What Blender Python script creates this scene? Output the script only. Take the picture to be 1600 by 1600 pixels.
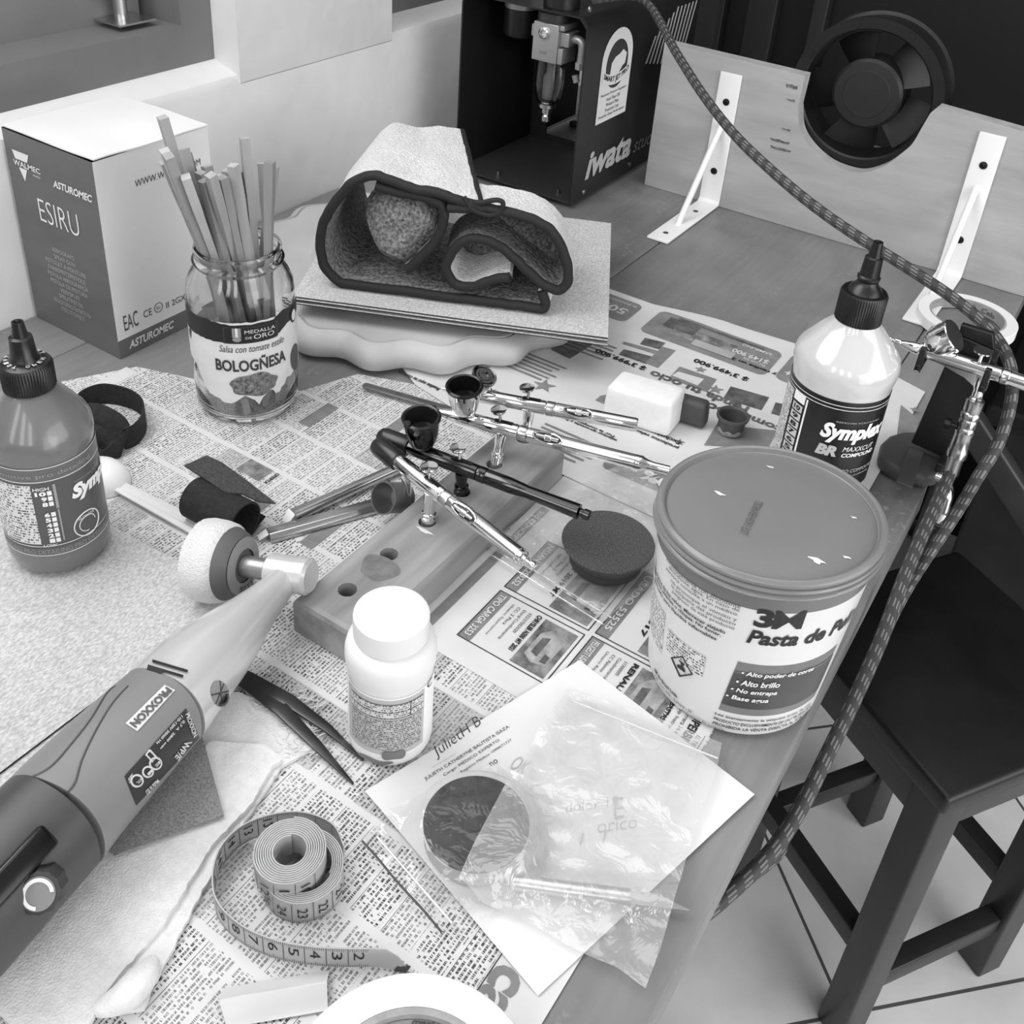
import bpy, bmesh, math, random
from mathutils import Vector, Matrix, noise
from mathutils.geometry import delaunay_2d_cdt
from mathutils.bvhtree import BVHTree
SC = bpy.context.scene
for o in list(bpy.data.objects): bpy.data.objects.remove(o)
COL = SC.collection
PI = math.pi
T = 0.75                      # height of the table top
# ------------------------------------------------------------------ camera
CAM = Vector((0, 0, 1.25))
CR = Vector((0.83248163, 0.54988472, 0.06783163))
CU = Vector((-0.3298486, 0.39351171, 0.85810747))
CW = Vector((-0.44516765, 0.73673288, -0.50896997))
FPX = 1625.0; PX0, PY0 = 800.0, 533.0
cam = bpy.data.cameras.new('camera'); camo = bpy.data.objects.new('camera', cam); COL.objects.link(camo)
cam.sensor_width = 36; cam.sensor_fit = 'HORIZONTAL'; cam.lens = FPX/1600*36
cam.shift_y = -(800-PY0)/1600; cam.clip_start = .01
camo.matrix_world = Matrix(((CR.x, CU.x, -CW.x, CAM.x), (CR.y, CU.y, -CW.y, CAM.y), (CR.z, CU.z, -CW.z, CAM.z), (0, 0, 0, 1)))
SC.camera = camo
# ------------------------------------------------------------------ light
SC.view_settings.view_transform = 'Standard'; SC.view_settings.look = 'None'
SC.view_settings.exposure = 0.06; SC.view_settings.gamma = 1; SC.view_settings.use_curve_mapping = False
W = bpy.data.worlds.new('world'); SC.world = W; W.use_nodes = True
wn = W.node_tree; bg = wn.nodes['Background']; bg.inputs[1].default_value = 0.42
wtc = wn.nodes.new('ShaderNodeTexCoord'); wsx = wn.nodes.new('ShaderNodeSeparateXYZ'); wrp = wn.nodes.new('ShaderNodeValToRGB')
wn.links.new(wtc.outputs['Generated'], wsx.inputs[0]); wn.links.new(wsx.outputs['Z'], wrp.inputs[0]); wn.links.new(wrp.outputs[0], bg.inputs[0])
wrp.color_ramp.elements[0].position = 0.0; wrp.color_ramp.elements[0].color = (.35, .35, .35, 1)
wrp.color_ramp.elements[1].position = .8; wrp.color_ramp.elements[1].color = (1, 1, 1, 1)
def area(name, loc, target, sx, sy, power):
    l = bpy.data.lights.new(name, 'AREA'); l.shape = 'RECTANGLE'; l.size = sx; l.size_y = sy; l.energy = power
    o = bpy.data.objects.new(name, l); COL.objects.link(o); o.location = loc
    o.rotation_euler = (Vector(target)-Vector(loc)).to_track_quat('-Z', 'Y').to_euler()
    return o
area('window_daylight', (-0.79, 0.15, 1.66), (0.1, 0.42, .8), .9, .6, 9)
area('floor_fill_light', (1.45, -.15, .9), (0, .8, 0), 1.0, 1.6, 13)  # added fill lamp that brightens the floor; no doorway stands here
area('right_daylight', (1.5, .55, 1.25), (-.3, .6, .6), 1.5, 1.3, 15)
for i in range(3):
    area('room_window_daylight', (-.55+i*.75, -1.55, 1.95), (-.3, .6, .7), .32, 1.1, 5)
area('ceiling_daylight', (-.25, .55, 2.5), (-.25, .55, 0), 1.2, 1.2, 7)
# ------------------------------------------------------------------ photo-pixel helpers (points on real planes)
def ray(x, y): return CR*((x-PX0)/FPX) - CU*((y-PY0)/FPX) + CW
def P(x, y, z=0.0):
    d = ray(x, y); return CAM + d*((T+z-CAM.z)/d.z)
def PY(x, y, Y):
    d = ray(x, y); return CAM + d*(Y/d.y)
def PXp(x, y, X):
    d = ray(x, y); return CAM + d*(X/d.x)
# ------------------------------------------------------------------ materials
def lin(s): return s/12.92 if s <= .04045 else ((s+.055)/1.055)**2.4
MATS = {}
def M(name, g, rough=.5, metal=0., var=0., vscale=20., bump=0., bscale=200., coat=0., spec=.5, stretch=None, bdist=.001, detail=4.):
    """grey procedural material: base value g (sRGB 0-1), optional noise variation and bump"""
    if name in MATS: return MATS[name]
    m = bpy.data.materials.new(name); m.use_nodes = True; nt = m.node_tree; b = nt.nodes['Principled BSDF']
    v = lin(g); b.inputs['Base Color'].default_value = (v, v, v, 1); b.inputs['Roughness'].default_value = rough
    b.inputs['Metallic'].default_value = metal; b.inputs['Coat Weight'].default_value = coat; b.inputs['Specular IOR Level'].default_value = spec
    tc = nt.nodes.new('ShaderNodeTexCoord'); src = tc.outputs['Object']
    if stretch:
        mp = nt.nodes.new('ShaderNodeMapping'); mp.inputs['Scale'].default_value = stretch
        nt.links.new(src, mp.inputs[0]); src = mp.outputs[0]
    if var:
        n = nt.nodes.new('ShaderNodeTexNoise'); n.inputs['Scale'].default_value = vscale; n.inputs['Detail'].default_value = detail; n.inputs['Roughness'].default_value = .6
        nt.links.new(src, n.inputs['Vector'])
        r = nt.nodes.new('ShaderNodeValToRGB'); a = lin(max(0, g-var)); c = lin(min(1, g+var))
        r.color_ramp.elements[0].position = .3; r.color_ramp.elements[0].color = (a, a, a, 1)
        r.color_ramp.elements[1].position = .7; r.color_ramp.elements[1].color = (c, c, c, 1)
        nt.links.new(n.outputs['Fac'], r.inputs[0]); nt.links.new(r.outputs[0], b.inputs['Base Color'])
    if bump:
        n = nt.nodes.new('ShaderNodeTexNoise'); n.inputs['Scale'].default_value = bscale; n.inputs['Detail'].default_value = 3
        nt.links.new(src, n.inputs['Vector'])
        k = nt.nodes.new('ShaderNodeBump'); k.inputs['Strength'].default_value = bump; k.inputs['Distance'].default_value = bdist
        nt.links.new(n.outputs['Fac'], k.inputs['Height']); nt.links.new(k.outputs[0], b.inputs['Normal'])
    MATS[name] = m; return m
def nmath(nt, op, a, b=None, c=None):
    n = nt.nodes.new('ShaderNodeMath'); n.operation = op
    for i, x in enumerate((a, b, c)):
        if x is None: continue
        if isinstance(x, (int, float)): n.inputs[i].default_value = x
        else: nt.links.new(x, n.inputs[i])
    return n.outputs[0]
def printed(name, paper, ink, lh, wk, cover=.42, col=None, gut=.08, off=0., para=0., rough=.75, cell=0.):
    """rows of unreadably small print: uv in metres, u along the line, v down the page"""
    if name in MATS: return MATS[name]
    m = bpy.data.materials.new(name); m.use_nodes = True; nt = m.node_tree; b = nt.nodes['Principled BSDF']; b.inputs['Roughness'].default_value = rough
    uv = nt.nodes.new('ShaderNodeUVMap'); sp = nt.nodes.new('ShaderNodeSeparateXYZ'); nt.links.new(uv.outputs[0], sp.inputs[0]); U, V = sp.outputs[0], sp.outputs[1]
    if col:
        uc = nmath(nt, 'DIVIDE', nmath(nt, 'ADD', U, off), col); ci = nmath(nt, 'FLOOR', uc); cf = nmath(nt, 'FRACT', uc)
        V = nmath(nt, 'ADD', V, nmath(nt, 'MULTIPLY', ci, .00713))
    rv = nmath(nt, 'DIVIDE', V, lh); row = nmath(nt, 'FLOOR', rv); fv = nmath(nt, 'FRACT', rv)
    def nz(sx, sy, x, y, det=0.):
        cx = nt.nodes.new('ShaderNodeCombineXYZ'); nt.links.new(nmath(nt, 'MULTIPLY', x, sx), cx.inputs[0]); nt.links.new(nmath(nt, 'MULTIPLY', y, sy), cx.inputs[1])
        n = nt.nodes.new('ShaderNodeTexNoise'); n.noise_dimensions = '2D'; n.inputs['Scale'].default_value = 1; n.inputs['Detail'].default_value = det
        nt.links.new(cx.outputs[0], n.inputs['Vector']); return n.outputs['Fac']
    word = nmath(nt, 'GREATER_THAN', nz(wk, 17.31, U, row), cover)
    let = nmath(nt, 'GREATER_THAN', nz(wk*4.2, .55/lh, U, V), .41)
    ink_f = nmath(nt, 'MULTIPLY', word, let)
    if para:
        pv = nmath(nt, 'DIVIDE', V, para); pr = nmath(nt, 'FLOOR', pv); pf = nmath(nt, 'FRACT', pv)
        ink_f = nmath(nt, 'MULTIPLY', ink_f, nmath(nt, 'GREATER_THAN', pf, lh/para*.8))
        rnd = nz(3.7, 5.3, pr, ci) if col else nz(3.7, 5.3, pr, pr)
        ink_f = nmath(nt, 'MULTIPLY', ink_f, nmath(nt, 'MULTIPLY_ADD', nmath(nt, 'GREATER_THAN', rnd, .5), .25, .75))
        rule = nmath(nt, 'LESS_THAN', pf, lh/para*.13); ink_f = nmath(nt, 'MAXIMUM', ink_f, nmath(nt, 'MULTIPLY', rule, nmath(nt, 'GREATER_THAN', rnd, .46)))
    hgt = nmath(nt, 'MULTIPLY', nmath(nt, 'GREATER_THAN', fv, .22), nmath(nt, 'LESS_THAN', fv, .80))
    if not para: ink_f = nmath(nt, 'MULTIPLY', ink_f, hgt)
    else: ink_f = nmath(nt, 'MULTIPLY', ink_f, nmath(nt, 'MAXIMUM', hgt, rule))
    if col: ink_f = nmath(nt, 'MULTIPLY', ink_f, nmath(nt, 'MULTIPLY', nmath(nt, 'GREATER_THAN', cf, gut), nmath(nt, 'LESS_THAN', cf, .985)))
    if cell and col:
        cv = nmath(nt, 'FLOOR', nmath(nt, 'DIVIDE', V, para*1.7)); tint = nmath(nt, 'GREATER_THAN', nz(7.7, 3.1, cv, ci), .66)
        tint = nmath(nt, 'MULTIPLY', tint, nmath(nt, 'GREATER_THAN', cf, gut*.8)); ink_f = nmath(nt, 'MAXIMUM', ink_f, nmath(nt, 'MULTIPLY', tint, cell))
    mx = nt.nodes.new('ShaderNodeMix'); mx.data_type = 'RGBA'; nt.links.new(ink_f, mx.inputs[0])
    a, c = lin(paper), lin(ink); mx.inputs[6].default_value = (a, a, a, 1); mx.inputs[7].default_value = (c, c, c, 1)
    nt.links.new(mx.outputs[2], b.inputs['Base Color'])
    MATS[name] = m; return m
def glassy(name, tint=1., rough=0., ior=1.45):
    if name in MATS: return MATS[name]
    m = bpy.data.materials.new(name); m.use_nodes = True; b = m.node_tree.nodes['Principled BSDF']
    b.inputs['Base Color'].default_value = (tint, tint, tint, 1); b.inputs['Transmission Weight'].default_value = 1; b.inputs['Roughness'].default_value = rough; b.inputs['IOR'].default_value = ior
    MATS[name] = m; return m
def film(name, milky=.06, gloss=.16, rough=.08, wr=.45):
    """thin clear plastic: mostly see-through, a little milky, glossy"""
    m = bpy.data.materials.new(name); m.use_nodes = True; nt = m.node_tree; nt.nodes.remove(nt.nodes['Principled BSDF']); out = nt.nodes['Material Output']
    tr = nt.nodes.new('ShaderNodeBsdfTransparent'); gl = nt.nodes.new('ShaderNodeBsdfGlossy'); gl.inputs['Roughness'].default_value = rough
    df = nt.nodes.new('ShaderNodeBsdfDiffuse'); df.inputs[0].default_value = (.85, .85, .85, 1)
    fr = nt.nodes.new('ShaderNodeLayerWeight'); fr.inputs[0].default_value = .35
    m1 = nt.nodes.new('ShaderNodeMixShader'); m1.inputs[0].default_value = milky; nt.links.new(tr.outputs[0], m1.inputs[1]); nt.links.new(df.outputs[0], m1.inputs[2])
    f = nmath(nt, 'MULTIPLY_ADD', fr.outputs['Fresnel'], .45, gloss)
    m2 = nt.nodes.new('ShaderNodeMixShader'); nt.links.new(f, m2.inputs[0]); nt.links.new(m1.outputs[0], m2.inputs[1]); nt.links.new(gl.outputs[0], m2.inputs[2])
    tc = nt.nodes.new('ShaderNodeTexCoord'); n = nt.nodes.new('ShaderNodeTexNoise'); n.inputs['Scale'].default_value = 55; n.inputs['Detail'].default_value = 3; n.inputs['Distortion'].default_value = 1.2
    nt.links.new(tc.outputs['Object'], n.inputs['Vector']); k = nt.nodes.new('ShaderNodeBump'); k.inputs['Strength'].default_value = wr; k.inputs['Distance'].default_value = .004
    nt.links.new(n.outputs['Fac'], k.inputs['Height']); nt.links.new(k.outputs[0], gl.inputs['Normal'])
    nt.links.new(m2.outputs[0], out.inputs[0]); MATS[name] = m; return m
chrome = M('chrome', .93, .07, 1.); steel = M('brushed_steel', .80, .28, 1., bump=.1, bscale=400); darkchrome = M('black_chrome', .30, .13, 1.)
blackpl = M('black_plastic', .09, .32); blackmat = M('matt_black', .10, .7); white = M('white_plastic', .90, .35); ink = M('black_ink', .10, .6); greyink = M('grey_ink', .30, .7)
whiteink = M('white_ink', .95, .6); screwm = M('screw_steel', .65, .3, 1.)
paper = M('white_paper', .93, .8, var=.02, vscale=30)
newsp = M('newsprint', .83, .9, var=.03, vscale=14)
# ------------------------------------------------------------------ mesh builder
_TX = {}
def glyphs(s, bold=0., shear=0.):
    k = (s, bold, shear)
    if k not in _TX:
        c = bpy.data.curves.new('text', 'FONT'); c.body = s; c.offset = bold; c.shear = shear; c.resolution_u = 3; c.fill_mode = 'FRONT'; c.dimensions = '2D'
        o = bpy.data.objects.new('text', c); COL.objects.link(o)
        dg = bpy.context.evaluated_depsgraph_get(); dg.update(); me = bpy.data.meshes.new_from_object(o.evaluated_get(dg))
        bt = bmesh.new(); bt.from_mesh(me); bmesh.ops.triangulate(bt, faces=bt.faces); bt.to_mesh(me); bt.free()
        vs = [v.co.copy() for v in me.vertices]; fs = [tuple(p.vertices) for p in me.polygons]
        bpy.data.objects.remove(o); bpy.data.curves.remove(c); bpy.data.meshes.remove(me)
        x0 = min(v.x for v in vs); x1 = max(v.x for v in vs); y0 = min(v.y for v in vs); y1 = max(v.y for v in vs)
        _TX[k] = ([((v.x-x0)/(x1-x0), (v.y-y0)/(y1-y0)) for v in vs], fs)
    return _TX[k]
class MB:
    def __init__(s): s.v = []; s.f = []; s.mi = []; s.uv = []; s.sm = []
    def add(s, vs, fs, mi=0, uv=None, smooth=True):
        n = len(s.v); s.v += [Vector(v) for v in vs]; s.uv += list(uv) if uv else [(0, 0)]*len(vs)
        for f in fs: s.f.append(tuple(i+n for i in f)); s.mi.append(mi); s.sm.append(smooth)
        return s
    def box(s, a, b, mi=0, M4=None):
        x0, y0, z0 = a; x1, y1, z1 = b
        vs = [Vector((x, y, z)) for z in (z0, z1) for y in (y0, y1) for x in (x0, x1)]
        if M4: vs = [M4 @ v for v in vs]
        return s.add(vs, [(0, 2, 3, 1), (4, 5, 7, 6), (0, 1, 5, 4), (2, 6, 7, 3), (0, 4, 6, 2), (1, 3, 7, 5)], mi, smooth=False)
    def prism(s, pts, d, mi=0):
        """closed polygon pts (3D) pushed along vector d"""
        n = len(pts); d = Vector(d); vs = [Vector(p) for p in pts]+[Vector(p)+d for p in pts]
        fs = [tuple(range(n))[::-1], tuple(range(n, 2*n))]+[(i, (i+1) % n, n+(i+1) % n, n+i) for i in range(n)]
        return s.add(vs, fs, mi, smooth=False)
    def lathe(s, prof, o, axis=(0, 0, 1), seg=48, mi=0, cap=True, smooth=True, ell=1.):
        A = Vector(axis).normalized(); X = A.orthogonal().normalized(); Y = A.cross(X); o = Vector(o)
        vs = []; fs = []
        for (r, z) in prof:
            for k in range(seg):
                a = 2*PI*k/seg; vs.append(o+A*z+(X*math.cos(a)+Y*math.sin(a)*ell)*r)
        for i in range(len(prof)-1):
            for k in range(seg):
                k2 = (k+1) % seg; fs.append((i*seg+k, i*seg+k2, (i+1)*seg+k2, (i+1)*seg+k))
        if cap:
            if prof[0][0] > 1e-6: fs.append(tuple(range(seg))[::-1])
            if prof[-1][0] > 1e-6: fs.append(tuple((len(prof)-1)*seg+k for k in range(seg)))
        return s.add(vs, fs, mi, smooth=smooth)
    def tube(s, pts, r, seg=12, mi=0, cap=True, uvlen=False):
        pts = [Vector(p) for p in pts]; n = len(pts); rs = r if isinstance(r, (list, tuple)) else [r]*n
        t0 = (pts[1]-pts[0]).normalized(); X = t0.orthogonal().normalized(); vs = []; fs = []; uv = []; L = 0
        for i, p in enumerate(pts):
            t = (pts[min(i+1, n-1)]-pts[max(i-1, 0)]).normalized(); X = (X-t*X.dot(t)).normalized(); Y = t.cross(X)
            if i: L += (p-pts[i-1]).length
            for k in range(seg):
                a = 2*PI*k/seg; vs.append(p+(X*math.cos(a)+Y*math.sin(a))*rs[i]); uv.append((L, abs(k/seg*2-1)))
        for i in range(n-1):
            for k in range(seg): fs.append((i*seg+k, i*seg+(k+1) % seg, (i+1)*seg+(k+1) % seg, (i+1)*seg+k))
        if cap: fs += [tuple(range(seg))[::-1], tuple((n-1)*seg+k for k in range(seg))]
        return s.add(vs, fs, mi, uv=uv)
    def ribbon(s, path, up, th, mi=0, mi2=None, uv=False):
        """strip: path of 3D points swept by vector up (const or per point), thickness th"""
        pts = [Vector(p) for p in path]; n = len(pts); ups = [Vector(u) for u in up] if isinstance(up, list) else [Vector(up)]*n
        vs = []; uvs = []; L = 0
        for i, p in enumerate(pts):
            t = (pts[min(i+1, n-1)]-pts[max(i-1, 0)]).normalized(); nn = t.cross(ups[i]).normalized()*(th/2)
            if i: L += (p-pts[i-1]).length
            vs += [p-nn, p+ups[i]-nn, p+ups[i]+nn, p+nn]; uvs += [(L, 0), (L, 1), (L, 1), (L, 0)]
        mi2 = mi if mi2 is None else mi2
        a = []; b = []; c = []
        for i in range(n-1):
            q = i*4; w = q+4
            a.append((q, w, w+1, q+1)); b.append((q+2, w+2, w+3, q+3)); c += [(q+1, w+1, w+2, q+2), (q+3, w+3, w, q)]
        c += [(0, 1, 2, 3), ((n-1)*4+3, (n-1)*4+2, (n-1)*4+1, (n-1)*4)]
        base = len(s.v); s.add(vs, a, mi, uv=uvs)
        for f in b: s.f.append(tuple(base+i for i in f)); s.mi.append(mi2); s.sm.append(True)
        for f in c: s.f.append(tuple(base+i for i in f)); s.mi.append(mi); s.sm.append(False)
        return s
    def poly(s, pts, zf, res=.01, mi=0, th=0., uvf=None, mapf=None):
        """filled outline pts (2D), meshed finely, lifted by zf(x,y); th>0 adds underside and rim"""
        out = []
        for i, p in enumerate(pts):
            q = pts[(i+1) % len(pts)]; L = math.hypot(q[0]-p[0], q[1]-p[1]); m = max(1, int(L/res))
            out += [(p[0]+(q[0]-p[0])*k/m, p[1]+(q[1]-p[1])*k/m) for k in range(m)]
        nb = len(out); vs2 = [Vector(p) for p in out]
        x0 = min(p[0] for p in out); x1 = max(p[0] for p in out); y0 = min(p[1] for p in out); y1 = max(p[1] for p in out)
        for i in range(1, int((x1-x0)/res)+1):
            for j in range(1, int((y1-y0)/res)+1):
                q = (x0+i*res+random.uniform(-.2, .2)*res*.5, y0+j*res)
                if inside(q, out): vs2.append(Vector(q))
        r = delaunay_2d_cdt(vs2, [(i, (i+1) % nb) for i in range(nb)], [tuple(range(nb))], 1, 1e-7)
        V, F = r[0], r[2]
        mapf = mapf or (lambda x, y, z: Vector((x, y, z)))
        top = [mapf(v.x, v.y, zf(v.x, v.y)) for v in V]; uv = [uvf(v.x, v.y) for v in V] if uvf else None
        s.add(top, [tuple(f) for f in F], mi, uv=uv)
        if th:
            bot = [mapf(v.x, v.y, zf(v.x, v.y)-th) for v in V]; s.add(bot, [tuple(f)[::-1] for f in F], mi, uv=uv)
            n = nb; tv = [mapf(v.x, v.y, zf(v.x, v.y)) for v in V[:n]]+[mapf(v.x, v.y, zf(v.x, v.y)-th) for v in V[:n]]
            s.add(tv, [(i, n+i, n+(i+1) % n, (i+1) % n) for i in range(n)], mi, uv=(uv[:n]*2 if uv else None), smooth=False)
        return s
    def text(s, t, mapf, mi=0, bold=0., shear=0.):
        vs, fs = glyphs(t, bold, shear); return s.add([mapf(u, v) for u, v in vs], fs, mi, smooth=False)
    def quadtext(s, t, o, x, y, mi=0, bold=0., shear=0.):
        o = Vector(o); x = Vector(x); y = Vector(y); return s.text(t, lambda u, v: o+x*u+y*v, mi, bold, shear)
def inside(p, poly):
    c = False; n = len(poly); j = n-1
    for i in range(n):
        a, b = poly[i], poly[j]
        if (a[1] > p[1]) != (b[1] > p[1]) and p[0] < (b[0]-a[0])*(p[1]-a[1])/(b[1]-a[1])+a[0]: c = not c
        j = i
    return c
def spline(pts, n=8, closed=False):
    pts = [Vector(p) for p in pts]; N = len(pts); out = []
    rng = range(N if closed else N-1)
    for i in rng:
        if closed: a, b, c, d = pts[(i-1) % N], pts[i], pts[(i+1) % N], pts[(i+2) % N]
        else: a, b, c, d = pts[max(i-1, 0)], pts[i], pts[i+1], pts[min(i+2, N-1)]
        for k in range(n):
            t = k/n; out.append(.5*((2*b)+(c-a)*t+(2*a-5*b+4*c-d)*t*t+(3*b-a-3*c+d)*t**3))
    if not closed: out.append(pts[-1])
    return out
def fbm(x, y, z=0., s=1.): return noise.noise(Vector((x*s, y*s, z)))
# ------------------------------------------------------------------ scene objects
def thing(name, label, cat, loc=(0, 0, T), group=None):
    o = bpy.data.objects.new(name, None); COL.objects.link(o); o.location = loc; o.empty_display_size = .01
    o['label'] = label; o['category'] = cat
    if group: o['group'] = group
    return o
def obj(name, mb, mats, parent=None, bevel=0., label=None, auto=35):
    me = bpy.data.meshes.new(name)
    off = Vector((0, 0, 0)); p = parent
    while p is not None: off = off+Vector(p.location); p = p.parent
    me.from_pydata([v-off for v in mb.v], [], mb.f)
    for m in (mats if isinstance(mats, (list, tuple)) else [mats]): me.materials.append(m)
    me.polygons.foreach_set('material_index', mb.mi); me.polygons.foreach_set('use_smooth', mb.sm)
    if any(u != (0, 0) for u in mb.uv):
        ul = me.uv_layers.new(name='UVMap')
        for l in me.loops: ul.data[l.index].uv = mb.uv[l.vertex_index]
    bm = bmesh.new(); bm.from_mesh(me); bmesh.ops.recalc_face_normals(bm, faces=bm.faces) if bevel else None
    if bevel:
        bmesh.ops.remove_doubles(bm, verts=bm.verts, dist=1e-6)
        es = [e for e in bm.edges if len(e.link_faces) == 2 and e.calc_face_angle(0) > .5]
        bmesh.ops.bevel(bm, geom=es, offset=bevel, segments=3, profile=.5, affect='EDGES', clamp_overlap=True)
    bm.to_mesh(me); bm.free()
    if auto:
        try: me.set_sharp_from_angle(angle=math.radians(auto))
        except Exception: pass
    o = bpy.data.objects.new(name, me); COL.objects.link(o); o.parent = parent
    if label: o['label'] = label
    return o
def tag(o, label, cat, group=None):
    o['label'] = label; o['category'] = cat
    if group: o['group'] = group
    return o
def struct(o): o['kind'] = 'structure'; return o
class Cyl:
    """label helper for a round thing: r(z) about a vertical axis through B, top sheared sideways by sh"""
    def __init__(s, B, rf, sh=0.): s.sh = sh; s.B = Vector((B[0], B[1], 0)); s.rf = rf if callable(rf) else (lambda z: rf)
    def pt(s, a, z, lift=0.): r = s.rf(z)+lift; return Vector((s.B.x+r*math.cos(a), s.B.y+r*math.sin(a), T+z*(1+s.sh*r*math.cos(a))))
    def hit(s, x, y):
        best = None; near = None; d = ray(x, y).normalized()
        for i in range(1200):
            p = CAM+d*(.25+i*.0012); z = (p.z-T)/(1+s.sh*(p.x-s.B.x))
            if z < -.02 or z > .3: continue
            g = math.hypot(p.x-s.B.x, p.y-s.B.y)-s.rf(z)
            if near is None or g < near[0]: near = (g, p)
            if g <= 0: best = p; break
        if best is None: best = near[1]
        return math.atan2(best.y-s.B.y, best.x-s.B.x), (best.z-T)/(1+s.sh*(best.x-s.B.x))
    def text(s, mb, t, a0, a1, z0, z1, mi=0, bold=0., shear=0., lift=.0004):
        mb.text(t, lambda u, v: s.pt(a0+(a1-a0)*u, z0+(z1-z0)*v, lift), mi, bold, shear)
    def patch(s, mb, a0, a1, z0, z1, mi=0, lift=.0002, n=24, m=3, shearz=0.):
        vs = []; uv = []
        for j in range(m+1):
            for i in range(n+1):
                a = a0+(a1-a0)*i/n; z = z0+(z1-z0)*j/m; vs.append(s.pt(a, z, lift)); uv.append(((a-a0)*s.rf(z), (z1-z)))
        mb.add(vs, [(j*(n+1)+i, j*(n+1)+i+1, (j+1)*(n+1)+i+1, (j+1)*(n+1)+i) for j in range(m) for i in range(n)], mi, uv=uv)
    def shape(s, mb, pts, a0, mi=0, lift=.0003, res=.004):
        """pts: (arc metres from a0, z)"""
        R = s.rf(pts[0][1])
        mb.poly(pts, lambda x, y: 0, res, mi, mapf=lambda x, y, z: s.pt(a0+x/R, y, lift), uvf=lambda x, y: (x, -y))
def decal(mb, tree, quad, mi=0, n=8, m=4, lift=.0004, text=None, bold=0., uv=False, shear=0.):
    """patch or text laid on a surface (BVH); quad = photo pixels bottom-left, bottom-right, top-right, top-left"""
    A, B, C_, D = [Vector(q) for q in quad]
    def hit(u, v):
        q = A*(1-u)*(1-v)+B*u*(1-v)+C_*u*v+D*(1-u)*v; h = tree.ray_cast(CAM, ray(q.x, q.y).normalized())
        if h[0] is None: return CAM+ray(q.x, q.y)*.5
        nn = h[1] if h[1].dot(ray(q.x, q.y)) < 0 else -h[1]
        return h[0]+nn*lift
    if text: mb.text(text, hit, mi, bold, shear); return
    vs = [hit(i/n, j/m) for j in range(m+1) for i in range(n+1)]
    W_ = (vs[n]-vs[0]).length; H_ = (vs[-1]-vs[n]).length
    mb.add(vs, [(j*(n+1)+i, j*(n+1)+i+1, (j+1)*(n+1)+i+1, (j+1)*(n+1)+i) for j in range(m) for i in range(n)], mi, uv=[(i/n*W_, (1-j/m)*H_) for j in range(m+1) for i in range(n+1)])
def bvh(mb): return BVHTree.FromPolygons(mb.v, mb.f)
random.seed(7)
# =================================================================== SETTING
plaster = M('plaster_wall', .87, .85, var=.03, vscale=5, bump=.6, bscale=9, bdist=.010)
darkwood = M('dark_wood', .13, .45, var=.04, vscale=9, stretch=(1, 1, .12), bump=.15, bscale=60)
mb = MB(); WX = -.806
mb.prism([(-1.06, -1.2, 0), (WX, -1.2, 0), (WX, -1.2, T+.160), (WX-.004, -1.2, T+.168), (WX-.037, -1.2, T+.1785), (-1.06, -1.2, T+.1785)], (0, 3.4, 0))
for y0, y1, za, zb in ((.748, .996, T+.1595, 2.7), (-1.2, -.75, T+.1595, 2.7), (1.95, 2.2, T+.1595, 2.7), (-.75, .748, 2.1, 2.7), (.996, 1.95, 2.1, 2.7)): mb.box((-1.06, y0, za), (WX, y1, zb))
struct(obj('wall_left', mb, plaster))
mb = MB(); mb.box((-1.06, 2.2, 0), (1.6, 2.3, 2.7)); struct(obj('wall_back', mb, M('dark_wall', .045, .8, var=.015, vscale=4)))
# floor of pale square tiles
def floor_mat():
    m = bpy.data.materials.new('floor_tiles'); m.use_nodes = True; nt = m.node_tree; b = nt.nodes['Principled BSDF']; b.inputs['Roughness'].default_value = .32
    tc = nt.nodes.new('ShaderNodeTexCoord'); mp = nt.nodes.new('ShaderNodeMapping'); mp.inputs['Location'].default_value = (-.5872, -.5282, 0)
    mp.inputs['Rotation'].default_value = (0, 0, -PI/4); nt.links.new(tc.outputs['Object'], mp.inputs[0])
    br = nt.nodes.new('ShaderNodeTexBrick'); br.offset = 0; br.inputs['Scale'].default_value = 1; br.inputs['Brick Width'].default_value = .38; br.inputs['Row Height'].default_value = .38; br.inputs['Mortar Size'].default_value = .0022
    a = lin(.92); c = lin(.36)
    br.inputs['Color1'].default_value = (a, a, a, 1); br.inputs['Color2'].default_value = (a*.95, a*.95, a*.95, 1); br.inputs['Mortar'].default_value = (c, c, c, 1)
    nt.links.new(mp.outputs[0], br.inputs['Vector'])
    n = nt.nodes.new('ShaderNodeTexNoise'); n.inputs['Scale'].default_value = 7; n.inputs['Detail'].default_value = 6; nt.links.new(tc.outputs['Object'], n.inputs['Vector'])
    r = nt.nodes.new('ShaderNodeValToRGB'); r.color_ramp.elements[0].color = (.78, .78, .78, 1); r.color_ramp.elements[0].position = .3; r.color_ramp.elements[1].position = .6; nt.links.new(n.outputs['Fac'], r.inputs[0])
    mx = nt.nodes.new('ShaderNodeMix'); mx.data_type = 'RGBA'; mx.blend_type = 'MULTIPLY'; mx.inputs[0].default_value = 1
    nt.links.new(br.outputs[0], mx.inputs[6]); nt.links.new(r.outputs[0], mx.inputs[7]); nt.links.new(mx.outputs[2], b.inputs['Base Color']); return m
mb = MB(); mb.box((-1.06, -1.6, -.1), (1.6, 2.3, 0)); struct(obj('floor', mb, floor_mat()))
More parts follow.
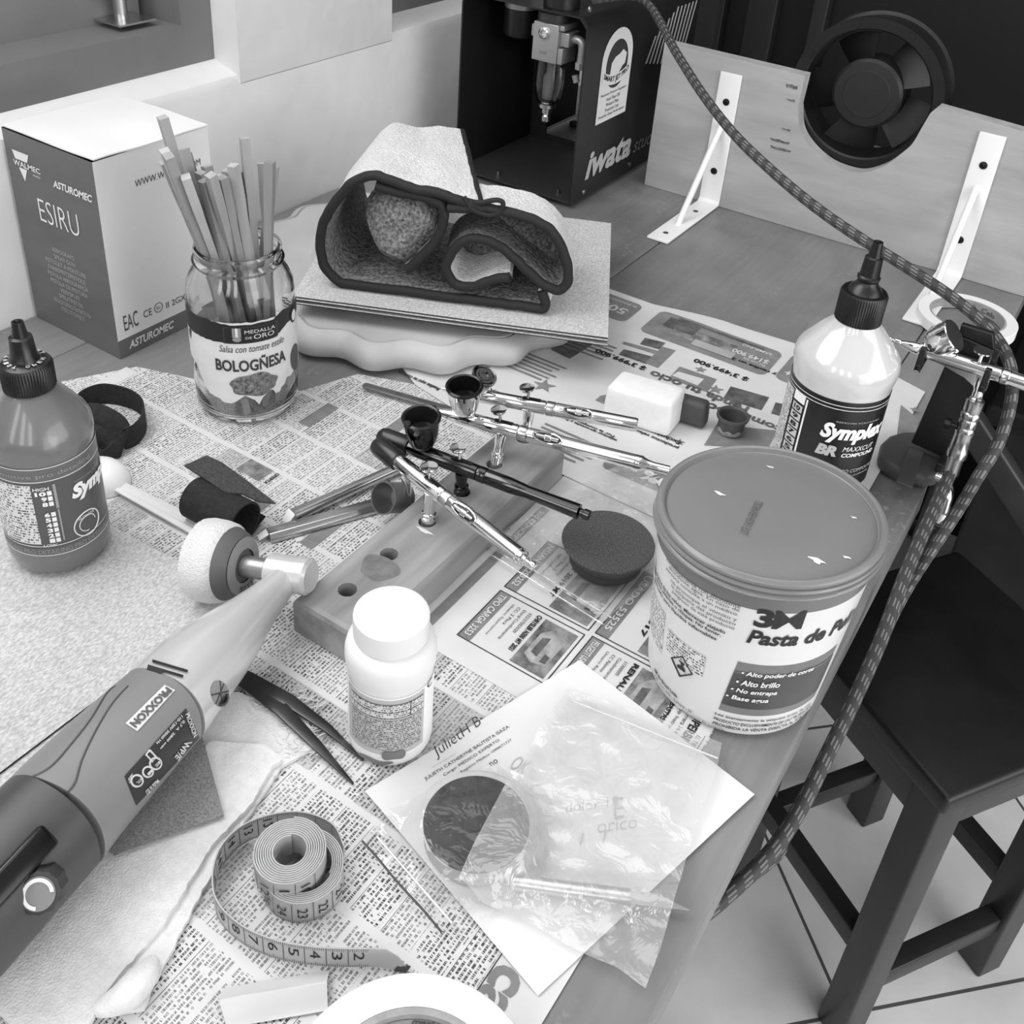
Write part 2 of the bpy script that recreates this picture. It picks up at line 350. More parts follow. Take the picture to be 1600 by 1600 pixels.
# windows: grey wooden frames set into the wall
framem = M('grey_window_paint', .44, .38, var=.02, vscale=6)
def window(n, y0, y1):
    r = bpy.data.objects.new('window_%d' % n, None); COL.objects.link(r); r.location = (-.9, y0, T+.17); struct(r)
    z0 = T+.178; z1 = 2.09; X0, X1 = -.905, -.842
    mb = MB(); mb.box((X0, y0, z0), (X1, y1, z0+.041)); mb.box((X0, y0, z1-.05), (X1, y1, z1)); mb.box((X0, y0, z0+.041), (X1, y0+.05, z1-.05)); mb.box((X0, y1-.040, z0+.041), (X1, y1, z1-.05))
    obj('frame', mb, framem, r)
    mb = MB(); mb.box((-.930, y0+.05, z0+.030), (-.896, y1-.046, z0+.40)); obj('sash_panel', mb, M('grey_sash_paint', .47, .5, var=.02, vscale=5), r)
    mb = MB(); mb.box((-.915, y0+.05, z0+.40), (-.911, y1-.046, z1-.05)); obj('glass', mb, glassy('window_glass'), r)
    return r
w1 = window(1, -.745, .748)
# slide bolt on the sash
b0 = PXp(192, 24, -.880); mb = MB(); by = b0.y; bz = T+.224
mb.box((-.8955, by-.022, bz), (-.858, by+.022, bz+.002)); obj('bolt_keeper', mb, steel, w1)
mb = MB(); mb.tube([(-.880, by-.002, bz+.001), (-.880, by-.002, bz+.11)], .0065, 16); mb.tube([(-.880, by-.03, bz+.05), (-.880, by+.03, bz+.05)], .003, 8); obj('slide_bolt', mb, steel, w1)
mb = MB()
for dy in (-.016, .016): mb.lathe([(.005, 0), (.005, .002), (.003, .004), (0, .0045)], (-.892, by+dy, bz+.035), (1, 0, 0), 12)
mb.box((-.8955, by-.024, bz+.022), (-.892, by+.022, bz+.1)); obj('bolt_plate', mb, steel, w1)
window(2, .996, 1.94)
# dark panelled door in the back wall
r = bpy.data.objects.new('door_1', None); COL.objects.link(r); r.location = (-.6, 1.8, 0); struct(r)
mb = MB(); mb.box((-.80, 1.75, 0), (.2, 1.80, 2.1)); obj('door_leaf', mb, M('door_black', .03, .5), r)
for a, w, g in ((1104, .055, .13), (1128, .012, .09), (1192, .05, .13), (1282, .025, .15)):
    q = PY(a, 30, 1.74); mb = MB(); mb.box((q.x-w/2, 1.725, 0), (q.x+w/2, 1.752, 2.1)); obj('door_stile', mb, M('stile_%d' % a, g, .5, var=.02, vscale=12, stretch=(1, 1, .1)), r, bevel=.003)
# dark furniture in the shade beyond the table end
cb = thing('wooden_chest', 'dark wooden chest in deep shade behind the black stool, right of the table', 'chest', (.35, 1.6, 0))
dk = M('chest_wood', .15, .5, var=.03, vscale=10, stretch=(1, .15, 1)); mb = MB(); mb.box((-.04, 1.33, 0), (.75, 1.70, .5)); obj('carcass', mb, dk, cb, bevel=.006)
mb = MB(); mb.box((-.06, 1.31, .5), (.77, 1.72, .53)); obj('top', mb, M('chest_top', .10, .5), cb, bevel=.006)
a0 = Vector((-.13, 1.24, .60)); a1 = Vector((.46, 1.24, .001))
pk = thing('wooden_plank', 'dark wooden plank leaning diagonally in front of the chest behind the stool', 'plank', (.46, 1.24, 0))
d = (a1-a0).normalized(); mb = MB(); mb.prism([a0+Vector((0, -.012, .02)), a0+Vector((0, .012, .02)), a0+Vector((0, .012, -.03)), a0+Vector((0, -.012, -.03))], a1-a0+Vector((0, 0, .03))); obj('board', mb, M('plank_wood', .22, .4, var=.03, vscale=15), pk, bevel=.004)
# =================================================================== WORKBENCH
TE = -.0555
def table_mat():
    m = M('table_wood', .49, .42, bump=.12, bscale=90, bdist=.001); nt = m.node_tree; b = nt.nodes['Principled BSDF']
    tc = nt.nodes.new('ShaderNodeTexCoord')
    n1 = nt.nodes.new('ShaderNodeTexNoise'); n1.inputs['Scale'].default_value = 6; n1.inputs['Detail'].default_value = 6; n1.inputs['Distortion'].default_value = .8; nt.links.new(tc.outputs['Object'], n1.inputs['Vector'])
    mp = nt.nodes.new('ShaderNodeMapping'); mp.inputs['Scale'].default_value = (160, 9, 60); mp.inputs['Rotation'].default_value = (0, 0, .35); nt.links.new(tc.outputs['Object'], mp.inputs[0])
    n2 = nt.nodes.new('ShaderNodeTexNoise'); n2.inputs['Scale'].default_value = 1; n2.inputs['Detail'].default_value = 4; nt.links.new(mp.outputs[0], n2.inputs['Vector'])
    r1 = nt.nodes.new('ShaderNodeValToRGB'); a = lin(.41); c = lin(.56); r1.color_ramp.elements[0].position = .3; r1.color_ramp.elements[1].position = .72
    r1.color_ramp.elements[0].color = (a, a, a, 1); r1.color_ramp.elements[1].color = (c, c, c, 1); nt.links.new(n1.outputs['Fac'], r1.inputs[0])
    r2 = nt.nodes.new('ShaderNodeValToRGB'); r2.color_ramp.elements[0].position = .35; r2.color_ramp.elements[0].color = (.92, .92, .92, 1); r2.color_ramp.elements[1].position = .74; r2.color_ramp.elements[1].color = (1.06, 1.06, 1.06, 1); nt.links.new(n2.outputs['Fac'], r2.inputs[0])
    mx = nt.nodes.new('ShaderNodeMix'); mx.data_type = 'RGBA'; mx.blend_type = 'MULTIPLY'; mx.inputs[0].default_value = 1
    nt.links.new(r1.outputs[0], mx.inputs[6]); nt.links.new(r2.outputs[0], mx.inputs[7])
    n3 = nt.nodes.new('ShaderNodeTexNoise'); n3.inputs['Scale'].default_value = 190; n3.inputs['Detail'].default_value = 2; nt.links.new(tc.outputs['Object'], n3.inputs['Vector'])
    n4 = nt.nodes.new('ShaderNodeTexNoise'); n4.inputs['Scale'].default_value = 17; n4.inputs['Detail'].default_value = 3; nt.links.new(tc.outputs['Object'], n4.inputs['Vector'])
    r3 = nt.nodes.new('ShaderNodeValToRGB'); r3.color_ramp.elements[0].position = .62; r3.color_ramp.elements[1].position = .72; nt.links.new(n3.outputs['Fac'], r3.inputs[0])
    r4 = nt.nodes.new('ShaderNodeValToRGB'); r4.color_ramp.elements[0].position = .45; r4.color_ramp.elements[1].position = .65; r4.color_ramp.elements[1].color = (.6, .6, .6, 1); nt.links.new(n4.outputs['Fac'], r4.inputs[0])
    mk_ = nmath(nt, 'MULTIPLY', r3.outputs[0], r4.outputs[0]); m2 = nt.nodes.new('ShaderNodeMix'); m2.data_type = 'RGBA'; nt.links.new(mk_, m2.inputs[0]); nt.links.new(mx.outputs[2], m2.inputs[6]); w_ = lin(.63); m2.inputs[7].default_value = (w_, w_, w_, 1)
    nt.links.new(m2.outputs[2], b.inputs['Base Color']); return m
tb = thing('workbench', 'worn grey wooden workbench covered with newspapers and tools', 'table', (-.43, .5, 0))
TM = table_mat(); mb = MB()
for x0, x1 in ((-.804, -.7308), (-.7300, -.4290), (-.4284, -.1263), (-.1256, TE)): mb.box((x0, -.45, T-.028), (x1, 1.55, T))
obj('tabletop', mb, TM, tb, bevel=.0018)
mb = MB(); mb.box((-.75, -.38, T-.10), (-.12, 1.15, T-.0285)); obj('apron', mb, M('table_frame', .30, .6, var=.04, vscale=10), tb)
for x, y in ((-.74, 1.11), (-.32, 1.11), (-.74, -.36), (-.16, -.36)):
    mb = MB(); mb.box((x, y-.025, 0), (x+.05, y+.025, T-.10)); obj('leg', mb, M('table_frame', .3), tb, bevel=.003)
# =================================================================== STOOL
ks = thing('bar_stool', 'black wooden four-legged stool on the tiled floor beside the workbench', 'stool', (-.02, .88, 0))
e1 = Vector((-.836, .548, 0)); e2 = Vector((.555, .832, 0)); SO = Vector((.047, .737, 0)); sw = .262
sm = M('black_stool_seat', .085, .38, var=.03, vscale=14, stretch=(1, 1, 1), bump=.1, bscale=50); lm = M('black_stool_paint', .16, .36, var=.02, vscale=12)
def sp(a, b, z): return SO+e1*a+e2*b+Vector((0, 0, z))
def sbox(a0, a1, b0, b1, z0, z1):
    m = MB(); m.prism([sp(a0, b0, z0), sp(a1, b0, z0), sp(a1, b1, z0), sp(a0, b1, z0)], (0, 0, z1-z0)); return m
obj('seat', sbox(0, sw, 0, sw, .426, .45), sm, ks, bevel=.006)
lg = .036; ins = .008
for (a, b) in ((ins, ins), (ins, sw-ins-lg), (sw-ins-lg, ins), (sw-ins-lg, sw-ins-lg)):
    ca, cbb = (1 if a < .1 else -1), (1 if b < .1 else -1); sh = .018
    m = MB(); top = [sp(a, b, .4255), sp(a+lg, b, .4255), sp(a+lg, b+lg, .4255), sp(a, b+lg, .4255)]
    dv = e1*(-ca*sh)*0+e2*0+Vector((0, 0, -.4255)); m.prism(top, dv); obj('leg', m, lm, ks, bevel=.003)
for (a0, a1, b0, b1) in ((ins+lg+.0004, sw-ins-lg-.0004, ins+.006, ins+lg-.008), (ins+lg+.0004, sw-ins-lg-.0004, sw-ins-lg+.006, sw-ins-.008)):
    obj('apron', sbox(a0, a1, b0, b1, .375, .425), lm, ks, bevel=.002)
    obj('stretcher', sbox(a0, a1, b0, b1, .135, .162), lm, ks, bevel=.002)
for (a0, a1, b0, b1) in ((ins+.006, ins+lg-.008, ins+lg+.0004, sw-ins-lg-.0004), (sw-ins-lg+.006, sw-ins-.008, ins+lg+.0004, sw-ins-lg-.0004)):
    obj('apron', sbox(a0, a1, b0, b1, .375, .425), lm, ks, bevel=.002)
    obj('stretcher', sbox(a0, a1, b0, b1, .085, .112), lm, ks, bevel=.002)
# =================================================================== PLYWOOD FENCE WITH BRACKETS
ply = M('plywood', .66, .6, var=.05, vscale=5, stretch=(1, 1, 7), bump=.15, bscale=80)
pw = thing('plywood_panel', 'upright plywood board with a round cut-out and two white shelf brackets', 'panel', (-.25, 1.17, T))
y0, y1 = 1.166, 1.184; out = [(-.5235, .0005), (.02, .0005), (.02, .168)]
pz = lambda x: .1835-.004*(x+.52)/.41
out += [(-.198, pz(-.198)), (-.204, .172)]
for p in spline([(x, y, 0) for x, y in ((1440, 200), (1425, 225), (1405, 243), (1380, 260), (1345, 270), (1310, 262), (1285, 248), (1262, 225), (1249, 200), (1247, 165))], 5):
    q = PY(p[0], p[1], 1.166); out.append((q.x, q.z-T))
out += [(-.346, pz(-.346)), (-.5235, pz(-.52))]
mb = MB(); n = len(out)
r_ = delaunay_2d_cdt([Vector(p) for p in out], [(i, (i+1) % n) for i in range(n)], [tuple(range(n))], 1, 1e-7)
mb.add([(v.x, y0, T+v.y) for v in r_[0]], [tuple(f) for f in r_[2]], 0, smooth=False); mb.add([(v.x, y1, T+v.y) for v in r_[0]], [tuple(f)[::-1] for f in r_[2]], 0, smooth=False)
mb.add([(x, y0, T+z) for x, z in out]+[(x, y1, T+z) for x, z in out], [(i, n+i, n+(i+1) % n, (i+1) % n) for i in range(n)], 1, smooth=False)
obj('board', mb, [ply, M('plywood_edge', .68, .7, var=.06, vscale=40)], pw)
for (x, z, w, h) in ((-.366, .165, .014, .005), (-.362, .150, .010, .003), (-.372, .100, .024, .003), (-.370, .091, .026, .003), (-.360, .115, .010, .003)):
    m = MB(); ps = [(x+w*t, z+h*random.uniform(.5, 1.)) for t in (0, .25, .5, .75, 1)]+[(x+w*t, z+h*random.uniform(-.2, .3)) for t in (1, .7, .4, .1)]
    m.prism([(a, y0-.0006, T+c) for a, c in ps], (0, .0005, 0)); obj('splintered_chip', m, M('splinter', .38, .9, var=.15, vscale=300), pw)
wb = M('white_bracket', .93, .35)
for xb in (-.432, -.1365):
    br = MB(); hw = .0135; th = .003; H = .166; L = .147
    prof = [(y0-.0004, H), (y0-.0004, .0006), (y0-L, .0006), (y0-L, .0006+th), (y0-.0004-th-.004, .0006+th), (y0-.0004-th, .0006+th+.004), (y0-.0004-th, H)]
    br.prism([(xb-hw, y, T+z) for y, z in prof], (2*hw, 0, 0)); bo = obj('bracket', br, wb, pw, bevel=.0008)
    m = MB(); m.tube(spline([(xb, y0-.004, T+.104), (xb, y0-.010, T+.098), (xb, y0-.088, T+.008), (xb, y0-.094, T+.003)], 6), .0038, 12); obj('brace_rod', m, wb, bo)
    for z in (.132, .045):
        m = MB(); m.lathe([(.0042, 0), (.0042, .0008), (.002, .0016), (0, .0017)], (xb, y0-.0036, T+z), (0, -1, 0), 14); obj('screw', m, M('dark_screw', .22, .4, 1.), bo)
    for d in (.042, .125):
        m = MB(); m.lathe([(.0032, 0), (.0032, .0003), (0, .0003)], (xb, y0-d, T+.0038), (0, 0, 1), 14); obj('screw_hole', m, M('hole_dark', .3, .9), bo)
# =================================================================== AXIAL FAN
fn = thing('axial_fan', 'round black axial fan standing in the cut-out of the plywood board', 'fan', (-.281, 1.21, T+.08))
fc = Vector((-.281, 1.186, T+.169)); bp = M('fan_black', .075, .42); bp2 = M('fan_blade_black', .085, .5)
R = .0855
mb = MB(); mb.lathe([(R-.014, .002), (R-.012, 0), (R, 0), (R, .006), (R-.004, .007), (R-.004, .044), (R, .045), (R, .051), (R-.012, .051), (R-.014, .049), (R-.016, .02), (R-.014, .002)], fc, (0, 1, 0), 72, cap=False)
for a in (20, 65, 110, 155, 250, 300):
    c = fc+Vector((math.cos(math.radians(a)), 0, math.sin(math.radians(a))))*(R-.006); mb.lathe([(.0045, 0), (.0045, .002), (0, .002)], c+Vector((0, .001, 0)), (0, -1, 0), 12)
obj('housing', mb, bp, fn)
mb = MB(); mb.lathe([(0, 0), (.026, .0005), (.0265, .001), (.026, .0012), (.036, .002), (.0395, .005), (.0395, .04), (0, .04)], fc+Vector((0, .004, 0)), (0, 1, 0), 56, cap=False); obj('hub', mb, M('fan_hub', .12, .5), fn)
for k in range(5):
    a0 = math.radians(20+72*k); vs = []; fs = []
    for j in range(7):
        u = j/6; rr = .0385+(R-.0175-.0385)*u
        for i in range(7):
            v = i/6; a = a0+v*(.95-.12*u); vs.append(fc+Vector((math.cos(a)*rr, .010+.026*v, math.sin(a)*rr)))
    fs = [(j*7+i, j*7+i+1, (j+1)*7+i+1, (j+1)*7+i) for j in range(6) for i in range(6)]
    m = MB(); m.add(vs, fs); m.add([p+Vector((0, .0015, 0)) for p in vs], [f[::-1] for f in fs]); obj('blade', m, bp2, fn)
mb = MB(); mb.tube(spline([fc+Vector((-.03, .052, .078)), fc+Vector((-.06, .06, .06)), fc+Vector((-.085, .06, .0)), fc+Vector((-.08, .05, -.08)), fc+Vector((-.06, .05, -.166))], 8), .0022, 8); obj('cable', mb, blackpl, fn)
# =================================================================== COMPRESSOR
cp = thing('air_compressor', 'black studio air compressor with a clear water trap, behind the folded towel', 'compressor', (-.64, 1.17, T))
cbk = M('compressor_black', .12, .38, var=.01, vscale=30); x0, x1 = -.7265, -.555; yf, yb = 1.028, 1.33; zt = .2275; zb = .006
mb = MB(); t = .002
prof = [(x1, zb+.0), (x1, zt-.012)]+[(x1-.012+.012*math.cos(a), zt-.012+.012*math.sin(a)) for a in (PI/8*k for k in range(1, 5))]
prof += [(x0+.012-.012*math.sin(a), zt-.012+.012*math.cos(a)) for a in (PI/8*k for k in range(0, 5))]+[(x0, zb)]
inner = [(x0+t, zb), (x0+t, zt-.012)]+[(x0+.012-(.012-t)*math.cos(a), zt-.012+(.012-t)*math.sin(a)) for a in (PI/8*k for k in range(1, 5))]+[(x1-.012, zt-t), (x1-t, zt-.012), (x1-t, zb)]
mb.prism([(x, yf, T+z) for x, z in prof+inner], (0, yb-yf, 0)); obj('casing', mb, cbk, cp)
mb = MB(); mb.box((x0+t+.0002, yf+.002, T+zb), (x1-t-.0002, 1.2035, T+zb+.0025)); obj('base_plate', mb, M('compressor_base', .20, .45), cp)
mb = MB(); mb.box((x0+.004, 1.20, T+zb+.0026), (-.698, 1.203, T+zt-.02)); mb.box((-.698, 1.20, T+.115), (x1-.004, 1.203, T+zt-.02)); mb.box((-.698, 1.20, T+zb+.0026), (x1-.004, 1.203, T+.016)); obj('bulkhead', mb, M('compressor_inner', .07, .6), cp)
for (x, y) in ((x0+.02, yf+.03), (x1-.02, yf+.03), (x0+.02, yb-.03), (x1-.02, yb-.03)):
    m = MB(); m.lathe([(.009, 0), (.009, zb-.0005), (0, zb-.0005)], (x, y, T), (0, 0, 1), 16); obj('rubber_foot', m, blackmat, cp)
for (px, py) in ((778, 272), (872, 300)):
    q = P(px, py, .01); m = MB(); m.lathe([(.0024, 0), (.0024, .006), (.0012, .0065), (0, .0065)], (q.x, q.y, T+zb+.0025), (0, 0, 1), 12); obj('bolt', m, screwm, cp)
for (px, py) in ((911, 300), (983, 257), (921, 14)):
    q = PXp(px, py, x1); m = MB(); m.lathe([(.0035, 0), (.0035, .0012), (.002, .0022), (0, .0024)], (x1+.0001, q.y, q.z), (1, 0, 0), 14); obj('screw', m, screwm, cp)
# filter regulator
fx, fy = PY(864, 60, 1.052).x, 1.052; alu = M('cast_aluminium', .66, .4, .6)
def zpx(x, y, Y=1.045): return PY(x, y, Y).z
fr = MB(); zA = zpx(845, 30); zB = zpx(850, 92); fr.box((fx-.0165, fy-.018, zB), (fx+.0165, fy+.018, zA)); fr.box((fx-.024, fy-.010, zB+.024), (fx-.0165, fy+.01, zB+.038)); fr.box((fx+.0165, fy-.012, zB+.02), (fx+.028, fy+.012, zB+.036)); fr.box((fx+.0168, fy-.016, zB), (fx+.023, fy+.016, zB+.018)); fr.box((fx+.0168, fy-.016, zB+.038), (fx+.023, fy+.016, zA))
fl = obj('filter_body', fr, alu, cp, bevel=.001)
m = MB(); m.lathe([(.019, 0), (.0195, .004), (.0195, .010), (.017, .013), (.017, T+zt-.0025-zA)], (fx, fy, zA+.0002), (0, 0, 1), 40, cap=True); obj('collar', m, M('dark_collar', .2, .4), fl)
m = MB(); m.lathe([(.0065, 0), (.0065, .003), (.005, .004), (.003, .0035), (0, .0035)], (fx-.001, fy-.0181, zB+.033), (0, -1, 0), 24); obj('gauge_plug', m, chrome, fl)
m = MB(); m.quadtext('IWF', (fx-.006, fy-.0183, zB+.008), (.010, 0, 0), (0, 0, .004), bold=.02); obj('cast_lettering', m, M('cast_dark', .5, .5, .4), fl)
zC = zpx(866, 168); m = MB(); pr_ = [(.0165, zB-T-.0002), (.0172, zB-T-.02), (.0176, zC-T+.025), (.015, zC-T+.008), (.010, zC-T+.001), (0, zC-T)]
m.lathe([(r, z) for r, z in pr_[::-1]], (fx, fy, T), (0, 0, 1), 40, cap=False); m.lathe([(r-.0016 if r > .002 else 0, z+(.0016 if r < .011 else 0)) for r, z in pr_], (fx, fy, T), (0, 0, 1), 40, cap=False); m.v[:] = m.v; obj('clear_bowl', m, glassy('bowl_plastic', .93), fl)
m = MB(); m.lathe([(.006, 0), (.010, -.002), (.010, -.006), (.006, -.008), (.006, -.013), (.004, -.015), (.0055, -.017), (.0055, -.023), (.003, -.025), (0, -.025)], (fx, fy, zC+.002), (0, 0, 1), 20); obj('drain_valve', m, steel, fl)
m = MB(); m.lathe([(.004, .002), (.007, .004), (.007, .03), (.0045, .034), (.0045, .055), (0, .055)], (fx, fy, zC+.003), (0, 0, 1), 20); obj('filter_element', m, M('filter_grey', .45, .5), fl)
m = MB(); m.tube(spline([(fx+.028, fy, zB+.028), (fx+.036, fy, zB+.028), (fx+.040, fy, zB+.022), (fx+.040, fy, zB+.004)], 5), .005, 12); m.lathe([(.0065, 0), (.0065, -.008), (0, -.008)], (fx+.040, fy, zB+.004), (0, 0, 1), 6); m.tube([(fx+.037, fy, zB-.02), (fx+.034, fy, zB-.012)], .004, 10); obj('elbow_fitting', m, alu, fl)
# pressure switch hanging at the left, knob on top
q = PY(818, 18, 1.07); m = MB(); m.lathe([(.019, -.045), (.021, -.042), (.021, -.012), (0, -.012)], (q.x-.005, 1.075, T+zt-.003), (0, 0, 1), 36); sw_ = obj('pressure_switch', m, blackpl, cp)
m = MB(); m.lathe([(.0212, -.0118), (.0212, -.0004), (0, -.0004)], (q.x-.005, 1.075, T+zt-.003), (0, 0, 1), 36); obj('switch_collar', m, alu, sw_)
q2 = PY(884, 8, 1.055); m = MB(); m.lathe([(.021, .0005), (.021, .025), (.018, .028), (0, .028)], (fx+.006, fy+.003, T+zt), (0, 0, 1), 40); obj('regulator_knob', m, blackpl, cp)
m = MB(); m.box((x0+.07, 1.07, T+zt+.0005), (x0+.10, 1.12, T+zt+.02)); obj('top_bracket', m, alu, cp, bevel=.001)
# prints on the right-hand side
def side(y, z, lift=.0004): return Vector((x1+lift, y, T+z))
def sidepx(x, y): q = PXp(x, y, x1); return (q.y, q.z-T)
m = MB(); A = sidepx(930, 195); B = sidepx(975, 175); C_ = sidepx(986, 92); D = sidepx(945, 105)
ya, yb_ = 1.070, 1.146; zl, zh = .0955, .185; cyy = (ya+yb_)/2; rr = (yb_-ya)/2
st = [(ya, zl), (yb_, zl)]+[(cyy+rr*math.cos(a), .168+rr*.98*math.sin(a)) for a in (PI*k/16 for k in range(17))]
m.add([side(y, z) for y, z in st], [tuple(range(len(st)))], 0, smooth=False)
ring = [(cyy+.027*math.cos(a), .163+.029*math.sin(a)) for a in (2*PI*k/28 for k in range(28))]
m.add([side(y, z, .0006) for y, z in ring], [tuple(range(28))], 1, smooth=False)
can = [(cyy-.016, .15), (cyy+.004, .148), (cyy+.014, .158), (cyy+.020, .160), (cyy+.022, .172), (cyy+.012, .178), (cyy+.004, .174), (cyy-.006, .172), (cyy-.014, .166)]
m.add([side(y, z, .0008) for y, z in can], [tuple(range(len(can)))], 0, smooth=False)
bn = [(u/16, 0) for u in range(17)]+[(1-u/16, 1) for u in range(17)]; m.add([side(ya+.004+.068*u, .1385+.0125*v+.008*(2*u-1)**2, .0010) for u, v in bn], [(i, i+1, 32-i, 33-i) for i in range(16)], 0, smooth=False); m.text('SMART JET PRO', lambda u, v: side(ya+.007+.062*u, .1405+.0085*v+.008*(2*u-1)**2, .0013), 1, .03)
for k, (s_, w_) in enumerate((('Maximum Pressure Regulator', .064), ('Auto Shut-Off', .034), ('Moisture Filter', .032), ('Protective Case', .034), ('Powerful, Quiet Performance', .064))):
    z_ = .127-.0066*k; m.quadtext(s_, side(cyy-w_/2, z_, .0007), (0, w_, 0), (0, 0, .0042), 1)
obj('sticker', m, [M('sticker_paper', .88, .5), M('sticker_ink', .2, .6)], cp)
m = MB(); A = sidepx(913, 280); B = sidepx(992, 244)
m.text('iwata', lambda u, v: side(A[0]+(.118)*u, .029+.034*v, .0006), 0, .035, .25); obj('lettering', m, M('logo_silver', .72, .4), cp); m = MB(); m.text('studio', lambda u, v: side(A[0]+.126+.075*u, .030+.020*v, .0006), 0, .0, .3); obj('lettering', m, M('logo_grey', .55, .5), cp)
m = MB()
for k in range(11):
    yy = 1.186+k*.0112; za = .148-.0035*k if k > 2 else .165-.009*k; zz = .205 if k > 5 else .178+.0055*k; 
    m.prism([side(yy, .138+.0022*abs(k-4), .0005), side(yy+.004, .138+.0022*abs(k-4), .0005), side(yy+.004+.018, zz, .0005), side(yy+.018, zz, .0005)], (.0002, 0, 0))
obj('vent_slots', m, M('vent_pale', .75, .6), cp)
# =================================================================== NEWSPAPERS
g_pale, g_mid, g_dark, g_vd = [M('print_grey_%d' % i, g, .85, var=v, vscale=s) for i, (g, v, s) in enumerate(((.66, .03, 60), (.50, .04, 60), (.34, .10, 90), (.18, .06, 60)))]
classif = printed('classified_print', .84, .27, .00235, 620, .40, col=.0455, gut=.085, off=.4475-.0455*0, para=.019, cell=.28)
body_p = printed('small_print_white', .88, .2, .0022, 600, .40)
photo_p = M('halftone_photo', .42, .85, var=.22, vscale=70)
def nz_A(x, y): return T+.0004+.0004*(.5+.5*fbm(x, y, 1, 14))+.0005*max(0, fbm(x, y, 4, 9))
def uvA(x, y): return (-y, -x)
na = MB()
A_out = [(-.700, .408), (-.664, .476), (-.632, .487), (-.596, .498), (-.53, .537), (-.51, .588), (-.46, .607), (-.30, .62), (-.13, .625), (-.0965, .60), (-.0975, .427), (-.0975, .23), (-.093, .02), (-.60, .02), (-.72, .20)]
na.poly(A_out, nz_A, .012, 0, uvf=uvA)
def on(zf, lift): return lambda x, y: zf(x, y)+lift
def flat_poly(mb_, pts, zf, mi, lift, uvf=None, res=.012): mb_.poly(pts, on(zf, lift), res, mi, uvf=uvf or (lambda x, y: (-y, -x)))
def rectA(x0, x1, y0, y1, mi, lift=.0003): na.poly([(x0, y0), (x1, y0), (x1, y1), (x0, y1)], on(nz_A, lift), .012, mi, uvf=uvA)
def textA(s, x, y, w, h, mi=4, bold=0., lift=.0007):
    """reads towards -y; top of the letters towards +x; (x,y) = start of the baseline"""
    na.text(s, lambda u, v: (lambda X, Y: Vector((X, Y, nz_A(X, Y)+lift)))(x+h*v, y-w*u), mi, bold)
# plain margin strips, then the advert page on the right
rectA(-.292, -.0985, .385, .60, 1); rectA(-.300, -.0985, .376, .388, 1); rectA(-.128, -.0955, .03, .376, 1, .0004); rectA(-.72+.05, -.655, .40, .47, 1)
def ad(x0, x1, y0, y1, head, title, lines, photo=True, hm=2):
    w = .0004
    for a in ((x0, x0+.0007, y0, y1), (x1-.0007, x1, y0, y1), (x0, x1, y0, y0+.0007), (x0, x1, y1-.0007, y1)): rectA(*a, 4, .0007)
    # heading band runs along the +x side? -> on the low-x side where the page reads down
    rectA(x1-.0085 if False else x0+.001, x0+.0095, y0+.001, y1-.001, hm, .0006)
    textA(head, x0+.0028, y1-.003, (y1-y0)*.86, .0048, 1, .02, .0011)
    for k, l in enumerate(lines): textA(l, x0+.0135+.0045*k, y1-.006, min(.036, .0017*len(l)), .0022, 4, 0, .0009)
    textA(title, x0+.0135+.0045*len(lines)+.001, y1-.004, (y1-y0)*.72, .0038, 4, .04, .0009)
    if photo:
        X0 = x0+.0135+.0045*len(lines)+.007; rectA(X0, x1-.003, y0+.003, y1-.004, 3, .0007)
        # vague vehicle shape: body, cabin, windows
        ym = (y0+y1)/2; hh = (y1-y0)*.33
        flat_poly(na, [(X0+.004, ym-hh*.7), (X0+.011, ym-hh*.95), (x1-.007, ym-hh*.8), (x1-.006, ym+hh*.7), (X0+.010, ym+hh), (X0+.004, ym+hh*.5)], nz_A, 5, .0009)
        flat_poly(na, [(X0+.007, ym-hh*.5), (X0+.012, ym-hh*.6), (X0+.012, ym+hh*.5), (X0+.007, ym+hh*.35)], nz_A, 6, .0011)
        flat_poly(na, [(x1-.012, ym-hh*.75), (x1-.008, ym-hh*.72), (x1-.008, ym-hh*.35), (x1-.012, ym-hh*.3)], nz_A, 6, .0011)
ad(-.262, -.196, .394, .444, 'TIPO CARGA 3253', 'CHRYSLER N300 MT 2021', ['Usuario Supercarros', 'CC: 2 Placa', 'Doral Cundinamarca', '032/37002020'])
ad(-.262, -.196, .448, .505, 'NISSAN CX253252', 'LUT 2019 MT', ['ABC Cundinamarca', 'CC Plaza 5', 'Cundinamarca'])
ad(-.192, -.125, .398, .446, 'PEUGEOT USADO CX253255', 'RENAULT', ['Usuario Registrado', 'CC Palomas', 'Cundinamarca', '31300005'])
ad(-.192, -.108, .449, .52, 'USADO 53525', 'CRA 2017', ['Placa 7', 'Cundinamarca'])
rectA(-.286, -.279, .39, .535, 2, .0006); textA('300 CONCEPTOS', -.2845, .53, .05, .0042, 1, .02, .001)
textA('Autos y motos', -.293, .50, .03, .003)
# SUPERBID corner
textA('SUBASTAS@SUPERB', -.1285, .4345, .042, .0042, 4, .03); textA('App Instrucciones', -.1215, .43, .032, .003); textA('Carrera 16 # 93-78', -.1165, .43, .032, .003)
textA('SUPERBID', -.1115, .432, .028, .0055, 4, .03); textA('EL TIEMPO', -.1045, .416, .016, .0026, 4); rectA(-.1005, -.1000, .38, .418, 4, .0007)
# big headline by the masking tape
qh = P(772, 1512); textA('cac', qh.x, qh.y+.004, .036, .0150, 2, .03); rectA(-.1275, -.1270, .17, .252, 4, .0007)
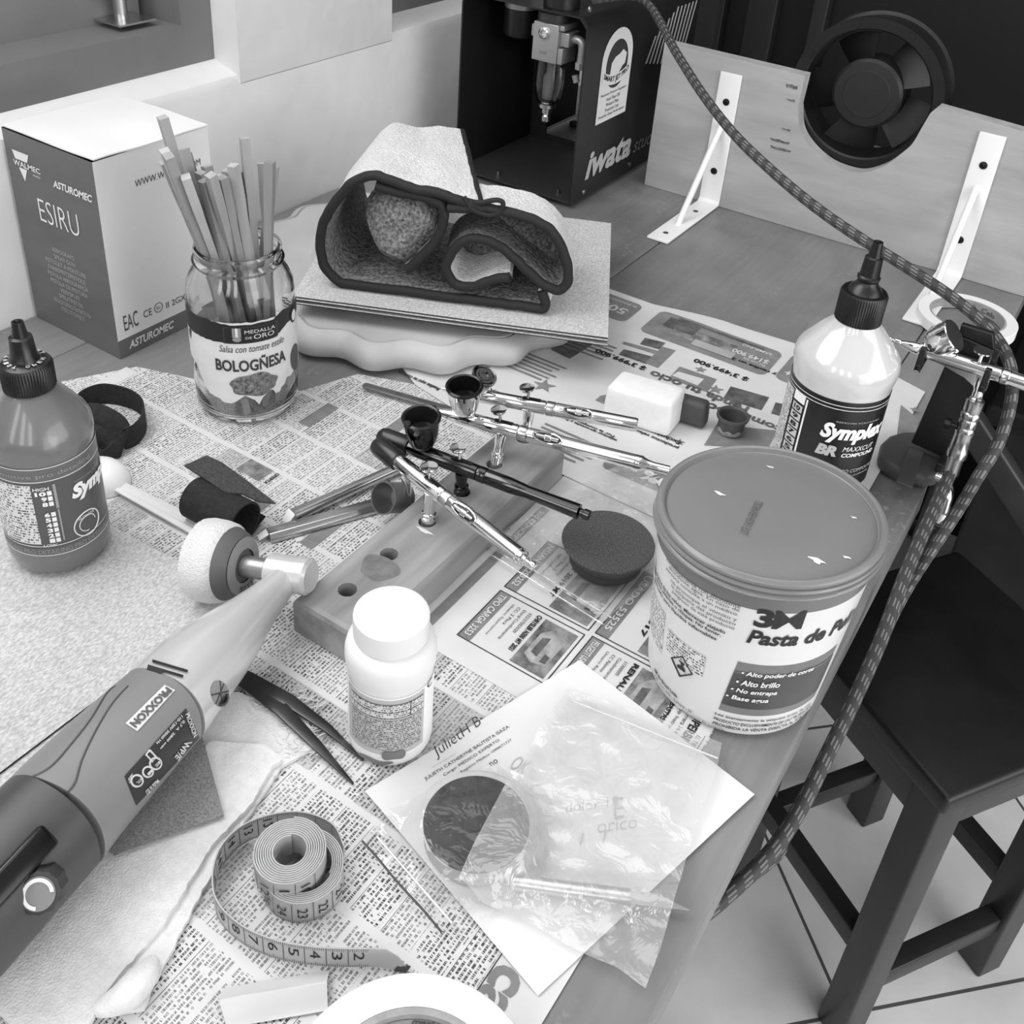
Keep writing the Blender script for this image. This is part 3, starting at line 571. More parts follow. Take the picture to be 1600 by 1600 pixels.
# small pictures among the classified columns
rectA(-.494, -.470, .428, .444, 3); textA('OFERTA', -.466, .4435, .015, .003, 4, .03); rectA(-.61, -.59, .374, .396, 2)
for (x, y) in ((-.456, .400), (-.40, .415), (-.50, .52), (-.44, .545)): rectA(x, x+.012, y-.018, y+.018, 2)
tag(obj('newspaper', na, [classif, newsp, g_mid, photo_p, ink, M('halftone_light', .60, .85, var=.12, vscale=110), g_dark]), 'large newspaper page of small classified print spread under the tools in the middle', 'newspaper', None)
# flyer with appliances, upside down, to the right
nb = MB()
def nz_B(x, y): return .0018+.0004*fbm(x, y, 9, 12)+(.004*max(0, (y-.84)/.05)*max(0, fbm(x, 3, 2, 11)) if y > .84 else 0)+T
B_out = [(-.56, .872), (-.414, .876), (-.365, .8765), (-.293, .890), (-.218, .896), (-.125, .8985), (-.0935, .890), (-.0915, .69), (-.092, .585), (-.2, .575), (-.30, .577), (-.38, .590), (-.46, .605), (-.56, .66)]
nb.poly(B_out, nz_B, .012, 0)
def rectB(x0, x1, y0, y1, mi, lift=.0003, r=0.): 
    if r: pts = [(cx+r*math.cos(a+PI/2*k), cy+r*math.sin(a+PI/2*k)) for k, (cx, cy) in enumerate(((x1-r, y1-r), (x0+r, y1-r), (x0+r, y0+r), (x1-r, y0+r))) for a in (PI/8*j for j in range(5))]
    else: pts = [(x0, y0), (x1, y0), (x1, y1), (x0, y1)]
    nb.poly(pts, on(nz_B, lift), .012, mi)
def textB(s, x, y, w, h, mi=3, bold=.02, lift=.0007):
    """upside-down: reads towards -x, letter tops towards -y; (x,y) start of the baseline"""
    nb.text(s, lambda u, v: (lambda X, Y: Vector((X, Y, nz_B(X, Y)+lift)))(x-w*u, y-h*v), mi, bold)
def quadB(px, mi, lift=.0003): nb.poly([tuple(P(*q, .0026).xy) for q in px], on(nz_B, lift), .012, mi)
def starB(cx, cy, r, mi):
    nb.poly([(cx+(r if k % 2 else r*.4)*math.cos(PI/5*k), cy+(r if k % 2 else r*.4)*math.sin(PI/5*k)) for k in range(10)], on(nz_B, .0006), .004, mi)
rectB(-.352, -.222, .818, .870, 1, .0003, .008); rectB(-.455, -.370, .822, .866, 1, .0003, .008); rectB(-.214, -.128, .822, .876, 1, .0003, .008)
rectB(-.325, -.262, .832, .852, 4, .0006); rectB(-.338, -.305, .842, .862, 2, .0007); rectB(-.330, -.24, .862, .866, 2, .0007); rectB(-.300, -.258, .826, .838, 5, .0008); rectB(-.20, -.185, .84, .868, 2, .0006); rectB(-.18, -.14, .85, .868, 2, .0006)
textB("$149.900", -.2275, .848, .036, .009, 0); textB('Por solo hoy', -.228, .838, .022, .004, 0); textB('SAMSUNG', -.23, .861, .03, .004, 0)
textB('50%', -.378, .848, .034, .013, 0); textB('de descuento en tecnologia', -.374, .86, .06, .004, 0); starB(-.205, .838, .005, 0)
# furniture and television pictures
for px in (([(975, 545), (1018, 556), (1010, 568), (967, 553)], 2), ([(1000, 537), (1030, 545), (1040, 535), (1008, 527)], 2), ([(1008, 566), (1028, 574), (1056, 547), (1035, 541)], 1), ([(972, 536), (1025, 553), (1030, 548), (975, 533)], 1),
           ([(1045, 590), (1105, 612), (1120, 592), (1062, 572)], 1), ([(1050, 586), (1090, 602), (1100, 592), (1060, 580)], 0), ([(1130, 622), (1190, 640), (1202, 620), (1142, 603)], 2), ([(1205, 645), (1222, 650), (1230, 632), (1212, 628)], 2),
           ([(930, 625), (975, 642), (990, 630), (965, 612), (938, 618)], 1), ([(1100, 695), (1200, 700), (1215, 672), (1120, 662)], 1), ([(900, 500), (925, 520), (945, 512), (920, 495)], 1), ([(860, 545), (890, 560), (930, 535), (895, 520)], 2)): quadB(px[0], px[1], .0004+.0002*(px[1] == 0))
def textBpx(s, p0, w, h, mi=3, bold=.03): q = P(*p0, .0026); textB(s, q.x, q.y, w, h, mi, bold)
textBpx("$ 3'999.900", (1012, 573), .052, .0085); textBpx("$ 3'499.900", (1172, 590), .054, .0085); textBpx('y recibe un 20% adicional', (1215, 582), .085, .006)
textBpx('renda tu ocio', (1172, 636), .095, .012, 2); textBpx('local', (1145, 642), .032, .012, 2); textBpx('combo', (1225, 668), .045, .010, 2)
textBpx('Por la compra de tu', (962, 680), .05, .004); textBpx('televisor aprovecha y lleva', (966, 686), .055, .004)
textBpx('Realiza aqui tu compra', (690, 605), .045, .006); textBpx('Exclusivo en tiendas', (1065, 690), .06, .005); textBpx('productos seleccionados', (1062, 697), .06, .005)
textBpx('$149.900', (878, 512), .04, .006); textBpx('TODO', (810, 540), .03, .008); textBpx('XBOX FREE', (800, 620), .04, .006)
rectB(-.275, -.205, .604, .632, 1, .0003, .006); textB('40%', -.208, .624, .036, .014, 0, .05); textB('35%', -.248, .626, .026, .011, 0, .04)
for k in range(5): nb.poly([(-.395+.0*k, .770-.0065*k), (-.352, .772-.0065*k), (-.352, .7745-.0065*k), (-.395, .7725-.0065*k)], on(nz_B, .0005), .03, 1)
for k in range(6): nb.poly([(-.42, .71-.006*k), (-.37-.004*(k % 3), .71-.006*k), (-.37-.004*(k % 3), .7125-.006*k), (-.42, .7125-.006*k)], on(nz_B, .0005), .03, 1)
for k in range(6): nb.poly([(-.34, .625-.006*k), (-.285-.004*(k % 3), .625-.006*k), (-.285-.004*(k % 3), .6275-.006*k), (-.34, .6275-.006*k)], on(nz_B, .0005), .03, 1)
for (px, py, rr) in ((850, 602, .011), (1095, 577, .006), (1118, 608, .008), (1062, 690, .005), (1430, 640, .005)): q = P(px, py, .0026); starB(q.x, q.y, rr, 1)
quadB([(1400, 692), (1428, 700), (1436, 655), (1408, 632)], 1)
tag(obj('newspaper', nb, [newsp, g_mid, g_dark, ink, photo_p, g_pale]), 'newspaper advert page with upside-down prices and pictures, beside the dark bottle and erasers', 'newspaper')
# =================================================================== ABRASIVE SHEETS
def abr_mat(name, g, v):
    m = M(name, g, .85, var=v, vscale=800, bump=.5, bscale=1000, bdist=.0006, stretch=(1, .45, 1), detail=2.); return m
sheetw = abr_mat('white_abrasive_paper', .755, .10); backm = M('dark_sheet_back', .16, .8)
def sheet(corners, z, th, curl, label, group=None, top=sheetw, bow=None):
    m = MB(); zf = lambda x, y: T+z+(curl(x, y) if curl else 0)
    m.poly(corners, zf, .02, 0); 
    m.poly(corners, lambda x, y: zf(x, y)-.0010, .02, 1)
    n = len(corners)
    for i in range(n):
        a, b = corners[i], corners[(i+1) % n]; K = 12; top_ = []; bot = []
        for k in range(K+1):
            x = a[0]+(b[0]-a[0])*k/K; y = a[1]+(b[1]-a[1])*k/K; top_.append((x, y, zf(x, y))); bot.append((x, y, zf(x, y)-.0010))
        m.add(top_+bot, [(k, K+1+k, K+2+k, k+1) for k in range(K)], 1, smooth=False)
    o = obj('abrasive_sheet', m, [top, backm]); tag(o, label, 'sandpaper sheet', group); return o
LS = [(-.392, .02), (-.3885, .3345), (-.62, .318), (-.625, .005)]
for k in range(3):
    dx = (.0, .003, -.004)[k]; dy = (.002, -.003, 0)[k]
    sheet([(x+dx, y+dy) for x, y in LS], .0042+.0013*k, .0006, (lambda x, y, k=k: .0006*fbm(x, y, k, 8)), ('bottom sheet of the stack of white abrasive paper under the grey bottle', 'middle sheet of the stack of white abrasive paper under the grey bottle', 'top sheet of the stack of textured white abrasive paper, grey bottle standing on it')[k], 'abrasive sheets under the grey bottle')
q0, q1, q2 = P(457, 463, .047), P(950, 528, .047), P(955, 348, .047); q3 = q0+(q2-q1)
for k in range(4):
    dz = -.0016*(3-k); off = Vector(((.002, -.0015, .001, 0)[k], (-.003, .001, -.002, 0)[k], 0))
    cs = [(q+off).xy for q in (q0, q1, q2, q3)]
    sheet([tuple(c) for c in cs], .047+dz, .0006, (lambda x, y, k=k: .0009*fbm(x, y, 0, 6)-.0004*(3-k)*max(0, (x+.38)/.05)), ('bottom sheet of the pile of abrasive paper on the scalloped plaque', 'second sheet from the bottom of the pile on the scalloped plaque', 'second sheet from the top of the pile under the folded towel', 'top white abrasive sheet directly under the folded towel')[k], 'abrasive sheets under the folded towel')
# =================================================================== SCALLOPED PLAQUE
pc = Vector((-.577, .7625)); pm = M('pale_plaque', .72, .5, var=.05, vscale=7, bump=.08, bscale=60)
def prad(a): return .1835+.0055*math.cos(18*(a+.80))
prof = [(.972, .0005), (.99, .003), (1.0, .009), (.996, .015), (.974, .020), (.950, .0228), (.925, .0245), (.919, .0222), (.913, .0222), (.907, .0245), (.6, .026), (.56, .0345), (.52, .0358)]
K = 288; vs = []; fs = []
for (k, z) in prof:
    for i in range(K):
        a = 2*PI*i/K; rr = prad(a)*k if k > .62 else .1835*k
        vs.append((pc.x+rr*math.cos(a), pc.y+rr*math.sin(a), T+z+.0032))
for j in range(len(prof)-1): fs += [(j*K+i, j*K+(i+1) % K, (j+1)*K+(i+1) % K, (j+1)*K+i) for i in range(K)]
fs += [tuple(range(K))[::-1], tuple((len(prof)-1)*K+i for i in range(K))]
mb = MB(); mb.add(vs, fs); tag(obj('plaque', mb, pm), 'pale round plaque with a scalloped rim under the pile of sheets', 'plaque')
# =================================================================== FOLDED TOWEL
def pile_mat(name, g, v, bs):
    m = M(name, g, .95, var=v, vscale=330, bump=1., bscale=bs, bdist=.004, detail=3.); return m
twh = pile_mat('towel_white_pile', .92, .05, 420); tgr = pile_mat('towel_grey_pile', .43, .20, 190); thm = M('towel_black_hem', .12, .75, bump=.3, bscale=500)
tw = thing('folded_towel', 'folded plush towel, white outside and grey inside with black hem, on the pile of sheets', 'towel', (-.49, .70, T+.0475))
E1 = Vector((.906, .424, 0)); E2 = Vector((-.424, .906, 0)); TO = P(870, 492, .0475)
def plane_pt(x, y, d=0.):
    O = TO+E2*d; r_ = ray(x, y); t = ((O-CAM).dot(E2))/r_.dot(E2); return CAM+r_*t
def z2(a, b): return (450+a/3.2, b/3.2)
def towel_strip(pts, depth, th, hem=True, m_out=0, m_in=1, d0=0., lift=None, flip=1, sag=.0, skew=0., extra=0., hem_end=False, name='fold'):
    path = spline([plane_pt(*z2(*p), d0) for p in pts], 9); zmin = T+.0482
    for p in path: p.z = max(p.z, zmin+th*.5)
    n = len(path); m = MB(); D = 14; g = []
    for i, p in enumerate(path):
        t = (path[min(i+1, n-1)]-path[max(i-1, 0)]).normalized(); nn = t.cross(E2).normalized()*flip; row = []
        for j in range(D+1):
            u = j/D; hgt = (p.z-zmin)/.11; pe = max(0, (i/(n-1)-.62)/.38); q = p+E2*((depth+extra*pe)*u)+Vector((0, 0, sag*u*hgt))-E1*((.012*hgt+skew*pe)*u)
            q = q+nn*(.0022*fbm(q.x, q.y, q.z*20, 28)+.0010*fbm(q.x, q.y, q.z*90, 140))
            q.z = max(q.z, zmin+th*.5)
            row.append((q+nn*th*.5, q-nn*th*.5))
        g.append(row)
    vs = [x[0] for r_ in g for x in r_]; k = D+1
    m.add(vs, [(i*k+j, (i+1)*k+j, (i+1)*k+j+1, i*k+j+1) for i in range(n-1) for j in range(D)], m_out)
    vs = [x[1] for r_ in g for x in r_]
    m.add(vs, [(i*k+j, i*k+j+1, (i+1)*k+j+1, (i+1)*k+j) for i in range(n-1) for j in range(D)], m_in)
    for seq in ([(r_[-1]) for r_ in g], g[0], g[-1]):
        vs = [x[0] for x in seq]+[x[1] for x in seq]; L = len(seq); m.add(vs, [(i, i+1, L+i+1, L+i) for i in range(L-1)], m_out)
    o = obj(name, m, [twh, tgr, thm], tw)
    if hem:
        h = MB(); h.tube([(r_[0][0]+r_[0][1])/2-E2*.001 for r_ in g], th*.62, 12); obj('hem', h, thm, o)
    if hem_end:
        h = MB(); h.tube([(x[0]+x[1])/2 for x in g[-1]], th*.62, 10); obj('hem', h, thm, o)
    return o
TH = .0072
# big loop: bottom layer, round the left, over the top, folded edge on the right and back into the small loop
towel_strip([(1275, 1450), (1290, 1520), (1240, 1560), (1050, 1545), (800, 1500), (500, 1465), (300, 1425), (205, 1365), (168, 1270), (172, 1150), (225, 1020), (320, 920), (430, 880), (520, 905), (640, 945), (760, 965), (860, 1000), (960, 1035)], .150, TH, flip=1, name='lower_fold', hem_end=True, sag=-.012, skew=.045, extra=.055)
towel_strip([(800, 1035), (960, 1040), (1120, 1066), (1260, 1112), (1345, 1190), (1385, 1300), (1398, 1400), (1350, 1450), (1265, 1420), (1180, 1345), (1070, 1245), (960, 1195), (870, 1205), (805, 1270), (790, 1340), (830, 1415), (920, 1425), (1010, 1392), (1110, 1372)], .065, TH, flip=1, name='side_fold', sag=-.01)
# grey inner roll
towel_strip([(440, 930), (500, 945), (600, 970), (700, 990), (775, 1030), (775, 1120), (730, 1210), (665, 1290), (600, 1345)], .05, TH, m_out=1, m_in=1, d0=.002, flip=1, name='inner_fold')
m = MB(); c0 = plane_pt(*z2(560, 1150), .010); K = 28
vs = []; fs = []; rings = [(.05, -.004), (.35, -.006), (.65, -.003), (.88, .004), (1., .014), (.94, .03)]
for (s_, d) in rings:
    for i in range(K):
        a = 2*PI*i/K; q = c0+E1*(.0335*s_*math.cos(a)*(1+.14*math.sin(3*a)))+Vector((0, 0, .0400*s_*math.sin(a)*(1+.1*math.cos(2*a+1))))+E2*(d+.005*math.sin(a*2+4*s_)*s_)
        vs.append(q)
for j in range(len(rings)-1): fs += [(j*K+i, j*K+(i+1) % K, (j+1)*K+(i+1) % K, (j+1)*K+i) for i in range(K)]
fs.append(tuple(range(K))); m.add(vs, fs); obj('bunched_pile', m, tgr, tw)
m = MB(); c0 = plane_pt(*z2(1130, 1245), .058); vs = []; fs = []
for (s_, d) in ((.05, -.004), (.4, -.003), (.75, .001), (1., .012), (1., .03)):
    for i in range(K):
        a = 2*PI*i/K; ca, sa = math.cos(a), math.sin(a); q = c0+E1*(.050*s_*ca)+Vector((0, 0, (.034 if sa > 0 else .026)*s_*sa*(1-.25*ca)))+E2*(d+.004*math.sin(3*a)*s_); q.z = max(q.z, T+.0484); vs.append(q)
for j in range(4): fs += [(j*K+i, j*K+(i+1) % K, (j+1)*K+(i+1) % K, (j+1)*K+i) for i in range(K)]
fs.append(tuple(range(K))); m.add(vs, fs); obj('inner_lining', m, tgr, tw)
h = MB(); h.tube(spline([plane_pt(*z2(*p), -.004) for p in ((880, 985), (920, 1045), (1000, 1075), (1060, 1060), (1075, 1015), (1040, 1000), (970, 1012), (930, 1010))], 6), .0022, 8); obj('hanging_loop', h, thm, tw)
# =================================================================== CARDBOARD BOX
bx = thing('cardboard_box', 'tall printed cardboard box with dark front and white side, in the corner by the wall', 'box', (-.742, .535, T))
BX0, BX1, BY0, BY1, BH = -.8005, -.6845, .4755, .594, .1845
mb = MB(); fdark = M('box_dark_print', .36, .38, var=.03, vscale=9, stretch=(1, 1, 3)); fpale = M('box_pale_print', .90, .42, var=.015, vscale=6); ftop = M('box_top', .93, .28); fband = M('box_band', .42, .4)
x0, x1, y0, y1 = BX0, BX1, BY0, BY1
mb.add([(x0, y0, T+.0003), (x1, y0, T+.0003), (x1, y0, T+BH-.0022), (x0, y0, T+BH-.0022)], [(0, 1, 2, 3)], 0, smooth=False)
mb.add([(x1, y0, T+.0003), (x1, y1, T+.0003), (x1, y1, T+.018), (x1, y0, T+.018)], [(0, 1, 2, 3)], 3, smooth=False)
mb.add([(x1, y0, T+.018), (x1, y1, T+.018), (x1, y1, T+BH-.0022), (x1, y0, T+BH-.0022)], [(0, 1, 2, 3)], 1, smooth=False)
mb.add([(x0, y1, T), (x1, y1, T), (x1, y1, T+BH-.002), (x0, y1, T+BH-.002)], [(3, 2, 1, 0)], 1, smooth=False); mb.add([(x0, y0, T), (x0, y1, T), (x0, y1, T+BH-.002), (x0, y0, T+BH-.002)], [(3, 2, 1, 0)], 0, smooth=False)
obj('carton', mb, [fdark, fpale, ftop, fband], bx)
mb = MB(); zf = lambda x, y: T+BH-.0004+.0016*fbm(x, y, 5, 16)+.0022*max(0, 1-abs(y-(y0+.02))/.02)*.3
mb.poly([(x0-.0005, y0+.0012), (x1+.0008, y0+.0012), (x1+.0008, y1), (x0-.0005, y1)], zf, .012, 0, th=.0012); obj('lid_flap', mb, ftop, bx)
mb = MB(); z = T+BH
BXM = [M('box_white_ink', .90, .5), M('box_grey_ink', .66, .5), M('box_dark_ink', .28, .5)]
def fq(s, u0, w, z0, h, mi=0, bold=.0, sh=0.): mb.quadtext(s, (x0+u0, y0-.0004, T+z0), (w, 0, 0), (0, 0, h), mi, bold, sh)
fq('ESIRU', .034, .052, .108, .021, 0, -.012); obj('model_lettering', mb, BXM, bx); mb = MB(); fq('ASTUROMEC', .060, .050, .146, .0068, 0, .03, .25); obj('brand_lettering', mb, BXM, bx); mb = MB(); fq('WALMEC', .009, .036, .1525, .005, 0, .02); fq('italy', .034, .010, .148, .0025, 0)
mb.add([(x0+.010, y0-.0003, T+.166), (x0+.032, y0-.0003, T+.166), (x0+.0285, y0-.0003, T+.1585), (x0+.0125, y0-.0003, T+.1585)], [(0, 3, 2, 1)], 0, smooth=False); mb.add([(x0+.0155, y0-.0003, T+.1515), (x0+.0265, y0-.0003, T+.1515), (x0+.021, y0-.0003, T+.140)], [(0, 2, 1)], 0, smooth=False)
obj('brand_logo', mb, BXM, bx); mb = MB()
for k, (s_, w) in enumerate((('AEROGRAFO', .030), ('SPRAY GUN', .028), ('PISTOLET A PEINTURE', .054), ('FARBSPRITZPISTOLE', .050), ('PISTOLA AEROGRAFICA', .054), ('PISTOLA DE PINTURA', .050), ('VERFSPUIT', .027), ('SPRUTPISTOL', .033), ('КРАСКОРАСПЫЛИТЕЛЬ', .050), ('ПІСТОЛЕТ', .032))):
    fq(s_, .058-w/2, w, .082-.0066*k, .0042, 1, .0)
def rq(s, v0, w, z0, h, mi=0, bold=0., sh=0.): mb.quadtext(s, (x1+.0004, y0+v0, T+z0), (0, w, 0), (0, 0, h), mi, bold, sh)
obj('list_lettering', mb, BXM, bx); mb = MB(); rq('WWW.WALMEC.COM', .037, .070, .150, .0062, 2); obj('web_lettering', mb, BXM, bx); mb = MB(); rq('EAC', .008, .015, .025, .015, 2, .0); rq('CE', .029, .009, .029, .007, 2); rq('II 2GX', .054, .022, .0285, .006, 2); obj('mark_lettering', mb, BXM, bx); mb = MB(); rq('ASTUROMEC', .010, .050, .006, .0078, 0, .03, .25); obj('band_lettering', mb, BXM, bx); mb = MB()
ring = [(.0455+.0045*math.cos(a), .033+.0045*math.sin(a)) for a in (2*PI*k/20 for k in range(21))]
mb.tube([(x1+.0003, y0+a, T+b) for a, b in ring], .0003, 6, 2); rq('Ex', .0435, .004, .0315, .003, 2)
obj('certification_mark', mb, BXM, bx)
# =================================================================== GLASS JAR WITH STICKS
JB = Vector((-.5555, .5015)); jt = thing('glass_jar', 'clear glass sauce jar with a torn paper label, full of square wooden sticks', 'jar', (JB.x, JB.y, T+.001))
z0 = .0015
outp = [(0, z0), (.034, z0), (.0385, z0+.002), (.0412, z0+.008), (.0412, .020), (.0418, .028), (.0418, .105), (.0408, .114), (.0375, .1215), (.0345, .1265), (.0332, .1295), (.0345, .1315), (.0352, .1330), (.0345, .1345), (.0328, .1365), (.0325, .1400), (.0335, .1420), (.0328, .1440)]
inn = [(.0308, .1440), (.0303, .1420), (.0300, .136), (.0305, .130), (.0320, .1265), (.0350, .1205), (.0382, .1135), (.0392, .105), (.0392, .028), (.0388, .012), (.036, .0075), (.03, .006), (0, .006)]
mb = MB(); mb.lathe(outp+inn, (JB.x, JB.y, T), (0, 0, 1), 72, cap=False); obj('jar_glass', mb, glassy('jar_glass', .97), jt)
jc = Cyl(JB, .0418); lab = MB()
ZK = ((-.1, -.1), (0, 0), (.0165, .0225), (.0215, .0305), (.0365, .0515), (.0385, .054), (.051, .067), (.0525, .0715), (.058, .0775), (.0605, .0795), (.0885, .0985), (.093, .102), (.2, .2))
def zmap(z):
    for (a, b), (c, d) in zip(ZK, ZK[1:]):
        if z <= c: return b+(d-b)*(z-a)/(c-a)
    return z
aL = jc.hit(297, 520)[0]; aR = jc.hit(459, 505)[0]; R = .0418; W_ = (aR-aL)*R; jpt = jc.pt; jc.pt = lambda a, z, lift=0.: jpt(a, zmap(z), lift)
random.seed(3)
def torn(pts, amp=.0012):
    o = []
    for i, p in enumerate(pts):
        q = pts[(i+1) % len(pts)]; L = max(1, int(math.hypot(q[0]-p[0], q[1]-p[1])/.003))
        for k in range(L): o.append((p[0]+(q[0]-p[0])*k/L+random.uniform(-amp, amp), p[1]+(q[1]-p[1])*k/L+random.uniform(-amp, amp)))
    return o
jc.shape(lab, torn([(-.012, .042), (.012, .034), (.024, .020), (.042, .0175), (.054, .0215), (.064, .0165), (.073, .024), (.082, .019), (.091, .026), (W_+.012, .030), (W_+.012, .087), (-.012, .087)], .0009), aL, 0, .0005)
jc.shape(lab, torn([(-.012, .0615), (.030, .0615), (.040, .0605), (W_-.022, .064), (W_-.014, .070), (W_+.012, .072), (W_+.012, .0905), (W_-.004, .0885), (W_-.020, .0905), (W_-.028, .0845), (.046, .0845), (.030, .0875), (.002, .0885), (-.012, .093)], .0007), aL, 1, .0008)
cx = .0620
jc.shape(lab, [(cx-.021, .0605), (cx+.020, .0605), (cx+.0215, .062), (cx+.0215, .082), (cx-.021, .082)], aL, 2, .0011); jc.shape(lab, [(cx-.0195, .0618), (cx+.0195, .0618), (cx+.0195, .0808), (cx-.0195, .0808)], aL, 1, .0013)
for k, mi in ((0, 4), (1, 0), (2, 4)): jc.shape(lab, [(cx-.014+.0022*k, .069), (cx-.012+.0022*k, .069), (cx-.012+.0022*k, .081), (cx-.014+.0022*k, .081)], aL, mi, .0015)
jc.shape(lab, [(cx-.0108+.0032*math.cos(a), .0665+.0032*math.sin(a)) for a in (2*PI*k/16 for k in range(16))], aL, 4, .0016, .002)
jt_ = lambda s_, u, w, z_, h, mi, b=0., sh=0., lf=.0016: jc.text(lab, s_, aL+u/R, aL+(u+w)/R, z_, z_+h, mi, b, sh, lf)
jt_('MEDALLA', cx-.005, .0235, .0735, .0042, 0); jt_('DE', cx-.0045, .0045, .0665, .0028, 0); jt_('ORO', cx+.0015, .016, .0655, .006, 0)
jt_('Salsa con tomate estilo', cx-.025, .052, .0525, .0055, 3, .0, .3, .0010); jt_('BOLOGÑESA', cx-.029, .057, .0385, .0125, 3, .03, 0, .0010)
plate = [(cx+.0185*math.cos(a)*(1+.06*math.sin(7*a)), .029+.0075*math.sin(a)*(1+.1*math.cos(5*a))) for a in (2*PI*k/36 for k in range(36))]
jc.shape(lab, plate, aL, 5, .0010, .003)
for (u, z_, r1) in ((.0, .080, .0066), (.072+.006, .038, .0085)):
    pass
jc.shape(lab, [(W_-.004+.0055*math.cos(a), .074+.0095*math.sin(a)) for a in (2*PI*k/24 for k in range(24))], aL, 2, .0012, .003); jc.shape(lab, [(W_-.004+.0036*math.cos(a), .074+.007*math.sin(a)) for a in (2*PI*k/24 for k in range(24))], aL, 0, .0014, .003)
jc.shape(lab, [(W_-.004+.0075*math.cos(a), .036+.0095*math.sin(a)) for a in (2*PI*k/24 for k in range(24))], aL, 6, .0012, .003)
jc.shape(lab, [(.004, .052), (.008, .060), (.006, .062), (.001, .058)], aL, 6, .0009); jc.shape(lab, [(.009, .030), (.012, .034), (.010, .037), (.0075, .034)], aL, 6, .0009)
obj('paper_label', lab, [M('label_white', .86, .6, var=.02, vscale=60), M('label_black', .11, .45), M('label_dark', .2, .5), M('label_letter', .22, .6), M('label_grey', .55, .5), M('label_food', .36, .6, var=.22, vscale=320), M('label_mid', .32, .5)], jt)
STK = [(-0.5693, 0.5071, 0.008, -0.5743, 0.4594, 0.2497), (-0.5765, 0.5213, 0.008, -0.5676, 0.4527, 0.229), (-0.5696, 0.5177, 0.008, -0.56, 0.4494, 0.2281), (-0.5586, 0.515, 0.008, -0.5782, 0.4601, 0.2156), (-0.5327, 0.4787, 0.008, -0.584, 0.4824, 0.2181), (-0.5549, 0.5062, 0.008, -0.5886, 0.488, 0.2114), (-0.546, 0.499, 0.008, -0.5771, 0.4681, 0.2038), (-0.5734, 0.5285, 0.008, -0.5512, 0.4551, 0.2133), (-0.5357, 0.486, 0.008, -0.5922, 0.4943, 0.1956), (-0.5634, 0.522, 0.008, -0.5652, 0.4803, 0.2055), (-0.5388, 0.4962, 0.008, -0.5754, 0.4955, 0.2033), (-0.5465, 0.5076, 0.008, -0.5555, 0.4743, 0.2035), (-0.5661, 0.5321, 0.008, -0.5425, 0.4699, 0.2128), (-0.5587, 0.5282, 0.008, -0.554, 0.4856, 0.2036), (-0.5485, 0.5171, 0.008, -0.5456, 0.4829, 0.2062), (-0.5507, 0.5278, 0.008, -0.5479, 0.4909, 0.2086), (-0.5401, 0.5168, 0.008, -0.5425, 0.4911, 0.214), (-0.5308, 0.5122, 0.008, -0.5538, 0.5059, 0.2017), (-0.5385, 0.5084, 0.008, -0.5476, 0.5086, 0.2288), (-0.5251, 0.5055, 0.008, -0.5485, 0.525, 0.2042), (-0.5289, 0.4951, 0.008, -0.5318, 0.5172, 0.2119), (-0.5441, 0.4869, 0.008, -0.5533, 0.5419, 0.195)]
stm = [M('stick_wood_%d' % i, g, .6, var=.05, vscale=35, stretch=(1, 1, .08)) for i, g in enumerate((.62, .67, .56))]
for i, s_ in enumerate(STK):
    b = Vector((s_[0], s_[1], T+s_[2]-.0005)); q = Vector((s_[3], s_[4], T+s_[5])); d = (q-b).normalized(); m = MB(); X = d.orthogonal().normalized(); Y = d.cross(X); rot = random.uniform(0, 1.5); X, Y = X*math.cos(rot)+Y*math.sin(rot), Y*math.cos(rot)-X*math.sin(rot)
    hw = .0031 if i not in (9, 15, 19) else .0026; L = (q-b).length; hh = hw if i not in (2, 9, 15) else hw*1.35
    vs = []; 
    for (t, k) in ((0, .62), (L*.5, .85), (L*.80, .92), (L*.86, 1.06), (L, 1.06)):
        for sx, sy in ((-1, -1), (1, -1), (1, 1), (-1, 1)): vs.append(b+d*t+X*(sx*hw*k)+Y*(sy*hh*k))
    fs = [(j*4+k, j*4+(k+1) % 4, j*4+4+(k+1) % 4, j*4+4+k) for j in range(4) for k in range(4)]+[(3, 2, 1, 0), (16, 17, 18, 19)]
    m.add(vs, fs, 0, smooth=False); o = obj('wooden_stick', m, stm[i % 3])
    lb = {0: 'tallest wooden stick, leaning left out of the glass jar', 18: 'tall wooden stick rising above the others at the right of the jar', 19: 'upright flat wooden stick at the right rim of the jar'}.get(i, 'short square wooden stick in the bundle standing in the glass jar')
    tag(o, lb, 'stick', 'wooden sticks in the glass jar')
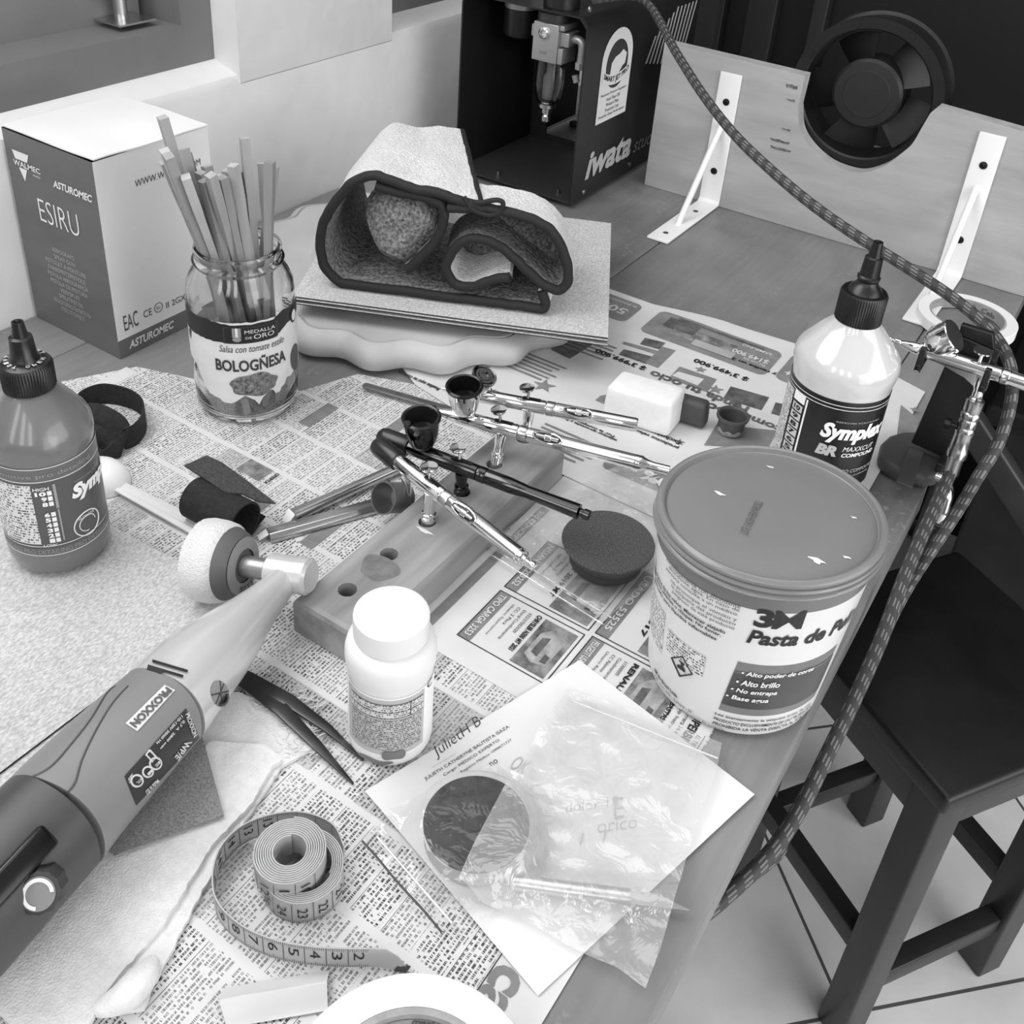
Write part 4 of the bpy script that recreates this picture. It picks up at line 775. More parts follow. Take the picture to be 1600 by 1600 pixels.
# =================================================================== SQUEEZE BOTTLES
def bottle(name, label, B, zb, k, body, liquid_hi, lab_c, right):
    """k scales the body; lab_c = label grey"""
    t = thing(name, label, 'bottle', (B[0], B[1], T+zb)); o = (B[0], B[1], T+zb)
    r0 = .0318*k[0]; zs = k[1]   # body radius, height scale
    prof = [(0, 0), (r0*.80, 0), (r0*.93, .003), (r0*.99, .009), (r0, .015), (r0*.985, .0175), (r0*.985, .088*zs), (r0*1.0, .0905*zs), (r0*1.012, .096*zs), (r0*.995, .1015*zs), (r0*.94, .1055*zs), (r0*.74, .1150*zs), (r0*.52, .1245*zs), (.0132, .1275*zs), (.0132, .131*zs)]
    if right: prof = [(0, 0), (r0*.80, 0), (r0*.93, .003), (r0*.99, .009), (r0, .015), (r0*.985, .0175), (r0*.985, .0965), (r0*1.0, .0995), (r0*1.035, .107), (r0*1.04, .1115), (r0*1.01, .1165), (r0*.95, .1200), (r0*.80, .1270), (r0*.62, .1355), (.0165, .1425), (.0155, .147)]
    mb = MB(); mb.lathe(prof, o, seg=64, cap=True); obj('bottle_body', mb, body, t)
    ch = prof[-1][1]-.0035; cr = .0153 if not right else .0168; cap_h = .0185 if not right else .0235
    ft = T+zb
    m = MB(); vs = []; fs = []; K = 120
    rows = [(cr-.001, ch), (cr, ch+.0006), (cr, ch+cap_h-.002), (cr-.0012, ch+cap_h), (cr-.004, ch+cap_h+.0003)] if right else [(cr-.001, ch), (cr, ch+.0006), (cr, ch+cap_h-.003), (cr-.0015, ch+cap_h-.001), (cr-.0035, ch+cap_h), (.0085, ch+cap_h+.0008)]
    for j, (r, z) in enumerate(rows):
        for i in range(K):
            a = 2*PI*i/K; rr = r-(.00055 if (i % 2 and j in (1, 2)) else 0); vs.append((o[0]+rr*math.cos(a), o[1]+rr*math.sin(a), ft+z))
    for j in range(len(rows)-1): fs += [(j*K+i, j*K+(i+1) % K, (j+1)*K+(i+1) % K, (j+1)*K+i) for i in range(K)]
    fs.append(tuple((len(rows)-1)*K+i for i in range(K))); m.add(vs, fs); cap = obj('screw_cap', m, blackpl, t)
    zt = ch+cap_h
    m = MB()
    if right: np = [(.0122, zt+.0003), (.0100, zt+.0042), (.0078, zt+.0062), (.0072, zt+.0085), (.0080, zt+.0100), (.0082, zt+.0118), (.0070, zt+.013), (.0064, zt+.024), (.0062, zt+.0265), (.0048, zt+.0275), (.0034, zt+.0385), (.0022, zt+.0385), (.0016, zt+.036), (0, zt+.036)]
    else: np = [(.0092, zt+.0008), (.0088, zt+.0025), (.0076, zt+.004), (.0068, zt+.0145), (.0066, zt+.016), (.0046, zt+.0168), (.0034, zt+.0262), (.0022, zt+.0262), (.0014, zt+.024), (0, zt+.024)]
    m.lathe(np, (o[0], o[1], ft), seg=32, cap=True); obj('nozzle', m, blackpl, cap)
    m = MB()
    if not right:
        for i, cch in enumerate('TWIST OPEN TWIST'):
            if cch == ' ': continue
            a = -2.6+i*.36; c = Vector((math.cos(a), math.sin(a), 0)); rr_ = Vector((-c.y, c.x, 0))
            m.quadtext(cch, Vector((o[0], o[1], ft+zt+.0011))+c*.0090-rr_*.0012, rr_*.0024, c*.0028, 0, .03)
        obj('cap_lettering', m, M('cap_white', .8, .5), cap)
    cyl = Cyl(B, lambda z: r0*.985); lab = MB()
    return t, cyl, lab, r0*.985, zb
symp = M('bottle_amber_grey', .44, .22, var=.02, vscale=12, coat=.4); sympw = M('bottle_milky', .80, .14, coat=.6)
# left one
LB = (-.5155, .2935)
t, cy, lab, R, zb = bottle('squeeze_bottle', 'translucent grey squeeze bottle of polish with dark label on the white sheets at far left', LB, .0083, (1., 1.), symp, True, .3, False)
aR = cy.hit(134, 690)[0]; aM = cy.hit(84, 800)[0]; aL = aM-1.6
cy.patch(lab, aL-.3, aR+.6, zb+.0195, zb+.087, 0, .0003, n=60)
cy.patch(lab, aL-.3, aR+.6, zb+.0775, zb+.0872, 1, .0005, n=60); cy.patch(lab, aL-.3, aR+.6, zb+.0195, zb+.0255, 1, .0005, n=60)
for z in (.0268, .0775, .0872, .0192): cy.patch(lab, aL-.3, aR+.6, zb+z, zb+z+.0005, 2, .0006, n=60, m=1)
aS = cy.hit(45, 740)[0]; aE = cy.hit(75, 735)[0]
cy.patch(lab, aL-.3, aS-.02, zb+.029, zb+.0755, 3, .0006, n=40)
cy.text(lab, 'HIGH', aS+.02, aE-.05, zb+.0712, zb+.0737, 2, .01, 0, .0009)
zz = .0672
for i, n_ in enumerate(('10', '9', '8', '', '6', '5', '4', '3', '2', '1')):
    if n_: cy.text(lab, n_, aS+.04+(0 if n_ == '10' else .1), aS+.24, zb+zz, zb+zz+.0033, 2, .05, 0, .0009); cy.patch(lab, aS+.26, aS+.34, zb+zz, zb+zz+.0033, 2, .0009, n=3, m=1)
    zz -= .00415
cy.text(lab, 'LOW', aS+.02, aE-.1, zb+.0268, zb+.0290, 2, .01, 0, .0009)
cy.patch(lab, aE+.02, aE+.07, zb+.056, zb+.0745, 4, .0006, n=3); cy.patch(lab, aE+.03, aE+.06, zb+.030, zb+.055, 4, .0006, n=3)
a1 = cy.hit(110, 770)[0]; cy.text(lab, 'Symplex', a1, a1+1.55, zb+.0555, zb+.0690, 2, .06, .25, .0009); cy.text(lab, 'REMOVES SCRATCHES', a1+.1, a1+1.1, zb+.0700, zb+.0712, 4, 0, 0, .0008)
c = cy.hit(138, 828); ring = [cy.pt(c[0]+.0092*math.cos(a)/R, zb+.0445-.009+.0092*math.sin(a), .0008) for a in (2*PI*k/40 for k in range(41))]; lab.tube(ring, .0004, 6, 2); ring = [cy.pt(c[0]+.0058*math.cos(a)/R, zb+.0355+.0058*math.sin(a), .0008) for a in (2*PI*k/40 for k in range(31))]; lab.tube(ring, .0003, 6, 2)
cy.text(lab, 'SILOXANE', c[0]-.19, c[0]+.19, zb+.0405, zb+.0425, 2, 0, 0, .0008)
cy.text(lab, 'DETAILING PRO DETAILING PRO DETAILING', aL+.2, aR+.25, zb+.0208, zb+.0243, 5, .0, 0, .0008); cy.text(lab, 'automotive pro detailing', aL+.3, aR, zb+.0800, zb+.0838, 5, 0, 0, .0008)
obj('label', lab, [M('left_label', .34, .35), M('left_label_band', .40, .35), whiteink, printed('left_small_print', .86, .30, .0021, 520, .46), M('label_pale', .62, .5), M('left_band_ink', .60, .5)], t)
# right one
RB = (-.1325, .700); random.seed(9)
t, cy, lab, R, zb = bottle('squeeze_bottle', 'large white squeeze bottle of compound with black label and black cap behind the tub', RB, .003, (1.165, 1.), sympw, False, .1, True)
aC = math.atan2(-RB[1], -RB[0]); cy.patch(lab, aC-2.2, aC+2.2, zb+.012, zb+.0945, 0, .0003, n=80)
for z in (.0905, .0875): cy.patch(lab, aC-2.2, aC+2.2, zb+z, zb+z+.0005, 1, .0006, n=80, m=1)
aa = cy.hit(1243, 610)[0]; ab = cy.hit(1252, 620)[0]
cy.patch(lab, aa-.7, aa+.0, zb+.012, zb+.086, 2, .0006, n=20); cy.patch(lab, aa+.40, aa+.44, zb+.014, zb+.086, 1, .0006, n=3)
zz = .072
for n_ in ('10', '9', '8', '7', '6', '5', '4', '3', '2'): cy.patch(lab, aa+.07, aa+.35, zb+zz, zb+zz+.006, 3, .0007, n=6, m=1); cy.text(lab, n_, aa+.12, aa+.30, zb+zz+.0012, zb+zz+.0052, 0, .04, 0, .001); zz -= .0072
cy.patch(lab, aa+.05, aa+.37, zb+.080, zb+.0875, 1, .0007, n=6, m=1)
s0 = cy.hit(1279, 685); cy.text(lab, 'Symplex', s0[0], s0[0]+1.45, s0[1], s0[1]+.0175, 1, .05, .25, .0009); s1 = cy.hit(1273, 705); cy.text(lab, 'REMOVES SCRATCHES', s0[0]+.25, s0[0]+1.2, s0[1]+.0185, s0[1]+.0198, 4, 0, 0, .0008)
cy.text(lab, 'BR', s1[0], s1[0]+.42, s1[1], s1[1]+.0095, 4, .06, .2, .0009); cy.text(lab, 'MAXXCUT', s1[0]+.52, s1[0]+1.25, s1[1]+.0052, s1[1]+.0095, 1, .0, .2, .0009); cy.text(lab, 'COMPOUND', s1[0]+.52, s1[0]+1.3, s1[1], s1[1]+.0036, 1, .03, .2, .0009)
s2 = cy.hit(1309, 738); cy.text(lab, 'FAST CUT TO COMPOUND', s2[0]-.5, s2[0]+.9, s2[1], s2[1]+.0032, 4, .0, .2, .0009); cy.text(lab, 'for machine polishing', s2[0]-.3, s2[0]+.8, s2[1]-.004, s2[1]-.0018, 4, .0, .2, .0009)
obj('label', lab, [M('right_label', .075, .3), whiteink, printed('right_small_print', .82, .35, .0022, 520, .46), M('label_chip', .80, .5), M('label_pale2', .72, .5)], t)
# =================================================================== POLISHING PASTE TUB
TB = (-.1085, .4755); tt = thing('paste_tub', 'big round plastic tub of polishing paste with grey lid at the table edge', 'tub', (TB[0], TB[1], T+.0016)); SHR = .55
zb = .0018; rf = lambda z: .0522+(.0612-.0522)*max(0, min(1, (z-zb)/.116))
def shear(mb_):
    for v in mb_.v: v.z = T+(v.z-T)*(1+SHR*(v.x-TB[0]))
    return mb_
mb = MB(); prof = [(0, zb), (.049, zb), (.0516, zb+.0016), (.0522, zb+.004)]+[(rf(z), z) for z in (.02, .04, .06, .08, .10, .1175)]+[(.0624, .1180), (.0624, .1188), (.0595, .1192), (.0595, .121)]
mb.lathe(prof, (*TB, T), seg=96); obj('tub_body', shear(mb), M('tub_plastic', .86, .3), tt)
lid = M('tub_lid', .50, .24, var=.01, vscale=8); mb = MB()
mb.lathe([(.0610, .1193), (.0643, .1197), (.0648, .1206), (.0640, .1218), (.0626, .1224), (.0638, .1232), (.0644, .1246), (.0638, .1258), (.0622, .1264), (.0634, .1272), (.0638, .1292), (.0628, .1306), (.0612, .1313), (.0598, .1306), (.0590, .1280), (.0584, .1276), (.0577, .1280), (.0565, .1284), (.030, .1292), (0, .1296)], (*TB, T), seg=128, cap=False); lo = obj('lid', shear(mb), lid, tt)
cy = Cyl(TB, rf, SHR); lab = MB()
c0 = cy.hit(1130, 1060)[0]
cy.patch(lab, c0-2.6, c0+1.9, .008, .1174, 0, .0002, n=110, m=6); cy.patch(lab, c0-2.6, c0+1.9, .1080, .1174, 1, .0004, n=110, m=2)
g0 = cy.hit(1176, 977); g1 = cy.hit(1246, 980); cy.text(lab, '3', g0[0], g0[0]+.165, g0[1], g0[1]+.0140, 2, .045, .0, .0007); cy.text(lab, 'M', g0[0]+.16, g0[0]+.43, g0[1], g0[1]+.0140, 2, .008, .0, .0007)
h0 = cy.hit(1166, 1000); cy.text(lab, 'Pasta de Pulir', h0[0], h0[0]+1.24, h0[1]-.001, h0[1]+.0098, 2, .03, .2, .0007)
p0 = cy.hit(1120, 1100); p1 = cy.hit(1150, 1018); 
for (za, zc, mi, l) in ((.022, .066, 4, .0004), (.028, .0565, 3, .0006), (.0565, .0585, 6, .0006)):
    vs = []; n = 30
    for j, z in enumerate((za, zc)):
        for i in range(n+1): a = p0[0]+.03+(z-.022)*1.6+(1.18-(z-.022)*1.5)*i/n; vs.append(cy.pt(a, z, l))
    lab.add(vs, [(i, i+1, n+2+i, n+1+i) for i in range(n)], mi)
for k, (s_, w) in enumerate((('• Alto poder de corte', .74), ('• Alto brillo', .43), ('• No entrapa', .46), ('• Base agua', .43))):
    q = cy.hit(1158-8*k, 1052+11.5*k); cy.text(lab, s_, q[0], q[0]+w, q[1]-.001, q[1]+.0036, 5, .02, .15, .0012)
q = cy.hit(1117, 1114)
for k, (s_, w) in enumerate((('Lea atentamente la etiqueta antes de usar', 1.18), ('PRODUCTO EXCLUSIVAMENTE DE USO PROFESIONAL', 1.22), ('PROHIBIDA LA VENTA DIRECTA AL PUBLICO', 1.2))): cy.text(lab, s_, q[0]+.0, q[0]+w, .0165-.0042*k, .0190-.0042*k, 2, .015, .1, .0008)
for k, (s_, w) in enumerate((('inmediatamente con abundante', .86), ('abundante agua. En caso de', .80), ('persona consulte a un médico.', .84), ('no provoque el vómito y', .74), ('la etiqueta del producto', .72), ('peligroso de este producto', .70))):
    q = cy.hit(1158-2*k, 947+7*k); cy.text(lab, s_, q[0]-w, q[0], q[1]-.001, q[1]+.0022, 7, 0, 0, .0008)
for k, (s_, w) in enumerate((('fuera del alcance de los niños. Mantener alejado', 1.25), ('de calor, llamas abiertas o chispas. No fumar.', 1.18), ('adecuado para líquidos inflamables', .98))):
    q = cy.hit(1134-7*k, 988+5.5*k); cy.text(lab, s_, q[0]-w, q[0], q[1]-.001, q[1]+.0024, 2, .02, 0, .0008)
a_ = cy.hit(1008, 960)[0]; cy.patch(lab, a_-.5, a_+.55, .034, .068, 8, .0004, n=30); cy.patch(lab, a_-.5, a_+.2, .072, .092, 9, .0004, n=30)
b_ = cy.hit(1046, 978); cy.patch(lab, b_[0], b_[0]+.50, b_[1]-.019, b_[1]-.001, 8, .0006, n=16)
q = cy.hit(1066, 1040); dm = [(0, -.0075), (.0062, 0), (0, .0075), (-.0062, 0)]
cy.shape(lab, dm, q[0], 2, .0007, .003) if False else None
R_ = rf(q[1]); pts = [cy.pt(q[0]+x/R_, q[1]+z, .0009) for x, z in ((0, -.0085), (.0078, 0), (0, .0085), (-.0078, 0), (0, -.0085))]; lab.tube(pts, .0005, 6, 2, cap=False); lab.add([cy.pt(q[0]+x/R_, q[1]+z, .0009) for x, z in ((-.003, -.003), (.003, -.003), (.003, -.001), (.001, .001), (.0025, .004), (-.002, .004), (0, .001), (-.003, -.001))], [tuple(range(8))], 2, smooth=False)
e_ = cy.hit(1040, 1066); cy.text(lab, '3M do Brasil Ltda.', e_[0]-.22, e_[0]+.22, e_[1]-.002, e_[1]+.001, 2, .02, 0, .0008); cy.text(lab, 'CEP 13171-970 - Sumaré - SP', e_[0]-.2, e_[0]+.42, e_[1]-.0062, e_[1]-.0038, 7, 0, 0, .0008); cy.text(lab, 'Industria Brasileira', e_[0]+.3, e_[0]+.80, e_[1]-.0095, e_[1]-.0071, 7, 0, 0, .0008)
obj('label', lab, [M('tub_label', .87, .3), M('tub_band', .42, .3), M('tub_ink', .12, .5), M('tub_panel', .25, .35, var=.04, vscale=30), M('tub_panel_light', .45, .35, var=.05, vscale=20), whiteink, M('tub_panel_mid', .38, .4), M('tub_ink_grey', .3, .5), printed('tub_small_print', .87, .25, .0022, 700, .40), printed('tub_small_print_fine', .87, .22, .0018, 900, .38)], tt)
lt = MB(); a = P(1168, 838, .1292); b = P(1192, 787, .1292); dirv = (b-a); up = Vector((-dirv.y, dirv.x, 0)).normalized()*.0046
lt.quadtext('LOTE 154OSH FEB.MAR/2022', Vector((a.x, a.y, T+.1300)), Vector((dirv.x, dirv.y, 0)), up, 0, -.015); obj('lid_lettering', lt, ink, lo)
m = MB(); 
for (x, y, w) in ((1125, 768, .006), (1205, 728, .004), (1275, 882, .008), (1320, 878, .004), (1332, 815, .003)):
    q = P(x, y, .129); rr = math.hypot(q.x-TB[0], q.y-TB[1]); zz = T+.1296-.0004*(rr/.03 if rr < .03 else 1+(rr-.03)/.027*2.5)+.0005
    m.add([(q.x+w*.5*math.cos(a)*(1+.5*math.sin(3*a+x)), q.y+w*.22*math.sin(a)*(1+.4*math.cos(2*a+y)), zz) for a in (2*PI*k/14 for k in range(14))], [tuple(range(14))], 0, smooth=False)
obj('paste_splash', shear(m), M('paste_white', .95, .3), lo)
# =================================================================== PILL BOTTLE
PB = (-.2487, .3114); pt_ = thing('pill_bottle', 'small white pill bottle with a grey printed label standing by the wooden block', 'bottle', (*PB, T+.001))
mb = MB(); mb.lathe([(0, .0012), (.0205, .0012), (.0232, .003), (.0240, .0065), (.0238, .0085), (.0236, .010), (.0236, .060), (.0243, .0625), (.0248, .067), (.0247, .0725), (.0235, .077), (.0208, .0795), (.0180, .0805), (.0178, .082)], (*PB, T), seg=72); obj('bottle_body', mb, white, pt_)
mb = MB(); vs = []; fs = []; K = 120; rows = [(.0190, .0812), (.0202, .0818), (.0203, .0935), (.0200, .0952), (.0188, .0960), (.0178, .0957)]
for j, (r, z) in enumerate(rows):
    for i in range(K): a = 2*PI*i/K; rr = r-(.00025 if i % 2 and j in (1, 2) else 0); vs.append((PB[0]+rr*math.cos(a), PB[1]+rr*math.sin(a), T+z))
for j in range(len(rows)-1): fs += [(j*K+i, j*K+(i+1) % K, (j+1)*K+(i+1) % K, (j+1)*K+i) for i in range(K)]
fs += [tuple((len(rows)-1)*K+i for i in range(K)), tuple(range(K))[::-1]]; mb.add(vs, fs); obj('screw_cap', mb, white, pt_)
cy = Cyl(PB, .0236); lab = MB(); aL = cy.hit(548, 1080)[0]; aM = cy.hit(606, 1080)[0]; aR = cy.hit(663, 1080)[0]
cy.patch(lab, aL-.15, aR+.9, .0105, .057, 2, .0002, n=60); cy.patch(lab, aL-.05, aR-.02, .0125, .0555, 0, .0004, n=40)
cy.patch(lab, aL+.12, aR-.10, .0165, .0405, 1, .0006, n=30); cy.patch(lab, aL+.12, aR-.07, .0420, .0525, 3, .0006, n=30)
for z in (.042, .0465, .0525): cy.patch(lab, aL+.12, aR-.07, z, z+.0003, 4, .0008, n=30, m=1)
cy.patch(lab, aR-.42, aR-.40, .042, .0525, 4, .0008, n=2); cy.text(lab, 'C', aR+.08, aR+.30, .0525, .0575, 4, 0, 0, .0006)
stain = [(.004*math.cos(a)*1.6+.029, .0125+.004*math.sin(a)+.001*math.sin(3*a)) for a in (2*PI*k/20 for k in range(20))]
cy.shape(lab, stain, aL, 5, .0010, .003); cy.shape(lab, [(.018+.011*math.cos(a), .0062+.0018*math.sin(a)*(1+.4*math.sin(4*a))) for a in (2*PI*k/24 for k in range(24))], aL, 5, .0008, .003)
obj('label', lab, [M('pill_label', .72, .45), printed('pill_small_print', .72, .2, .00145, 900, .38), M('pill_label_white', .93, .45), printed('pill_table_print', .82, .25, .0016, 900, .42), ink, M('pill_stain', .45, .5)], pt_)
# =================================================================== ERASERS, SMALL CUP, FOAM PAD
def block(name, label, cat, base, h, taper, mat, bev, shear=(0, 0)):
    """base: 4 xy points; top shrinks by taper towards centre"""
    c = sum((Vector(p) for p in base), Vector((0, 0)))/4; m = MB(); vs = []; fs = []; z0 = T+.0026; N = 7
    for j in range(N+1):
        u = j/N; k = 1-taper*u**2; 
        for p in base: q = c+(Vector(p)-c)*k; vs.append((q.x+shear[0]*u, q.y+shear[1]*u, z0+h*u))
    for j in range(N): fs += [(j*4+i, j*4+(i+1) % 4, j*4+4+(i+1) % 4, j*4+4+i) for i in range(4)]
    fs += [(3, 2, 1, 0), tuple(N*4+i for i in range(4))]; m.add(vs, fs, smooth=True)
    return tag(obj(name, m, mat, bevel=bev), label, cat)
w0, w1_, w2, w3 = P(939, 652, .003), P(1043, 684, .003), P(1066, 655, .003), P(972, 622, .003)
w3 = w0+(w2-w1_)
block('eraser', 'white worn eraser block lying beside a dark one on the advert page', 'eraser', [w0.xy, w1_.xy, w2.xy, w3.xy], .0325, .05, M('eraser_white', .93, .6, var=.02, vscale=80), .0032)
d0 = w1_+(w2-w1_)*1.06+Vector((.001, 0, 0)); dx = (w1_-w0).normalized(); dy = (w2-w1_).normalized(); q1 = P(1098, 672, .003); q0_ = q1-dx*.062; 
block('eraser', 'dark grey eraser block behind the white eraser', 'eraser', [q0_.xy, q1.xy, (q1+dy*.014).xy, (q0_+dy*.014).xy], .0235, .05, M('eraser_dark', .27, .6, var=.03, vscale=60), .004)
cc = (-.2118, .7150); m = MB(); zt = .0205
m.lathe([(0, .0028), (.0100, .0028), (.0106, .0035), (.0112, .010), (.0114, .0165), (.0134, .0168), (.0138, .0180), (.0134, .0196), (.0122, .0198), (.0110, .0186), (.0106, .017), (.0100, .006), (.0095, .0048), (0, .0044)], (*cc, T), seg=48, cap=False); cu = obj('paint_cup', m, M('cup_plastic', .30, .45))
tag(cu, 'tiny dark round rubber cup with a flared rim between erasers and tub', 'cup')
m = MB(); m.lathe([(.0109, .0037), (.0112, .006), (.01135, .0065), (.0113, .008)], (*cc, T), seg=40, cap=False)
for i in range(len(m.v)): 
    if i >= 40*2: m.v[i].z += .0012*math.sin(i*1.3)
obj('paint_residue', m, M('residue', .55, .7, var=.1, vscale=300), cu)
FP = (-.2180, .5095); ft = thing('foam_pad', 'dark grey round foam polishing pad lying on a clear zip bag', 'polishing pad', (*FP, T+.004))
foam = M('foam_dark', .30, .95, var=.10, vscale=900, bump=1., bscale=1100, bdist=.0012); zf0 = .0042
m = MB(); m.lathe([(0, zf0), (.0245, zf0), (.0255, zf0+.001), (.0258, zf0+.005), (.0252, zf0+.0068)], (*FP, T), seg=64); obj('backing', m, M('foam_backing', .24, .9, bump=.5, bscale=900), ft)
m = MB(); m.lathe([(.0250, zf0+.0069), (.0262, zf0+.0075), (.0290, zf0+.0125), (.0318, zf0+.0165), (.0322, zf0+.0178), (.0316, zf0+.0186), (.02, zf0+.0188), (0, zf0+.0188)], (*FP, T), seg=72); obj('foam', m, foam, ft)
# =================================================================== PAPER NOTE, BAGS, PAD, KNIFE
nt_ = MB(); nc = [P(570, 1240), P(840, 1560), P(1178, 1245), P(905, 1035)]; zN = lambda x, y: T+.0022+.0006*fbm(x, y, 3, 14)
nt_.poly([tuple(p.xy) for p in nc], zN, .008, 0)
xa = (nc[3]-nc[0]).normalized(); ya_ = Vector((-xa.y, xa.x, 0)); nO = nc[0]
def note_text(s, px, w, h, mi=1, b=0., sh=0., rot=0.):
    q = P(*px, .0022); X = Vector((xa.x*math.cos(rot)-xa.y*math.sin(rot), xa.x*math.sin(rot)+xa.y*math.cos(rot), 0)); Y = Vector((-X.y, X.x, 0))
    nt_.text(s, lambda u, v: (lambda p: Vector((p.x, p.y, zN(p.x, p.y)+.0004)))(q+X*(w*u)+Y*(h*v)), mi, b, sh)
note_text('JULIETH CATHERYNE BAUTISTA ISAZA', (666, 1221), .059, .0026, 1, 0); note_text('Cargo: MÉDICO EXPERTO', (695, 1214), .039, .0026, 1, 0); note_text('Registro Médico 1098671727', (722, 1209), .036, .0020, 2)
note_text('JulietH B', (684, 1188), .036, .0085, 1, -.012, .35, .08); u0, u1 = P(674, 1200, .003), P(712, 1178, .003); nt_.add([u0, u1, u1+Vector((0, .0004, 0)), u0+Vector((0, .0004, 0))], [(0, 1, 2, 3)], 1, smooth=False); note_text('no', (768, 1198), .005, .0025, 2); note_text('OK', (795, 1200), .009, .010, 3, 0, .2, -1.2)
for (px, s_, w, h) in (((885, 1270), 'dolor 18', .03, .006), ((935, 1302), 'orico', .022, .007), ((905, 1320), '1 T', .02, .006), ((960, 1280), 'E', .008, .012)): note_text(s_, px, w, h, 3, -.01, .3, -.5)
no = obj('paper_note', nt_, [M('note_paper', .89, .75), ink, greyink, M('note_pen', .74, .7)]); tag(no, 'white prescription note with signature lying under the clear bags at front right', 'note')
DK = (-.1710, .2855); dkt = thing('velcro_pad', 'round dark pad inside a small zip bag lying on the white note', 'polishing pad', (*DK, T+.004))
m = MB(); m.lathe([(0, .0040), (.0262, .0040), (.0270, .006), (.0270, .0150)], (*DK, T), seg=64, cap=False); obj('foam_side', m, M('pad_foam_pale', .74, .9, bump=.6, bscale=900), dkt)
m = MB(); m.lathe([(.0271, .0151), (.0273, .0158), (.0270, .0166), (.02, .0168), (0, .0168)], (*DK, T), seg=64, cap=False); obj('velcro_face', m, M('velcro_dark', .22, .85, var=.05, vscale=200, bump=.6, bscale=900), dkt)
def drape(x, y, z0, seed, amp, bodies=()):
    z = z0+amp*(.5+.5*fbm(x, y, seed, 45))+amp*.7*(.5+.5*fbm(x, y, seed+3, 110))
    for (bx_, by_, r, h) in bodies:
        d = math.hypot(x-bx_, y-by_); k = 1 if d < r else max(0, 1-(d-r)/.012); k = k*k*(3-2*k); z = max(z, z0+(h-z0)*k+amp*.25*(.5+.5*fbm(x, y, seed+7, 90)))
    return z
def pxy(pts, z=.003): return [tuple(P(x, y, z).xy) for x, y in pts]
film1 = film('clear_bag_film', .03, .04, .06, .28); film2 = film('frosted_bag_film', .25, .10, .14, .5); film3 = film('clear_pouch_film', .2, .12, .10, .5)
b1 = thing('zip_bag', 'small clear zip bag holding the round dark pad', 'bag', (-.185, .27, T+.003))
m = MB(); o1 = pxy([(549, 1306), (600, 1272), (700, 1232), (775, 1196), (850, 1240), (880, 1300), (830, 1390), (735, 1455), (690, 1466)])
m.poly(o1, lambda x, y: T+drape(x, y, .0034, 2, .0042, ((*DK, .028, .0176),)), .003, 0); obj('film', m, film1, b1)
m = MB(); s0, s1 = P(566, 1318, .006), P(690, 1460, .006); m.tube([s0.lerp(s1, k/10)+Vector((0, 0, .002+.0006*math.sin(k))) for k in range(11)], .0006, 8); obj('zip_line', m, M('zip_dark', .25, .5), b1)
m = MB(); s0, s1 = P(590, 1312, .006), P(706, 1446, .006); m.tube([s0.lerp(s1, k/10)+Vector((0, 0, .002)) for k in range(11)], .0007, 8); obj('zip_ridge', m, film('zip_ridge_film', .35, .2), b1)
kn = thing('craft_knife', 'metal craft knife with knurled grip inside the frosted zip bag', 'knife', (-.12, .28, T+.004))
k0, k1, k2 = P(800, 1378, .008), P(912, 1393, .008), P(985, 1402, .008); kb = P(1075, 1413, .006); ax = (k2-k0).normalized()
m = MB(); m.tube([k0, k0+ax*.001, k0.lerp(k1, .5), k1-ax*.0002], [.0035, .0040, .0040, .0040], 20); obj('handle', m, M('knife_alu', .85, .3, 1.), kn)
m = MB(); n = 24; m.tube([k1+ax*(((k2-k1).length)*i/n) for i in range(n+1)], [.0042 if i % 2 else .0040 for i in range(n+1)], 20); obj('knurled_grip', m, steel, kn)
m = MB(); pe = Vector((0, 0, 1)).cross(ax).normalized()*.0035; m.prism([k2+pe-ax*.002, k2-pe-ax*.002, kb-pe, kb-pe*.9+ax*.001, k2.lerp(kb, .45)+pe], (0, 0, .0004)); obj('blade', m, steel, kn)
b2 = thing('zip_bag', 'large frosted zip bag with a craft knife, overhanging the front table edge', 'bag', (-.11, .30, T+.003))
m = MB(); o2 = pxy([(885, 1083), (1005, 1122), (1126, 1168), (1117, 1215), (1085, 1300), (1050, 1420), (1030, 1490), (1007, 1551), (960, 1520), (900, 1492), (830, 1452), (745, 1415), (716, 1398), (740, 1345), (795, 1240), (840, 1150)])
def on_knife(x, y):
    a = Vector((k0.x, k0.y)); b = Vector((kb.x, kb.y)); p = Vector((x, y)); t = max(0, min(1, (p-a).dot(b-a)/(b-a).length_squared)); return (p-(a+(b-a)*t)).length
def z_b2(x, y):
    z = drape(x, y, .0046, 11, .0032, ((*DK, .0285, .0195),)); d = on_knife(x, y); k = max(0, 1-max(0, d-.004)/.009); return T+max(z, .0046+.0088*k*k*(3-2*k))
m.poly(o2, z_b2, .003, 0); obj('film', m, film2, b2)
m = MB(); s0, s1 = P(893, 1100, .007), P(1120, 1190, .007); m.tube([s0.lerp(s1, k/12)+Vector((0, 0, .0028)) for k in range(13)], .0006, 8); obj('zip_line', m, film('zip_pale_film', .5, .2), b2)
b3 = thing('zip_bag', 'clear empty zip bag under the dark foam pad beside the tub', 'bag', (-.22, .50, T+.0025))
m = MB(); o3 = pxy([(757, 858), (850, 910), (945, 974), (1010, 925), (1060, 862), (1040, 800), (1015, 742), (965, 732), (925, 752), (870, 782), (815, 815)])
m.poly(o3, lambda x, y: T+(.0028+.0002*fbm(x, y, 4, 60) if math.hypot(x-FP[0], y-FP[1]) < .027 else min(.0028+.3*(math.hypot(x-FP[0], y-FP[1])-.027)+.0002, drape(x, y, .0030, 21, .0045))), .003, 0); obj('film', m, film3, b3)
m = MB()
